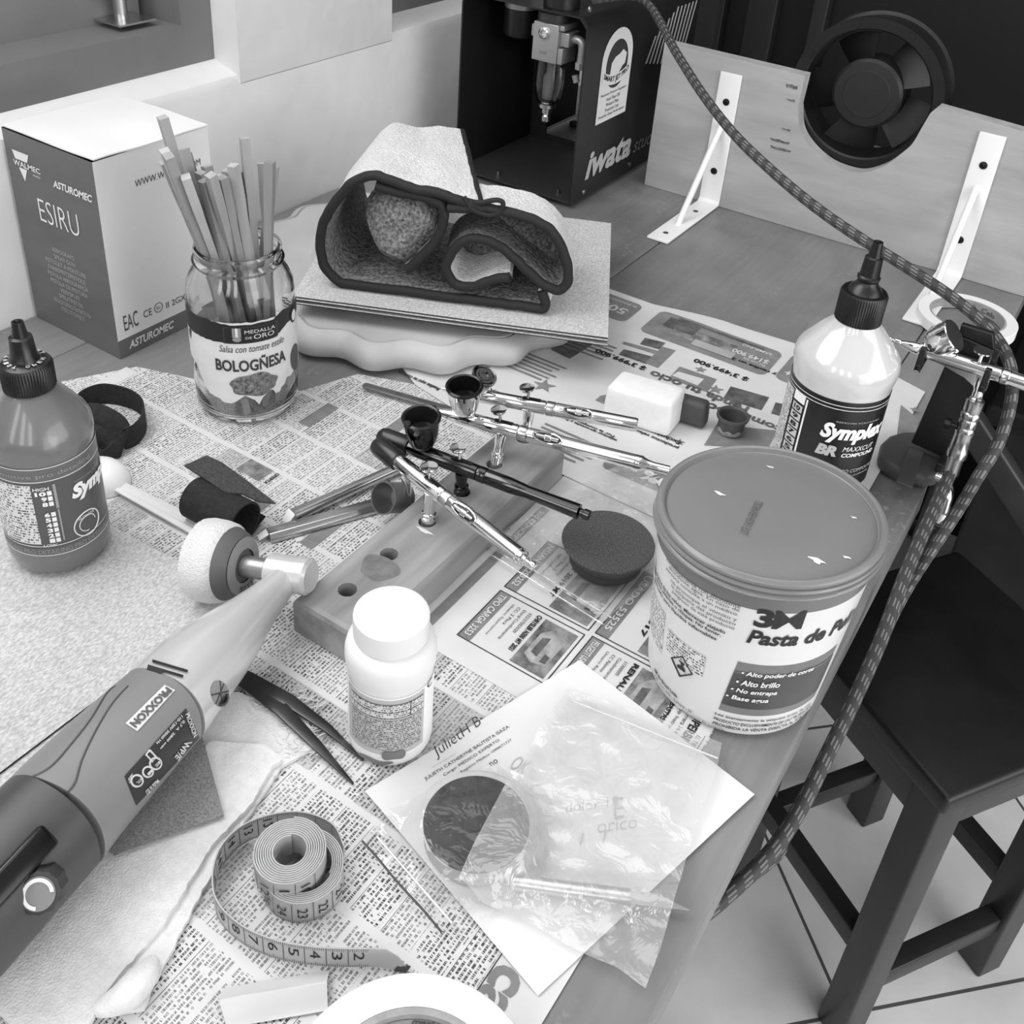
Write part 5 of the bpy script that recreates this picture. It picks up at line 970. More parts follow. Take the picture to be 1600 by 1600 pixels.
for (a, b) in (((762, 866), (942, 978)), ((776, 858), (955, 968))): s0, s1 = P(*a, .004), P(*b, .004); m.tube([s0.lerp(s1, k/10)+Vector((0, 0, .0015)) for k in range(11)], .0005, 8)
obj('zip_line', m, film('zip_clear_film', .45, .25), b3)
# =================================================================== TAPE MEASURE
tm = thing('tape_measure', 'rolled tailor tape measure with printed centimetre marks, its end uncurled on the newspaper', 'tape measure', (-.228, .215, T+.001))
tpm = M('tape_cloth', .66, .5, var=.03, vscale=40); zt0 = T+.0016; hT = .0150
def spiral(c, r0, r1, turns, a0, z, n=60): return [(c[0]+(r0+(r1-r0)*i/(n*turns))*math.cos(a0+2*PI*i/n), c[1]+(r0+(r1-r0)*i/(n*turns))*math.sin(a0+2*PI*i/n), z) for i in range(int(n*turns)+1)]
c1 = (-.2330, .2150); c2 = (-.2262, .2172)
m = MB(); m.ribbon(spiral(c2, .0140, .0199, 6, .3, zt0), (0, 0, hT), .0007); obj('outer_coil', m, tpm, tm)
m = MB(); m.ribbon(spiral(c1, .0078, .0176, 9, 2.2, zt0+.0078), (0, 0, hT), .00078); cobj = obj('inner_coil', m, M('tape_coil', .68, .5, var=.05, vscale=70), tm)
lp = [(c1[0]+.0176*math.cos(1.7), c1[1]+.0176*math.sin(1.7)+.004, 0)]+[tuple(P(x, y, 0)) for x, y in ((440, 1300), (370, 1320), (335, 1370), (338, 1420), (365, 1463), (400, 1485), (450, 1503), (500, 1512), (550, 1514), (590, 1513))]
lp = [P(538, 1352), P(520, 1318), P(475, 1300), P(425, 1304), P(380, 1322), P(350, 1352), P(337, 1388), P(338, 1425), P(352, 1452), P(378, 1475), P(408, 1491), P(450, 1504), P(500, 1511), P(545, 1513), P(578, 1513)]
path = spline([(p.x, p.y, zt0) for p in lp], 8); e = P(655, 1520); n0 = len(path)
ups = [Vector((0, 0, hT))]*n0
for k, (px, py, lean) in enumerate(((594, 1514, .25), (612, 1517, .5), (630, 1521, .7))):
    q = P(px, py); path.append(Vector((q.x, q.y, zt0))); b_ = Vector((.45, .9, 0)).normalized(); hh = hT*(.82, .5, .18)[k]; ups.append(Vector((b_.x*hh*math.sin(lean), b_.y*hh*math.sin(lean), hh*math.cos(lean))))
m = MB(); m.ribbon(path, ups, .0006); ro = obj('loose_end', m, M('tape_loose', .70, .5), tm); m = MB(); m.ribbon([path[-2].lerp(path[-1], .2), path[-1], path[-1]+(path[-1]-path[-2])*.25], [ups[-1]*1.25]*3, .0014); obj('metal_tip', m, M('tip_metal', .35, .35, .8), tm)
# marks and numbers along the loose end (outer side) and on the coils
cum = [0]
for i in range(1, n0): cum.append(cum[-1]+(path[i]-path[i-1]).length)
def at_s(s):
    for i in range(1, n0):
        if cum[i] >= s: t = (s-cum[i-1])/(cum[i]-cum[i-1]); p = path[i-1].lerp(path[i], t); return p, (path[i]-path[i-1]).normalized()
    return path[n0-1], (path[n0-1]-path[n0-2]).normalized()
mk = MB(); tot = cum[-1]
def on_tape(s, z, side): p, t = at_s(s); nn = Vector((t.y, -t.x, 0))*side; return p+nn*.0005+Vector((0, 0, z))
def mark(mb_, f, s, w, z0, z1, side): mb_.add([f(s, z0, side), f(s+w, z0, side), f(s+w, z1, side), f(s, z1, side)], [(0, 1, 2, 3)], 0, smooth=False)
for side in (1, -1):
    k = 0; s = tot
    while s > .004:
        L = .0150 if k % 10 == 0 else (.0032 if k % 5 == 0 else .0022)
        mark(mk, on_tape, s, .00022 if k % 10 else .0003, .0003, L, side)
        if k % 10: mark(mk, on_tape, s, .0002, .0150-.0022, .0148, side)
        s -= .001; k += 1
for i in range(2, 16):
    s = tot-.010*(i-2)-.0065; n_ = str(i) if i < 10 else ('139', '140', '141', '14', '13', '12')[i-10]
    if s < .012: break
    mk.text(n_, lambda u, v: on_tape(s+.0048*v-.0008, .0122-(.0062 if len(n_) < 3 else .009)*u, 1 if i < 10 else -1), 0, .0)
obj('marks', mk, ink, ro)
mk = MB()
def on_coil(c, r, z_): return lambda s, z, side: Vector((c[0]+(r+.0006)*math.cos(s/r), c[1]+(r+.0006)*math.sin(s/r), z_+z))
for (c, r, z_, nums, a0) in ((c1, .0178, zt0+.0078, ('13', '12', '11', '10'), -2.35), (c2, .0200, zt0, ('26', '25', '24', '23', '22', '21'), -2.6)):
    f = on_coil(c, r, z_); 
    for k in range(-5, 52): mark(mk, f, a0*r+k*.001, .0003 if k % 10 == 0 else .0002, .0003, .0150 if k % 10 == 0 else .0024, 1)
    for j, n_ in enumerate(nums): mk.text(n_, lambda u, v: f(a0*r+.010*j+.0027+.0048*v, .0040+.0072*(1-u), 1), 0, 0)
obj('coil_marks', mk, ink, cobj)
# =================================================================== MASKING TAPE ROLLS, FOLDED FOIL
def roll(name, label, c, z, h, ro, rc, ri, g, pr):
    t = thing(name, label, 'tape roll', (*c, T+z)); o = (*c, T+z)
    m = MB(); m.lathe([(rc+.0002, 0), (ro-.0006, 0), (ro, .0006), (ro, h-.0006), (ro-.0006, h), (rc+.0002, h)], o, seg=96, cap=False); m.lathe([(rc+.0002, h), (rc+.0002, 0)], o, seg=96, cap=False); obj('tape', m, M(name+'_tape', g, .6, bump=.1, bscale=300), t)
    m = MB(); m.lathe([(ri, h), (ri, 0), (rc, 0), (rc, h), (ri, h)], o, seg=96, cap=False); obj('core', m, M('cardboard_core', .62, .8, var=.06, vscale=60), t); return t, o
t, o = roll('masking_tape', 'large white masking tape roll lying flat at the bottom edge of the photo', (-.1170, .1618), .0012, .021, .0545, .0400, .0370, .93, True)
m = MB(); c3 = Vector((o[0], o[1], 0)); rI = .0367
def inner(a, z): return Vector((o[0]+rI*math.cos(a), o[1]+rI*math.sin(a), T+z))
am = math.atan2(P(660, 1580).y-o[1], P(660, 1580).x-o[0])
m.text('Sly', lambda u, v: inner(am+.62-.30*u, .006+.012*v), 0, .04, .3); m.text('masking tape', lambda u, v: inner(am+.10-.75*u, .0135+.005*v), 0, .03, .3); m.text('(   )', lambda u, v: inner(am-.35-.25*u, .005+.006*v), 0)
for k in range(2): m.add([inner(am+1.1-2.4*i/24, .0028+.0155*k) for i in range(25)]+[inner(am+1.1-2.4*i/24, .0032+.0155*k) for i in range(25)], [(i, i+1, 26+i, 25+i) for i in range(24)], 0)
obj('core_lettering', m, M('core_ink', .33, .6), t)
t, o = roll('masking_tape', 'thin pale masking tape roll lying behind the airbrush holder near the bracket', (-.0945, 1.052), .0012, .0115, .0490, .0375, .0358, .72, False)
m = MB(); am = math.atan2(1., .2); rI = .0356
m.text('Scotch  Celo', lambda u, v: Vector((o[0]+rI*math.cos(am+.8-1.3*u), o[1]+rI*math.sin(am+.8-1.3*u), T+.0035+.006*v)), 0, .02, .2); obj('core_lettering', m, M('core_ink', .33, .6), t)
fo = thing('folded_strip', 'pale folded strip of tape or paper beside the white tape roll at the bottom edge', 'strip', (-.20, .168, T+.001))
a, b, c, d = P(342, 1566, .004), P(511, 1537, .004), P(512, 1572, .001), P(352, 1600, .001); m = MB(); rows = []
for (u, dz) in ((0, .0045), (.08, .006), (.2, .0062), (.45, .0050), (.75, .0032), (1.05, .0012), (1.3, .0008)):
    rows.append([a.lerp(b, s/10)*(1-u)+d.lerp(c, s/10)*u+Vector((0, 0, 0)) for s in range(11)])
    for p in rows[-1]: p.z = T+.0014+dz+.0006*fbm(p.x, p.y, 0, 90)
m.add([p for r_ in rows for p in r_], [(j*11+i, j*11+i+1, j*11+12+i, j*11+11+i) for j in range(6) for i in range(10)]); m2 = [p+Vector((.002, .003, 0)) for p in rows[0]]
m.add(rows[0]+[Vector((p.x-.004, p.y+.006, T+.0016)) for p in rows[0]], [(i, i+1, 12+i, 11+i) for i in range(10)]); obj('strip', m, M('satin_strip', .84, .28), fo)
# =================================================================== WHITE FLANNEL CLOTH, SANDPAPER SCRAP, TWEEZERS
flan = M('flannel', .885, .95, var=.03, vscale=160, bump=.6, bscale=900, bdist=.0010)
cl = thing('flannel_cloth', 'white frayed flannel cloth folded under the polisher at lower left', 'cloth', (-.31, .18, T+.001))
def frayed(pts, amp, step=.0025):
    o = []
    for i, p in enumerate(pts):
        q = pts[(i+1) % len(pts)]; L = max(1, int(math.hypot(q[0]-p[0], q[1]-p[1])/step))
        for k in range(L):
            x = p[0]+(q[0]-p[0])*k/L; y = p[1]+(q[1]-p[1])*k/L; o.append((x+amp*fbm(x, y, 1, 300), y+amp*fbm(x, y, 8, 300)))
    return o
random.seed(5)
under = frayed(pxy([(-30, 1520), (160, 1585), (225, 1580), (240, 1545), (330, 1370), (395, 1270), (440, 1200), (500, 1165), (478, 1125), (430, 1105), (372, 1085), (300, 1090), (150, 1250), (-60, 1400)], .002), .0012)
m = MB(); m.poly(under, lambda x, y: T+.0040+.0008*fbm(x, y, 2, 30)+.0002*fbm(x, y, 6, 120), .005, 0, th=.0025); obj('lower_layer', m, flan, cl)
upper = frayed(pxy([(-40, 1540), (0, 1585), (30, 1615), (140, 1602), (160, 1560), (190, 1520), (250, 1455), (300, 1375), (330, 1325), (395, 1255), (425, 1200), (440, 1190), (418, 1165), (330, 1160), (160, 1300), (-60, 1460)], .006), .0010)
def z_up(x, y): return T+.0074+.0014*fbm(x, y, 3, 22)+.0002*fbm(x, y, 9, 130)
m = MB(); m.poly(upper, z_up, .005, 0, th=.0034); obj('upper_layer', m, flan, cl)
m = MB(); m.tube(spline([P(150, 1578, .005), P(190, 1560, .0075), P(222, 1530, .008), P(240, 1500, .006)], 6), [.003+.004*math.sin(PI*i/18) for i in range(19)], 14); obj('rolled_corner', m, flan, cl)
m = MB()
for i in range(150):
    q = P(*[(random.uniform(425, 500), random.uniform(1095, 1185)), (random.uniform(380, 470), random.uniform(1080, 1110))][i % 2 if i < 110 else 1], .004); a = random.uniform(-.6, 1.6); L = random.uniform(.005, .014)
    m.tube(spline([q, q+Vector((L*.4*math.cos(a), L*.4*math.sin(a), .0008)), q+Vector((L*math.cos(a+.5), L*math.sin(a+.5), -.0012))], 3), .00024, 4)
obj('loose_threads', m, flan, cl)
m = MB(); sc_ = pxy([(350, 1275), (316, 1150), (250, 1120), (90, 1270), (180, 1338)], .010); m.poly(sc_, lambda x, y: T+.0108, .012, 0, th=.0008); tag(obj('sandpaper_piece', m, M('grit_grey', .52, .9, var=.10, vscale=900, bump=.6, bscale=1200, bdist=.0004)), 'grey corner of fine sandpaper lying on the flannel cloth under the polisher', 'sandpaper')
tz = thing('tweezers', 'dark steel pointed tweezers lying between polisher and pill bottle', 'tweezers', (-.30, .28, T+.003))
tzm = M('tweezer_steel', .30, .25, .9)
for (pts, wd) in ((((352, 1040), (385, 1058), (450, 1095), (510, 1135), (568, 1180)), (.004, .0042, .0042, .0028, .0006)), (((352, 1046), (384, 1066), (440, 1110), (495, 1163), (552, 1217)), (.004, .0042, .0044, .0030, .0006))):
    m = MB(); L_ = [P(x, y, .0068+.003*k*0) for k, (x, y) in enumerate(pts)]; top = []; n = len(L_)
    for i, p in enumerate(L_):
        t = (L_[min(i+1, n-1)]-L_[max(i-1, 0)]).normalized(); nn = Vector((-t.y, t.x, 0))*wd[i]; z_ = Vector((0, 0, (.0, .0008, .0016, .0, -.0035)[i])); top.append((p-nn+z_, p+nn+z_))
    vs = [q for a in top for q in a]+[q-Vector((0, 0, .0016)) for a in top for q in a]; k = 2*n
    fs = [(2*i, 2*i+1, 2*i+3, 2*i+2) for i in range(n-1)]+[(k+2*i, k+2*i+2, k+2*i+3, k+2*i+1) for i in range(n-1)]+[(2*i, 2*i+2, k+2*i+2, k+2*i) for i in range(n-1)]+[(2*i+1, k+2*i+1, k+2*i+3, 2*i+3) for i in range(n-1)]+[(0, k, k+1, 1), (k-2, k-1, 2*k-1, 2*k-2)]
    m.add(vs, fs, 0, smooth=False); obj('arm', m, tzm, tz, bevel=.0004)
# =================================================================== POLISHER
po = thing('angle_polisher', 'grey electric angle polisher with white pad, lying across the sheets and the flannel cloth', 'power tool', (-.34, .2, T+.011))
silver = M('polisher_silver', .82, .27, .3, coat=.4); bodyg = M('polisher_grey', .50, .42); tailg = M('polisher_dark', .26, .42)
axp = [(455, 893, .0085, .036), (430, 922, .0095, .037), (400, 953, .0125, .0375), (370, 985, .0165, .0385), (335, 1020, .0205, .039), (300, 1053, .0228, .0395), (257, 1103, .0245, .040), (200, 1160, .0258, .041), (120, 1243, .0272, .0415), (85, 1283, .0278, .042), (20, 1350, .0282, .042), (-40, 1412, .0285, .042), (-85, 1460, .0280, .042), (-110, 1487, .022, .042)]
cen = [P(x, y, z) for x, y, r, z in axp]; rad = [a[2] for a in axp]
def loft(i0, i1, grow=0., K=48, sub=4, sq=2.3):
    C_ = spline(cen[i0:i1+1], sub); Rr = [v.x for v in spline([(r, 0, 0) for r in rad[i0:i1+1]], sub)]; vs = []; n = len(C_)
    for i, c in enumerate(C_):
        t = (C_[min(i+1, n-1)]-C_[max(i-1, 0)]).normalized(); X = t.cross(Vector((0, 0, 1))).normalized(); Z = X.cross(t)
        for k in range(K):
            a = 2*PI*k/K; ca, sa = math.cos(a), math.sin(a); f = (abs(ca)**sq+abs(sa)**sq)**(-1/sq); vs.append(c+(X*ca+Z*sa*1.02)*f*(Rr[i]+grow))
    m = MB(); m.add(vs, [(i*K+k, i*K+(k+1) % K, (i+1)*K+(k+1) % K, (i+1)*K+k) for i in range(n-1) for k in range(K)]); m.add([vs[k] for k in range(K)], [tuple(range(K))], smooth=False); m.add([vs[(n-1)*K+k] for k in range(K)], [tuple(range(K))], smooth=False); return m
m_sil = loft(0, 6, .0004); obj('gear_housing', m_sil, silver, po); m_body = loft(6, 9); obj('motor_housing', m_body, bodyg, po); m_tail = loft(9, 13, -.0001); obj('rear_housing', m_tail, tailg, po)
tree_s, tree_b, tree_t = bvh(m_sil), bvh(m_body), bvh(m_tail)
# parting lines
m = MB()
for pts, tr in ((((40, 1217), (62, 1209), (84, 1194), (112, 1162), (141, 1125), (166, 1085), (180, 1072)), 0), (((84, 1262), (94, 1250), (116, 1225), (128, 1187), (150, 1141), (175, 1100), (200, 1072)), 0)):
    L_ = []
    for p in spline([(x, y, 0) for x, y in pts], 8):
        h = tree_b.ray_cast(CAM, ray(p.x, p.y).normalized())
        if h[0] is not None: L_.append(h[0])
    if len(L_) > 3: m.tube(L_, .0006, 6)
obj('parting_line', m, M('seam_dark', .30, .6), po)
m = MB()
for (a, b) in (((238, 1034), (292, 1050)), ((231, 1042), (285, 1058))): decal(m, tree_s, [(a[0], a[1]+2.5), (b[0], b[1]+2.5), (b[0]+1, b[1]-1.5), (a[0]+1, a[1]-1.5)], 0, 8, 1, .0010)
obj('vent_slot', m, M('slot_dark', .10, .7), po)
m = MB(); vs = []
for f_ in (.02, .35, .7, 1.):
    for k in range(28):
        a = 2*PI*k/28; q_ = (344+(14*math.cos(a)+3*math.sin(a))*f_, 1084+21*math.sin(a)*f_); h = tree_s.ray_cast(CAM, ray(*q_).normalized()); vs.append((h[0] if h[0] is not None else P(*q_, .04))-ray(*q_).normalized()*.0006)
m.add(vs, [(j*28+k, j*28+(k+1) % 28, (j+1)*28+(k+1) % 28, (j+1)*28+k) for j in range(3) for k in range(28)], 0)
for (a, b) in (((335, 1072), (355, 1096)), ((350, 1068), (337, 1100)), ((331, 1086), (357, 1080)), ((344, 1064), (346, 1104))):
    hs = [tree_s.ray_cast(CAM, ray(*q).normalized())[0] for q in (a, ((a[0]+b[0])/2, (a[1]+b[1])/2), b)]
    if all(h is not None for h in hs): m.tube([h-ray(344, 1084).normalized()*.001 for h in hs], .0004, 6, 1)
obj('badge', m, [M('badge_grey', .55, .5), M('badge_ink', .25, .5)], po)
m = MB()
pl_ = [(260, 1074), (198, 1133), (212, 1143), (272, 1083)]       # name plate: baseline start top right, reads down-left
decal(m, tree_b, [(272, 1077), (200, 1140), (193, 1131), (262, 1068)][::1], 0, 10, 3, .0005) if False else decal(m, tree_b, [(257, 1071), (196, 1131), (214, 1143), (273, 1079)], 0, 10, 3, .0005)
decal(m, tree_b, [(259.5, 1074.5), (201, 1131.5), (212, 1139.5), (269.5, 1081)], 1, text='PROXXON', bold=.05, lift=.0010)
obj('name_plate', m, [M('plate_white', .88, .45), M('plate_ink', .35, .5)], po)
m = MB(); decal(m, tree_b, [(290, 1107), (194, 1213), (212, 1258), (311, 1152)], 0, 14, 5, .0005)
decal(m, tree_b, [(289, 1110), (293, 1112), (309, 1148), (303, 1153)], 2, 2, 2, .0007)
for (q, s_) in (([(287, 1117), (300, 1152), (306, 1146), (293, 1113)], 'PROXXON'), ([(287, 1157), (270, 1182), (276, 1188), (298, 1158)], 'WP/E'), ([(281, 1117), (241, 1161), (244, 1164), (284, 1121)], '110-120V 50/60 Hz'), ([(284, 1124), (247, 1168), (250, 1171), (287, 1128)], '0,7 A  2800 min'), ([(204, 1208), (197, 1217), (200, 1224), (207, 1214)], '3080767'), ([(243, 1216), (224, 1235), (228, 1241), (247, 1220)], 'Made in EU')):
    decal(m, tree_b, q, 1, text=s_, bold=.02, lift=.0011)
for (x, y, r_, s_) in ((243, 1193, 9, 'E'), (231, 1206, 8, '-'), (214, 1220, 9, 'ETL')):
    L_ = [tree_b.ray_cast(CAM, ray(x+r_*math.cos(a), y+r_*math.sin(a)).normalized())[0] for a in (2*PI*k/18 for k in range(19))]
    if all(l is not None for l in L_): m.tube([l-ray(x, y).normalized()*.0008 for l in L_], .0005, 6, 1)
    decal(m, tree_b, [(x+3, y-5), (x-4, y+2), (x-1, y+5), (x+5, y-2)], 1, text=s_, bold=.02, lift=.0011)
sq_ = [(234, 1172), (244, 1183), (238, 1190), (228, 1179), (234, 1172)]; L_ = [tree_b.ray_cast(CAM, ray(x, y).normalized())[0] for x, y in sq_]
if all(l is not None for l in L_): m.tube([l-ray(235, 1180).normalized()*.0008 for l in L_], .0005, 6, 1)
obj('rating_plate', m, [M('plate_dark', .17, .45), M('plate_pale_ink', .82, .5), M('plate_mid', .35, .5)], po)
# gear head, spindle, pad
hc = P(452, 896, .038); pcn = P(352, 879, .031); pa = (hc-pcn).normalized()
m = MB(); m.lathe([(.0098, -.014), (.0108, -.013), (.0110, .006), (.0115, .0062), (.0115, .0135), (.0095, .0155), (0, .0155)], hc, pa, 40); obj('gear_head', m, silver, po)
m = MB(); m.lathe([(.0068, 0), (.0068, .019)], hc-pa*.032, pa, 32); obj('spindle_collar', m, M('spindle_steel', .62, .35, .8), po)
pc0 = hc-pa*.0325
m = MB(); m.lathe([(0, 0), (.0105, 0), (.0110, -.0008), (.0180, -.0012), (.0185, -.002), (.0205, -.0035), (.0232, -.0095), (0, -.0095)], pc0, pa, 64, cap=False); bk = obj('backing_pad', m, M('backing_rubber', .36, .6, var=.02, vscale=60), po)
m = MB(); m.lathe([(.0108, .0003), (.0182, -.0008)], pc0+pa*.0005, pa, 64, cap=False); obj('pad_disc', m, M('backing_disc', .58, .5), bk)
m = MB(); m.lathe([(.0228, -.0094), (.0250, -.0115), (.0262, -.017), (.0266, -.026), (.0257, -.0305), (.022, -.0325), (0, -.033)], pc0, pa, 96, cap=False)
for v in m.v: 
    n_ = noise.noise(v*900)*.0004; v += (v-pc0).normalized()*n_
obj('wool_pad', m, M('wool_white', .92, .95, bump=1., bscale=900, bdist=.002), po)
m = MB(); u_ = Vector((0, 0, 1)); u_ = (u_-pa*u_.dot(pa)).normalized(); v_ = pa.cross(u_)
for i, ch in enumerate('PROXXON'):
    a = PI+.95-i*.27; c = u_*math.cos(a)+v_*math.sin(a); tdir = (v_*math.cos(a)-u_*math.sin(a)); o_ = pc0+c*.0128+pa*.0012
    m.quadtext(ch, o_+tdir*.0014, -tdir*.0028, -c*.0034 if False else c*.0038, 0, .03)
obj('pad_lettering', m, ink, bk)
# switch and speed dial
def hit_t(x, y):
    h = tree_t.ray_cast(CAM, ray(x, y).normalized())
    return (h[0], h[1]) if h[0] is not None else (P(x, y, .05), Vector((0, 0, 1)))
(a0, n0_), (a1, n1) = hit_t(12, 1372), hit_t(76, 1303); m = MB(); nrm = (n0_+n1).normalized(); ax = (a1-a0).normalized(); sd = nrm.cross(ax).normalized(); b0_ = a0-ax*.022
base = [b0_+sd*.006, b0_-sd*.006, a1-sd*.006, a1+sd*.006]; m.prism([p-nrm*.004 for p in base], nrm*.0062); obj('slide_switch', m, M('switch_black', .07, .2), po, bevel=.002)
(dc, dn) = hit_t(66, 1388); dn = (dn*.6+Vector((.75, -.1, .35))).normalized()
m = MB(); K = 24; vs = []; X = dn.orthogonal().normalized(); Y = dn.cross(X); rows = [(.0100, -.004), (.0100, .004), (.0092, .0058), (.0076, .0062)]
for (r, z) in rows:
    for k in range(K): a = 2*PI*k/K; rr = r*(1-(.07 if k % 2 else 0)*(r > .009)); vs.append(dc+dn*z+(X*math.cos(a)+Y*math.sin(a))*rr)
m.add(vs, [(j*K+k, j*K+(k+1) % K, (j+1)*K+(k+1) % K, (j+1)*K+k) for j in range(3) for k in range(K)]+[tuple(3*K+k for k in range(K))]); dl = obj('speed_dial', m, M('dial_dark', .22, .5), po)
m = MB(); m.lathe([(0, .0066), (.0072, .0066)], dc, dn, 32, cap=False); m.lathe([(.0050, .0070), (.0066, .0070)], dc, dn, 32, mi=1, cap=False); m.f = m.f[:-9]; m.mi = m.mi[:-9]; m.sm = m.sm[:-9]; obj('dial_face', m, [M('dial_face', .5, .4), M('dial_arc', .92, .4)], dl)
# =================================================================== VELCRO STRAPS, SPOON, METAL BARS
vel = M('velcro_black', .13, .9, var=.04, vscale=300, bump=.7, bscale=700, bdist=.001)
s1_ = thing('hook_loop_strap', 'black strap standing on edge in two loops beside the left bottle', 'strap', (-.61, .41, T+.001))
c = P(178, 655); lp = [P(x, y) for x, y in ((196, 704), (214, 696), (227, 678), (226, 656), (205, 640), (165, 632), (132, 644), (124, 664), (128, 680))]
m = MB(); m.ribbon(spline([(p.x, p.y, T+.0012) for p in lp], 8), (0, 0, .019), .0012); obj('outer_loop', m, vel, s1_)
Ct, Cb = P(165, 652, .019), P(168, 702, .002); m = MB(); pth = []; ups = []
U1 = (P(198, 672, .019)-P(136, 630, .019))*.5; U2 = Vector((-U1.y, U1.x, 0)).normalized()*.0105
for i in range(49):
    a_ = 2*PI*i/48; e_ = U1*math.cos(a_)+U2*math.sin(a_); lo_ = Vector((Cb.x, Cb.y, T+.0014))+e_*.55; pth.append(lo_); ups.append(Vector((Ct.x, Ct.y, T+.019))+e_-lo_)
m.ribbon(pth, ups, .0012); obj('inner_loop', m, vel, s1_)
m = MB(); q = [P(138, 706, .001), P(160, 735, .001), P(178, 722, .001)]; m.ribbon(spline([(p.x, p.y, T+.0012) for p in q], 6), (-.002, .003, .016), .0012); obj('strap_end', m, vel, s1_)
s2_ = thing('hook_loop_strap', 'black hook-and-loop strap rolled up, loose end up, behind the white polishing pad', 'strap', (-.47, .39, T+.001))
a, b = P(306, 778, .0165), P(384, 818, .0165); ax = (b-a); axn = ax.normalized(); sd = Vector((-axn.y, axn.x, 0)); rr = .0155; path = []
for i in range(60):
    t = i/59; an = -2.3+t*7.6; r_ = rr*(.86+.14*t); path.append(a+sd*(r_*math.cos(an))+Vector((0, 0, r_*math.sin(an)+.0012)))
e0 = path[-1]; tg = (path[-1]-path[-2]).normalized()
path = [p for p in path]+[e0+tg*.006+Vector((0, 0, .000)), e0+tg*.012-Vector((0, 0, .001))]
m = MB(); m.ribbon(path, ax, .0013, 0); obj('roll', m, vel, s2_)
m = MB(); qs = [P(288, 727, .0335), P(323, 711, .0335), P(348, 723, .0335), P(388, 752, .031), P(431, 786, .024), P(404, 783, .028), P(378, 771, .0325), P(352, 769, .0335), P(318, 746, .034)]
m.add(qs+[q-Vector((0, 0, .0012)) for q in qs], [tuple(range(9)), tuple(range(9, 18))[::-1]]+[(i, (i+1) % 9, 9+(i+1) % 9, 9+i) for i in range(9)], 0, smooth=False); obj('hook_end', m, M('velcro_hook', .22, .6, var=.08, vscale=500, bump=.8, bscale=900), s2_)
spn = thing('plastic_spoon', 'white plastic spoon lying face down on the newspaper between left bottle and rolled strap', 'spoon', (-.53, .36, T+.001))
hd, tp = P(188, 752, .006), P(318, 830, .004); ax = (tp-hd).normalized(); sd = Vector((-ax.y, ax.x, 0)); m = MB(); K = 24; vs = []; R1, R2, HZ = .0215, .0185, .0175; oc = P(161, 752, .0015)
for j in range(9):
    ph = PI/2*j/8
    for k in range(K): a = 2*PI*k/K; vs.append(Vector((oc.x, oc.y, T+.0015))+ax*(R1*math.cos(ph)*math.cos(a))+sd*(R2*math.cos(ph)*math.sin(a))+Vector((0, 0, HZ*math.sin(ph))))
m.add(vs, [(j*K+k, j*K+(k+1) % K, (j+1)*K+(k+1) % K, (j+1)*K+k) for j in range(8) for k in range(K)]); obj('bowl', m, M('spoon_plastic', .93, .4), spn)
m = MB(); p0 = Vector((oc.x, oc.y, T+.006))+ax*.014; p1 = Vector((tp.x, tp.y, T+.0045)); vs = []
for i in range(13):
    p = p0.lerp(p1, i/12); w = .0052+.0022*(i/12)
    for (x, z) in ((-w, -.0006), (-w, .0006), (-w*.45, .0012), (-w*.30, .0004), (w*.30, .0004), (w*.45, .0012), (w, .0006), (w, -.0006)): vs.append(p+sd*x+Vector((0, 0, z)))
m.add(vs, [(i*8+k, i*8+(k+1) % 8, (i+1)*8+(k+1) % 8, (i+1)*8+k) for i in range(12) for k in range(8)]+[tuple(range(8)), tuple(96+k for k in range(8))[::-1]], 0, smooth=False); obj('handle', m, M('spoon_handle', .88, .35), spn)
alum = M('aluminium_bar', .74, .24, 1.); al2 = M('cut_end_glint', .95, .45, .1)  # second one whitish: window reflection on the cut ends put into the colour
mt = thing('metal_tube', 'shiny flattened metal tube running from the polisher up to the cup of the front airbrush', 'tube', (-.41, .45, T+.001))
a, b = P(458, 806, .006), P(632, 727, .006); ax = (b-a).normalized(); m = MB(); m.tube([a, a+ax*.004, a.lerp(b, .5), b], [.0056, .0052, .0046, .0044], 20); obj('barrel', m, alum, mt)
m = MB(); m.prism([a+Vector((0, 0, .0052))-ax*.001+Vector((-ax.y, ax.x, 0))*.0045, a+Vector((0, 0, .0052))-ax*.001-Vector((-ax.y, ax.x, 0))*.0045, a-ax*.007-Vector((-ax.y, ax.x, 0))*.0035-Vector((0, 0, .002)), a-ax*.007+Vector((-ax.y, ax.x, 0))*.0035-Vector((0, 0, .002))], Vector((0, 0, -.0015))); obj('cut_end', m, al2, mt, bevel=.0005)
mc = thing('metal_channel', 'narrow metal channel bar lying on the newspaper below the shiny tube', 'bar', (-.40, .43, T+.001))
a, b = P(420, 838, .004), P(606, 786, .004); ax = (b-a).normalized(); sd = Vector((-ax.y, ax.x, 0)); z1 = Vector((0, 0, 1)); m = MB()
m.prism([a+sd*.0055+z1*(.0035), a-sd*.0020+z1*(.0035), a-sd*.0048+z1*.0005, a-sd*.0055-z1*.0025, a+sd*.0055-z1*.0025], b-a); obj('bar', m, alum, mc, bevel=.0006)
m = MB(); m.prism([a+sd*.0050+z1*.0036-ax*.0005, a-sd*.0018+z1*.0036-ax*.0005, a-sd*.001-ax*.007, a+sd*.0045-ax*.007], -z1*.001); obj('cut_end', m, al2, mc, bevel=.0003)
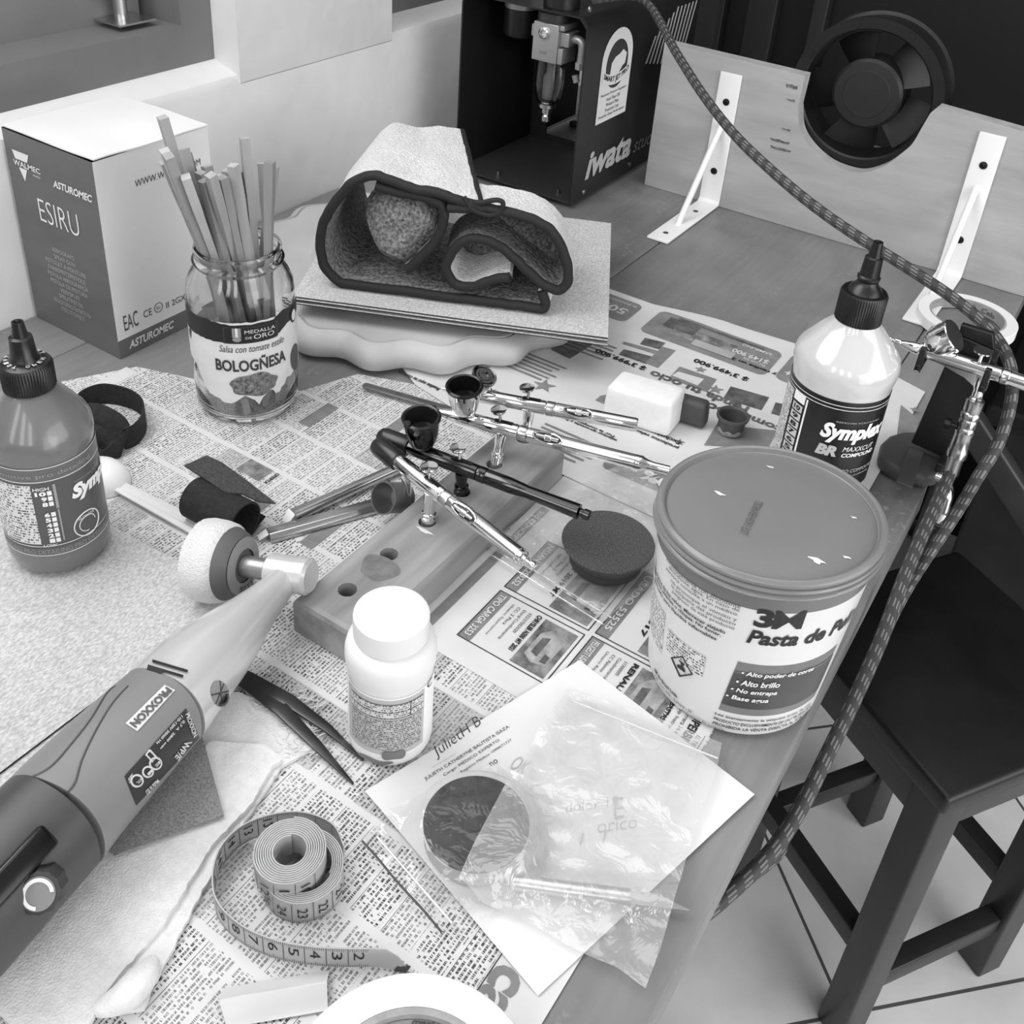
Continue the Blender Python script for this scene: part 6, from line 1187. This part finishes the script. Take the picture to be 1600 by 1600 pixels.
# scalpel handle lying behind the airbrushes
sch = thing('scalpel_handle', 'flat grey metal scalpel handle lying on the newspaper behind the airbrushes', 'scalpel', (-.45, .585, T+.002))
a, b = P(570, 604, .004), P(706, 643, .004); ax = (b-a).normalized(); sd = Vector((-ax.y, ax.x, 0)); m = MB(); m.prism([a+sd*.0035, a-ax*.0015+sd*.001, a-ax*.0015-sd*.001, a-sd*.0035, b-sd*.0038, b+sd*.0038], (0, 0, .0022)); so = obj('handle', m, M('scalpel_steel', .50, .4, .7), sch, bevel=.0004)
m = MB(); q = a.lerp(b, .55)+Vector((0, 0, .0024)); m.quadtext('SURGICAL', q-sd*.001, ax*.02, sd*.0022, 0, .02); q = a.lerp(b, .36)+Vector((0, 0, .0024)); m.quadtext('No', q-sd*.0015, ax*.006, sd*.003, 0, .02); obj('stamped_lettering', m, greyink, so)
# =================================================================== WOODEN AIRBRUSH BLOCK
BX0_, BX1_, BY0_, BY1_, BHt = -.3455, -.2915, .3355, .5725, .0285
bmat = M('block_wood', .55, .5, var=.11, vscale=38, stretch=(1, .12, 1), bump=.12, bscale=120)
hx = -.3240; hy = [.3615+.0408*k for k in range(6)]; HR = .0061
bt = thing('airbrush_block', 'grey wooden block with a row of round holes holding four airbrushes', 'tool holder', (-.3185, .454, T+.001))
z0, z1_ = T+.0014, T+BHt; bev = .004
def ring(cx, cy, r, n=28): return [(cx+r*math.cos(2*PI*k/n), cy+r*math.sin(2*PI*k/n)) for k in range(n)]
outer = [(BX0_+bev, BY0_+bev), (BX1_-bev, BY0_+bev), (BX1_-bev, BY1_-bev), (BX0_+bev, BY1_-bev)]
pts = [Vector(p) for p in outer]; edges = [(0, 1), (1, 2), (2, 3), (3, 0)]
for y in hy:
    n = len(pts); r_ = ring(hx, y, HR); pts += [Vector(p) for p in r_]; edges += [(n+i, n+(i+1) % 28) for i in range(28)]
rr = delaunay_2d_cdt(pts, edges, [], 0, 1e-7); mb = MB()
fs = [f for f in rr[2] if all(math.hypot(sum(rr[0][i].x for i in f)/len(f)-hx, sum(rr[0][i].y for i in f)/len(f)-y) > HR*.97 for y in hy)]
mb.add([(v.x, v.y, z1_) for v in rr[0]], [tuple(f) for f in fs], 0, smooth=False)
for y in hy:
    r_ = ring(hx, y, HR); mb.add([(x, yy, z1_) for x, yy in r_]+[(x, yy, z1_-.013) for x, yy in r_], [(i, (i+1) % 28, 28+(i+1) % 28, 28+i) for i in range(28)]+[tuple(28+i for i in range(28))], 0)
prev = None
for (ins_, z) in ((bev, z1_), (bev*.3, z1_-bev*.3), (0, z1_-bev), (0, z0)):
    r_ = [(BX0_+ins_, BY0_+ins_, z), (BX1_-ins_, BY0_+ins_, z), (BX1_-ins_, BY1_-ins_, z), (BX0_+ins_, BY1_-ins_, z)]
    if prev: mb.add(prev+r_, [(i, 4+i, 4+(i+1) % 4, (i+1) % 4) for i in range(4)], 0, smooth=False)
    prev = r_
mb.add(prev, [(0, 1, 2, 3)], 0, smooth=False); bo_ = obj('block', mb, bmat, bt)
m = MB(); q = P(592, 888, BHt); m.add([(q.x+.013*math.cos(a)*(1+.15*math.sin(3*a)), q.y+.012*math.sin(a)*(1+.1*math.cos(2*a)), T+BHt+.0002) for a in (2*PI*k/32 for k in range(32))], [tuple(range(32))], 0, smooth=False)
obj('wood_knot', m, M('knot_wood', .45, .55, var=.07, vscale=90), bo_)
m = MB(); q = P(663, 830, BHt); m.add([(q.x+.006*math.cos(a)*(1+.4*math.sin(3*a)), q.y+.0016*math.sin(a), T+BHt+.0003) for a in (2*PI*k/16 for k in range(16))], [tuple(range(16))], 0, smooth=False); obj('paint_fleck', m, M('fleck_white', .85, .6), bo_)
# =================================================================== AIRBRUSHES
def airbrush(label, hole, tip, tail, z, mat, cup=None, cap=None, style=0, trigger=True, hole_i=0, knob=True):
    """tip/tail are points on the body axis, the valve stem drops into the hole"""
    A = Vector(tip); B = Vector(tail); ax = (B-A).normalized(); L = (B-A).length; up = Vector((0, 0, 1)); up = (up-ax*up.dot(ax)).normalized(); sd = ax.cross(up)
    sx, sy = hx, hy[hole_i]; s_at = max(.2*L, min(.8*L, (Vector((sx, sy, A.z))-A).dot(ax)))
    t = thing('airbrush', label, 'airbrush', (sx, sy, T+BHt-.012), 'airbrushes standing in the wooden block')
    m = MB()
    if cap: prof = [(.0030, .012), (.0042, .014), (.0050, .020), (.0056, .028)]
    else: prof = [(.0009, 0), (.0016, .002), (.0019, .006), (.0030, .008), (.0032, .011), (.0040, .014), (.0050, .020), (.0055, .028)]
    prof += [(.0056, s_at+.012), (.0053, s_at+.0125)]
    m.lathe(prof, A, ax, 32); body = obj('body', m, mat, t)
    m = MB(); h0 = s_at+.0128; m.lathe([(.0053, h0), (.0058, h0+.0006), (.0058, h0+.0062), (.0054, h0+.0068)], A, ax, 32); ringo = obj('knurled_ring', m, mat if style == 1 else steel, t)
    m = MB(); e = h0+.007; 
    if style == 1: prof = [(.0054, e), (.0056, e+.001), (.0056, e+.018), (.0049, e+.027), (.0045, e+.032), (.0053, L-.012), (.0053, L-.008), (.0034, L-.0075), (.0028, L-.007), (.0028, L-.005), (.0036, L-.0045), (.0036, L-.0005), (0, L)]
    elif style == 0: prof = [(.0054, e), (.0056, e+.001), (.0056, L-.012), (.0050, L-.0115), (.0050, L-.009), (.0034, L-.0085)]
    elif style == 3: prof = [(.0054, e), (.0056, e+.001), (.0056, L-.026), (.0057, L-.0255), (.0057, L-.020), (.0050, L-.019), (.0040, L-.016), (.0034, L-.012), (.0034, L), (.0027, L), (.0027, L-.005), (0, L-.005)]
    else: prof = [(.0053, e), (.0056, e+.001), (.0056, L-.002), (.0050, L), (.0036, L), (.0036, L-.004), (0, L-.004)]
    m.lathe(prof, A, ax, 32); hdl = obj('handle', m, mat, t)
    if style != 1 or True:   # oval window in the handle
        cs = e+.016 if style != 2 else e+.018; vd = (up*.75+sd*(-.66)).normalized() if (sd.y > 0) else (up*.75+sd*.66).normalized(); wd = ax.cross(vd)
        if style != 1:
            on_ = lambda t, w, r: A+ax*(cs+t)+wd*w+vd*math.sqrt(max(1e-9, r*r-w*w))
            m = MB(); m.tube([on_(.0112*math.cos(a), .0038*math.sin(a), .0058) for a in (2*PI*k/32 for k in range(33))], .0008, 8); m.tube([A+ax*(cs-.0085)+vd*.0058, A+ax*(cs+.0085)+vd*.0058], .0014, 12); m.lathe([(.0021, 0), (.0026, .0005), (.0026, .0045), (.0021, .005)], A+ax*(cs-.002)+vd*.0057, ax, 14); obj('needle_chuck', m, chrome, hdl)
            m = MB(); g_ = [[on_(.0108*math.cos(PI*i/16), .0036*math.sin(PI*i/16)*(j/4-1), .00585) for j in range(9)] for i in range(17)]; m.add([p for r_ in g_ for p in r_], [(i*9+j, i*9+j+1, (i+1)*9+j+1, (i+1)*9+j) for i in range(16) for j in range(8)]); obj('handle_slot', m, M('slot_black', .06, .5), hdl)
    if style == 0:
        m = MB(); m.lathe([(.0030, L-.0084), (.0030, L-.006), (.0016, L-.0055), (.0016, L-.003), (.0028, L-.002), (.0030, L), (.002, L+.0018), (0, L+.002)], A, ax, 20); obj('needle_stop', m, chrome, hdl)
    if style == 3: pass
    # valve stem into the hole
    top = A+ax*s_at-up*.004; m = MB(); foot = Vector((sx, sy, T+BHt-.0120)); dd = (top-foot); hh = dd.length; dn_ = dd.normalized()
    m.lathe([(.0035, 0), (.0050, .0005), (.0050, .0160), (.0044, .0165), (.0050, .0172), (.0050, .0190), (.0038, .0195), (.0038, hh*.72), (.0044, hh*.8), (.0050, hh)], foot, dn_, 28); obj('air_valve', m, mat, t)
    if trigger:
        p = A+ax*(s_at-.002)+up*.0050; m = MB(); m.tube([p, p+up*.0075-ax*.0005], .0012, 10); m.lathe([(.0015, .0070), (.0052, .0085), (.0062, .0098), (.0060, .0108), (.0040, .0104), (0, .0100)], p-ax*.0005, (up-ax*.12).normalized(), 28); obj('trigger', m, chrome if style != 4 else mat, t)
        m = MB(); m.prism([A+ax*(s_at-.006)+up*.0057-sd*.0016, A+ax*(s_at-.006)+up*.0057+sd*.0016, A+ax*(s_at+.008)+up*.0057+sd*.0016, A+ax*(s_at+.008)+up*.0057-sd*.0016], up*.0004); obj('trigger_slot', m, M('slot_black', .06, .5), body)
    if cup:
        (cs, tiltv, r, h, kind) = cup; o_ = A+ax*cs+up*.0040; d = (up+ax*tiltv[0]+sd*tiltv[1]).normalized(); m = MB()
        m.lathe([(.0030, 0), (r*.50, h*.05), (r*.70, h*.16), (r*.86, h*.34), (r*.96, h*.58), (r*1.0, h*.8), (r, h)], o_, d, 40, cap=False); co = obj('paint_cup', m, mat, t)
        if kind == 'closed':
            m = MB(); m.lathe([(r, h), (r*1.06, h+.0008), (r*1.06, h+.0022), (r*.98, h+.0034), (r*.8, h+.0030), (r*.74, h+.0020), (r*.55, h+.0020), (r*.5, h+.0030), (r*.35, h+.0030), (r*.3, h+.0014), (0, h+.0014)], o_, d, 40, cap=False); obj('cup_lid', m, M('lid_chrome_dark', .55, .12, 1.), co)
        else:
            dk_ = M('cup_inside', .10, .22, .3); m = MB(); m.lathe([(r, h), (r*1.13, h), (r*1.15, h+.0016), (r*1.04, h+.0026), (r*.93, h+.0020), (r*.88, h-.002), (r*.84, h*.62), (r*.80, h*.58), (0, h*.56)], o_, d, 44, cap=False)
            obj('cup_lid', m, dk_ if kind == 'dark' else M('lid_black', .12, .25), co)
            if kind == 'tabs':
                m = MB()
                for sg in (1, -1):
                    c = o_+d*(h+.0012)+sd*(sg*r*1.05)+ax*(-.0035 if sg > 0 else .002); m.lathe([(0, .0018), (.0026, .0016), (.0026, -.0010), (0, -.0010)], c, d, 14)
                obj('lid_tab', m, M('lid_black', .12, .25), co)
    if cap:
        m = MB(); m.lathe([(0, 0), (.0045, .0004), (.0062, .002), (.0072, .006), (.0074, .022), (.0069, .0255), (.0052, .026)], A, ax, 32, cap=False); obj('tip_cap', m, M('cap_black', .13, .3), t)
    return t, A, ax, up, sd
zc1 = .0585; zc = .0525
def bp_(px, z): return P(px[0], px[1], z)
t1, A, ax, up, sd = airbrush('front chrome airbrush with black tip cap and side cup, nearest the two empty holes', 2, P(586, 693, zc1), P(833, 884, zc1-.004), zc1, chrome, None, True, 0, True, 2)
# side cup on a bent stem
st = A+ax*.034; q_c = P(600, 778, .026); cd = Vector((-.14, -.79, .42)).normalized(); rc = .0112; o_ = q_c-cd*.022; m = MB(); g = spline([st, st-Vector((0, 0, .008)), P(636, 760, .036), o_+cd*.004+Vector((.006, 0, .004))], 8); m.tube(g, [.0036-.0008*i/len(g) for i in range(len(g))], 14); sto = obj('cup_stem', m, chrome, t1)
m = MB(); m.lathe([(0, 0), (rc*.85, 0), (rc*.97, .0012), (rc, .004), (rc, .0215), (rc*1.06, .0220), (rc*1.06, .0230), (rc*.97, .0230), (rc*.93, .0200), (rc*.92, .003), (0, .0024)], o_, cd, 44, cap=False); obj('side_cup', m, M('cup_steel', .62, .38, .9), t1)
airbrush('glossy black airbrush with open black cup, second from the front in the block', 3, P(592, 680, zc), P(922, 806, zc-.001), zc, darkchrome, (.037, (-.02, .10), .0122, .0265, 'tabs'), True, 1, True, 3)
airbrush('chrome airbrush with dark-lined open cup, third from the front in the block', 4, P(672, 640, zc), P(1046, 735, zc), zc, chrome, (.028, (-.02, .12), .0122, .0255, 'dark'), None, 3, True, 4)
airbrush('chrome airbrush with a lidded cup tilted back, rearmost in the block', 5, P(690, 607, zc-.002), P(996, 664, zc-.004), zc, chrome, (.026, (.45, .25), .0096, .0185, 'closed'), None, 2, True, 5)
# needle guard tail of the third airbrush
# =================================================================== AIRBRUSH HANGER ON THE TABLE EDGE
hg = thing('airbrush_hanger', 'black clamp-on airbrush hanger at the right edge of the workbench', 'tool holder', (-.06, .765, T+.0005))
hb = M('hanger_black', .10, .4); hb2 = M('hanger_grip', .26, .5)
jo = [tuple(P(x, y, .002).xy) for x, y in ((1368, 728), (1372, 708), (1385, 696), (1405, 690), (1440, 690), (1468, 700), (1475, 730), (1462, 760), (1440, 764), (1400, 752), (1380, 742))]
m = MB(); m.prism([(x, y, T+.0008) for x, y in jo], (0, 0, .013)); gj = obj('upper_jaw', m, hb2, hg, bevel=.0045)
m = MB(); q = [P(1420, 700, .016), P(1445, 705, .016), P(1425, 762, .016), P(1400, 752, .016)]; m.prism([Vector((p.x, p.y, T+.0142)) for p in q], (0, 0, .0022)); obj('jaw_grip', m, hb2, gj, bevel=.0008)
m = MB(); m.box((-.0545, .752, T-.060), (-.049, .783, T+.022)); m.box((-.105, .755, T-.062), (-.049, .78, T-.056)); obj('clamp_frame', m, hb, hg, bevel=.001)
m = MB(); m.tube([(-.078, .7675, T-.0555), (-.078, .7675, T-.030)], .004, 14); m.lathe([(.009, 0), (.009, .0018), (0, .0018)], (-.078, .7675, T-.0305), (0, 0, 1), 20); m.tube([(-.078, .7675, T-.062), (-.078, .7675, T-.085)], .004, 14); obj('clamp_screw', m, screwm, hg)
q = [PY(1423, 692, .768), PY(1475, 716, .768), PY(1553, 548, .768), PY(1497, 524, .768)]
m = MB(); m.prism(q, (0, .007, 0)); obj('post', m, hb, hg, bevel=.001)
q = [PY(1497, 524, .768), PY(1553, 548, .768), PY(1551, 523, .768), PY(1501, 508, .768)]; m = MB(); m.prism([p+Vector((0, .0005, .0004)) for p in q], (0, .006, 0)); obj('tray', m, hb, hg, bevel=.001)
def fork(x, yc, z):
    m = MB(); w = .0022; m.box((x-w, yc-.0115, z-.012), (x+w, yc-.0070, z+.0075)); m.box((x-w, yc+.0070, z-.012), (x+w, yc+.0115, z+.016)); m.box((x-w, yc-.0115, z-.012), (x+w, yc+.0115, z-.0070)); m.box((x-w, yc+.0115, z-.012), (x+w, .7675, z-.006)); return m
ya1 = .7385; za1 = T+.1195
for x in (-.0865, -.0405): obj('fork', fork(x, ya1, za1), hb, hg, bevel=.0008)
m = MB(); m.tube([(-.088, .7645, za1-.009), (-.038, .7645, za1-.009)], .0028, 10); obj('fork_bar', m, hb, hg)
# the airbrush resting on it
ha = thing('airbrush', 'chrome airbrush with big tilted cup resting on the hanger, hose attached', 'airbrush', (-.06, ya1, za1))
A = P(1385, 531, .1195); A = Vector((A.x, ya1, za1)); ax = Vector((1, .012, 0)).normalized()
m = MB(); m.lathe([(.0009, 0), (.0022, .001), (.0022, .003), (.0014, .0035), (.0014, .005), (.0026, .006), (.0028, .010), (.0022, .0105), (.0030, .013), (.0044, .021), (.0046, .024), (.0056, .0245), (.0056, .082), (.0052, .0825)], A, ax, 32); obj('body', m, chrome, ha)
m = MB(); m.lathe([(.0058, .083), (.0060, .084), (.0060, .088), (.0055, .0885), (.0054, .135), (.0058, .15), (0, .15)], A, ax, 32); obj('handle', m, chrome, ha)
co = A+ax*.028+Vector((0, .002, .004)); cd = Vector((.45, .10, .88)).normalized(); cd = Vector((.72, -.02, .66)).normalized(); m = MB()
m.lathe([(0, -.001), (.004, -.0005), (.0088, .003), (.0112, .008), (.0120, .015), (.0120, .0185), (.0128, .0190), (.0128, .0215), (.0122, .0222)], co, cd, 44, cap=False); cpo = obj('paint_cup', m, chrome, ha); m = MB(); m.lathe([(.0121, .0221), (.006, .0226), (0, .0224)], co, cd, 44, cap=False); obj('cup_lid', m, steel, cpo)
p = A+ax*.066+Vector((0, 0, .005)); m = MB(); m.tube([p, p+Vector((0, 0, .006))], .0012, 10); m.lathe([(.002, .006), (.0066, .0085), (.0068, .0098), (0, .0092)], p, (0, 0, 1), 28); obj('trigger', m, chrome, ha)
m = MB(); m.prism([A+ax*.034+Vector((0, .0012, -.0050)), A+ax*.070+Vector((0, .0012, -.0050)), A+ax*.068+Vector((0, .0012, -.0150)), A+ax*.060+Vector((0, .0012, -.0105)), A+ax*.046+Vector((0, .0012, -.0070))], (0, -.0024, 0)); obj('valve_web', m, chrome, ha)
vt = A+ax*.072-Vector((0, 0, .004)); vb = Vector((-.0415, .7295, T+.032)); dd = (vb-vt).normalized(); Lq = (vb-vt).length
m = MB(); m.lathe([(.0050, 0), (.0050, .010), (.0040, .012), (.0040, .018), (.0050, .019)], vt, dd, 24); obj('air_valve', m, chrome, ha)
qd = MB(); s_ = .0192; qd.lathe([(.0052, s_), (.0066, s_+.001), (.0066, s_+.010), (.0060, s_+.011), (.0070, s_+.0125), (.0070, s_+.016), (.0060, s_+.017), (.0068, s_+.019), (.0068, s_+.023), (.0060, s_+.024), (.0068, s_+.026), (.0070, s_+.029), (.0066, s_+.030), (.0066, s_+.043), (.0072, s_+.044), (.0072, s_+.050), (.0058, s_+.051), (.0058, Lq)], vt, dd, 28); obj('quick_coupler', qd, M('coupler_steel', .68, .24, 1.), ha)
m = MB(); kc = vt+dd*.046+Vector((-.008, 0, 0)); m.tube([kc+Vector((.004, 0, 0)), kc-Vector((.004, 0, 0))], .0022, 10); m.lathe([(.004, 0), (.004, .004), (0, .004)], kc-Vector((.003, 0, 0)), (-1, 0, 0), 16); obj('bleed_screw', m, M('dark_screw', .22, .4, 1.), ha)
# second, empty hook: bent chrome pipe with black grip under the coupler
ph_ = MB(); qp = [P(1464, 744, .018), P(1478, 752, .018), P(1481, 772, .012), P(1474, 800, -.002), P(1468, 815, -.012)]
pipe = thing('air_pipe', 'bent chrome pipe with a black grip hanging by the table edge below the hanger', 'pipe', (-.035, .74, T-.01))
ph_.tube(spline(qp, 7), .0042, 16); obj('bent_pipe', ph_, chrome, pipe)
d2 = (qp[4]-qp[3]).normalized(); m = MB(); m.lathe([(.0046, 0), (.0058, .0008), (.0058, .003), (.0050, .0036), (.0056, .0042), (.0056, .024), (.0062, .0245), (.0062, .0262), (.0050, .027), (.0060, .028), (.0060, .031), (.0048, .032), (.0048, .040), (0, .040)], qp[4], d2, 24); obj('grip', m, blackpl, pipe)
# =================================================================== BRAIDED HOSE
hm = bpy.data.materials.new('braided_hose'); hm.use_nodes = True; ntn = hm.node_tree; b = ntn.nodes['Principled BSDF']; b.inputs['Roughness'].default_value = .6
uv = ntn.nodes.new('ShaderNodeUVMap'); sp_ = ntn.nodes.new('ShaderNodeSeparateXYZ'); ntn.links.new(uv.outputs[0], sp_.inputs[0]); U, V = sp_.outputs[0], sp_.outputs[1]
seg = nmath(ntn, 'FRACT', nmath(ntn, 'ADD', nmath(ntn, 'DIVIDE', U, .0125), nmath(ntn, 'MULTIPLY', V, .55))); st_ = nmath(ntn, 'FRACT', nmath(ntn, 'MULTIPLY', V, 6.0))
mask = nmath(ntn, 'MULTIPLY', nmath(ntn, 'GREATER_THAN', seg, .50), nmath(ntn, 'GREATER_THAN', st_, .58))
weave = nmath(ntn, 'MULTIPLY', nmath(ntn, 'GREATER_THAN', nmath(ntn, 'FRACT', nmath(ntn, 'DIVIDE', U, .0022)), .5), .04)
mx = ntn.nodes.new('ShaderNodeMix'); mx.data_type = 'RGBA'; ntn.links.new(nmath(ntn, 'ADD', nmath(ntn, 'MULTIPLY', mask, .9), weave), mx.inputs[0]); a = lin(.21); c = lin(.48); mx.inputs[6].default_value = (a, a, a, 1); mx.inputs[7].default_value = (c, c, c, 1); ntn.links.new(mx.outputs[2], b.inputs['Base Color'])
hp = [Vector((-.560, 1.045, T+.245))]
for (x, y, z) in ((1005, 0, .238), (1060, 88, .215), (1100, 150, .200), (1150, 213, .186), (1215, 275, .172), (1280, 328, .160), (1350, 376, .150), (1430, 426, .142), (1500, 474, .130), (1552, 522, .120), (1578, 570, .112), (1580, 625, .088), (1561, 690, .060), (1530, 742, .036), (1495, 800, .0), (1450, 868, -.035)): hp.append(P(x, y, z))
hp += [P(1424, 908, -.062), P(1398, 955, -.085), P(1374, 1008, -.105), P(1340, 1084, -.125), P(1302, 1160, -.135), P(1264, 1232, -.14), P(1226, 1302, -.14), P(1180, 1362, -.14), Vector((-.13, .31, T-.15)), Vector((-.15, .285, T-.12)), Vector((-.115, .30, T-.095)), Vector((-.082, .335, T-.082)), P(1140, 1395, -.062), P(1228, 1300, -.050), P(1302, 1160, -.030), P(1372, 1010, -.010), P(1422, 880, .016), vb-dd*.001]
m = MB(); m.tube(spline(hp, 10), .0047, 16); ho = obj('braided_hose', m, hm); tag(ho, 'dark braided air hose with pale flecks running from compressor over the board to the hanger', 'hose')
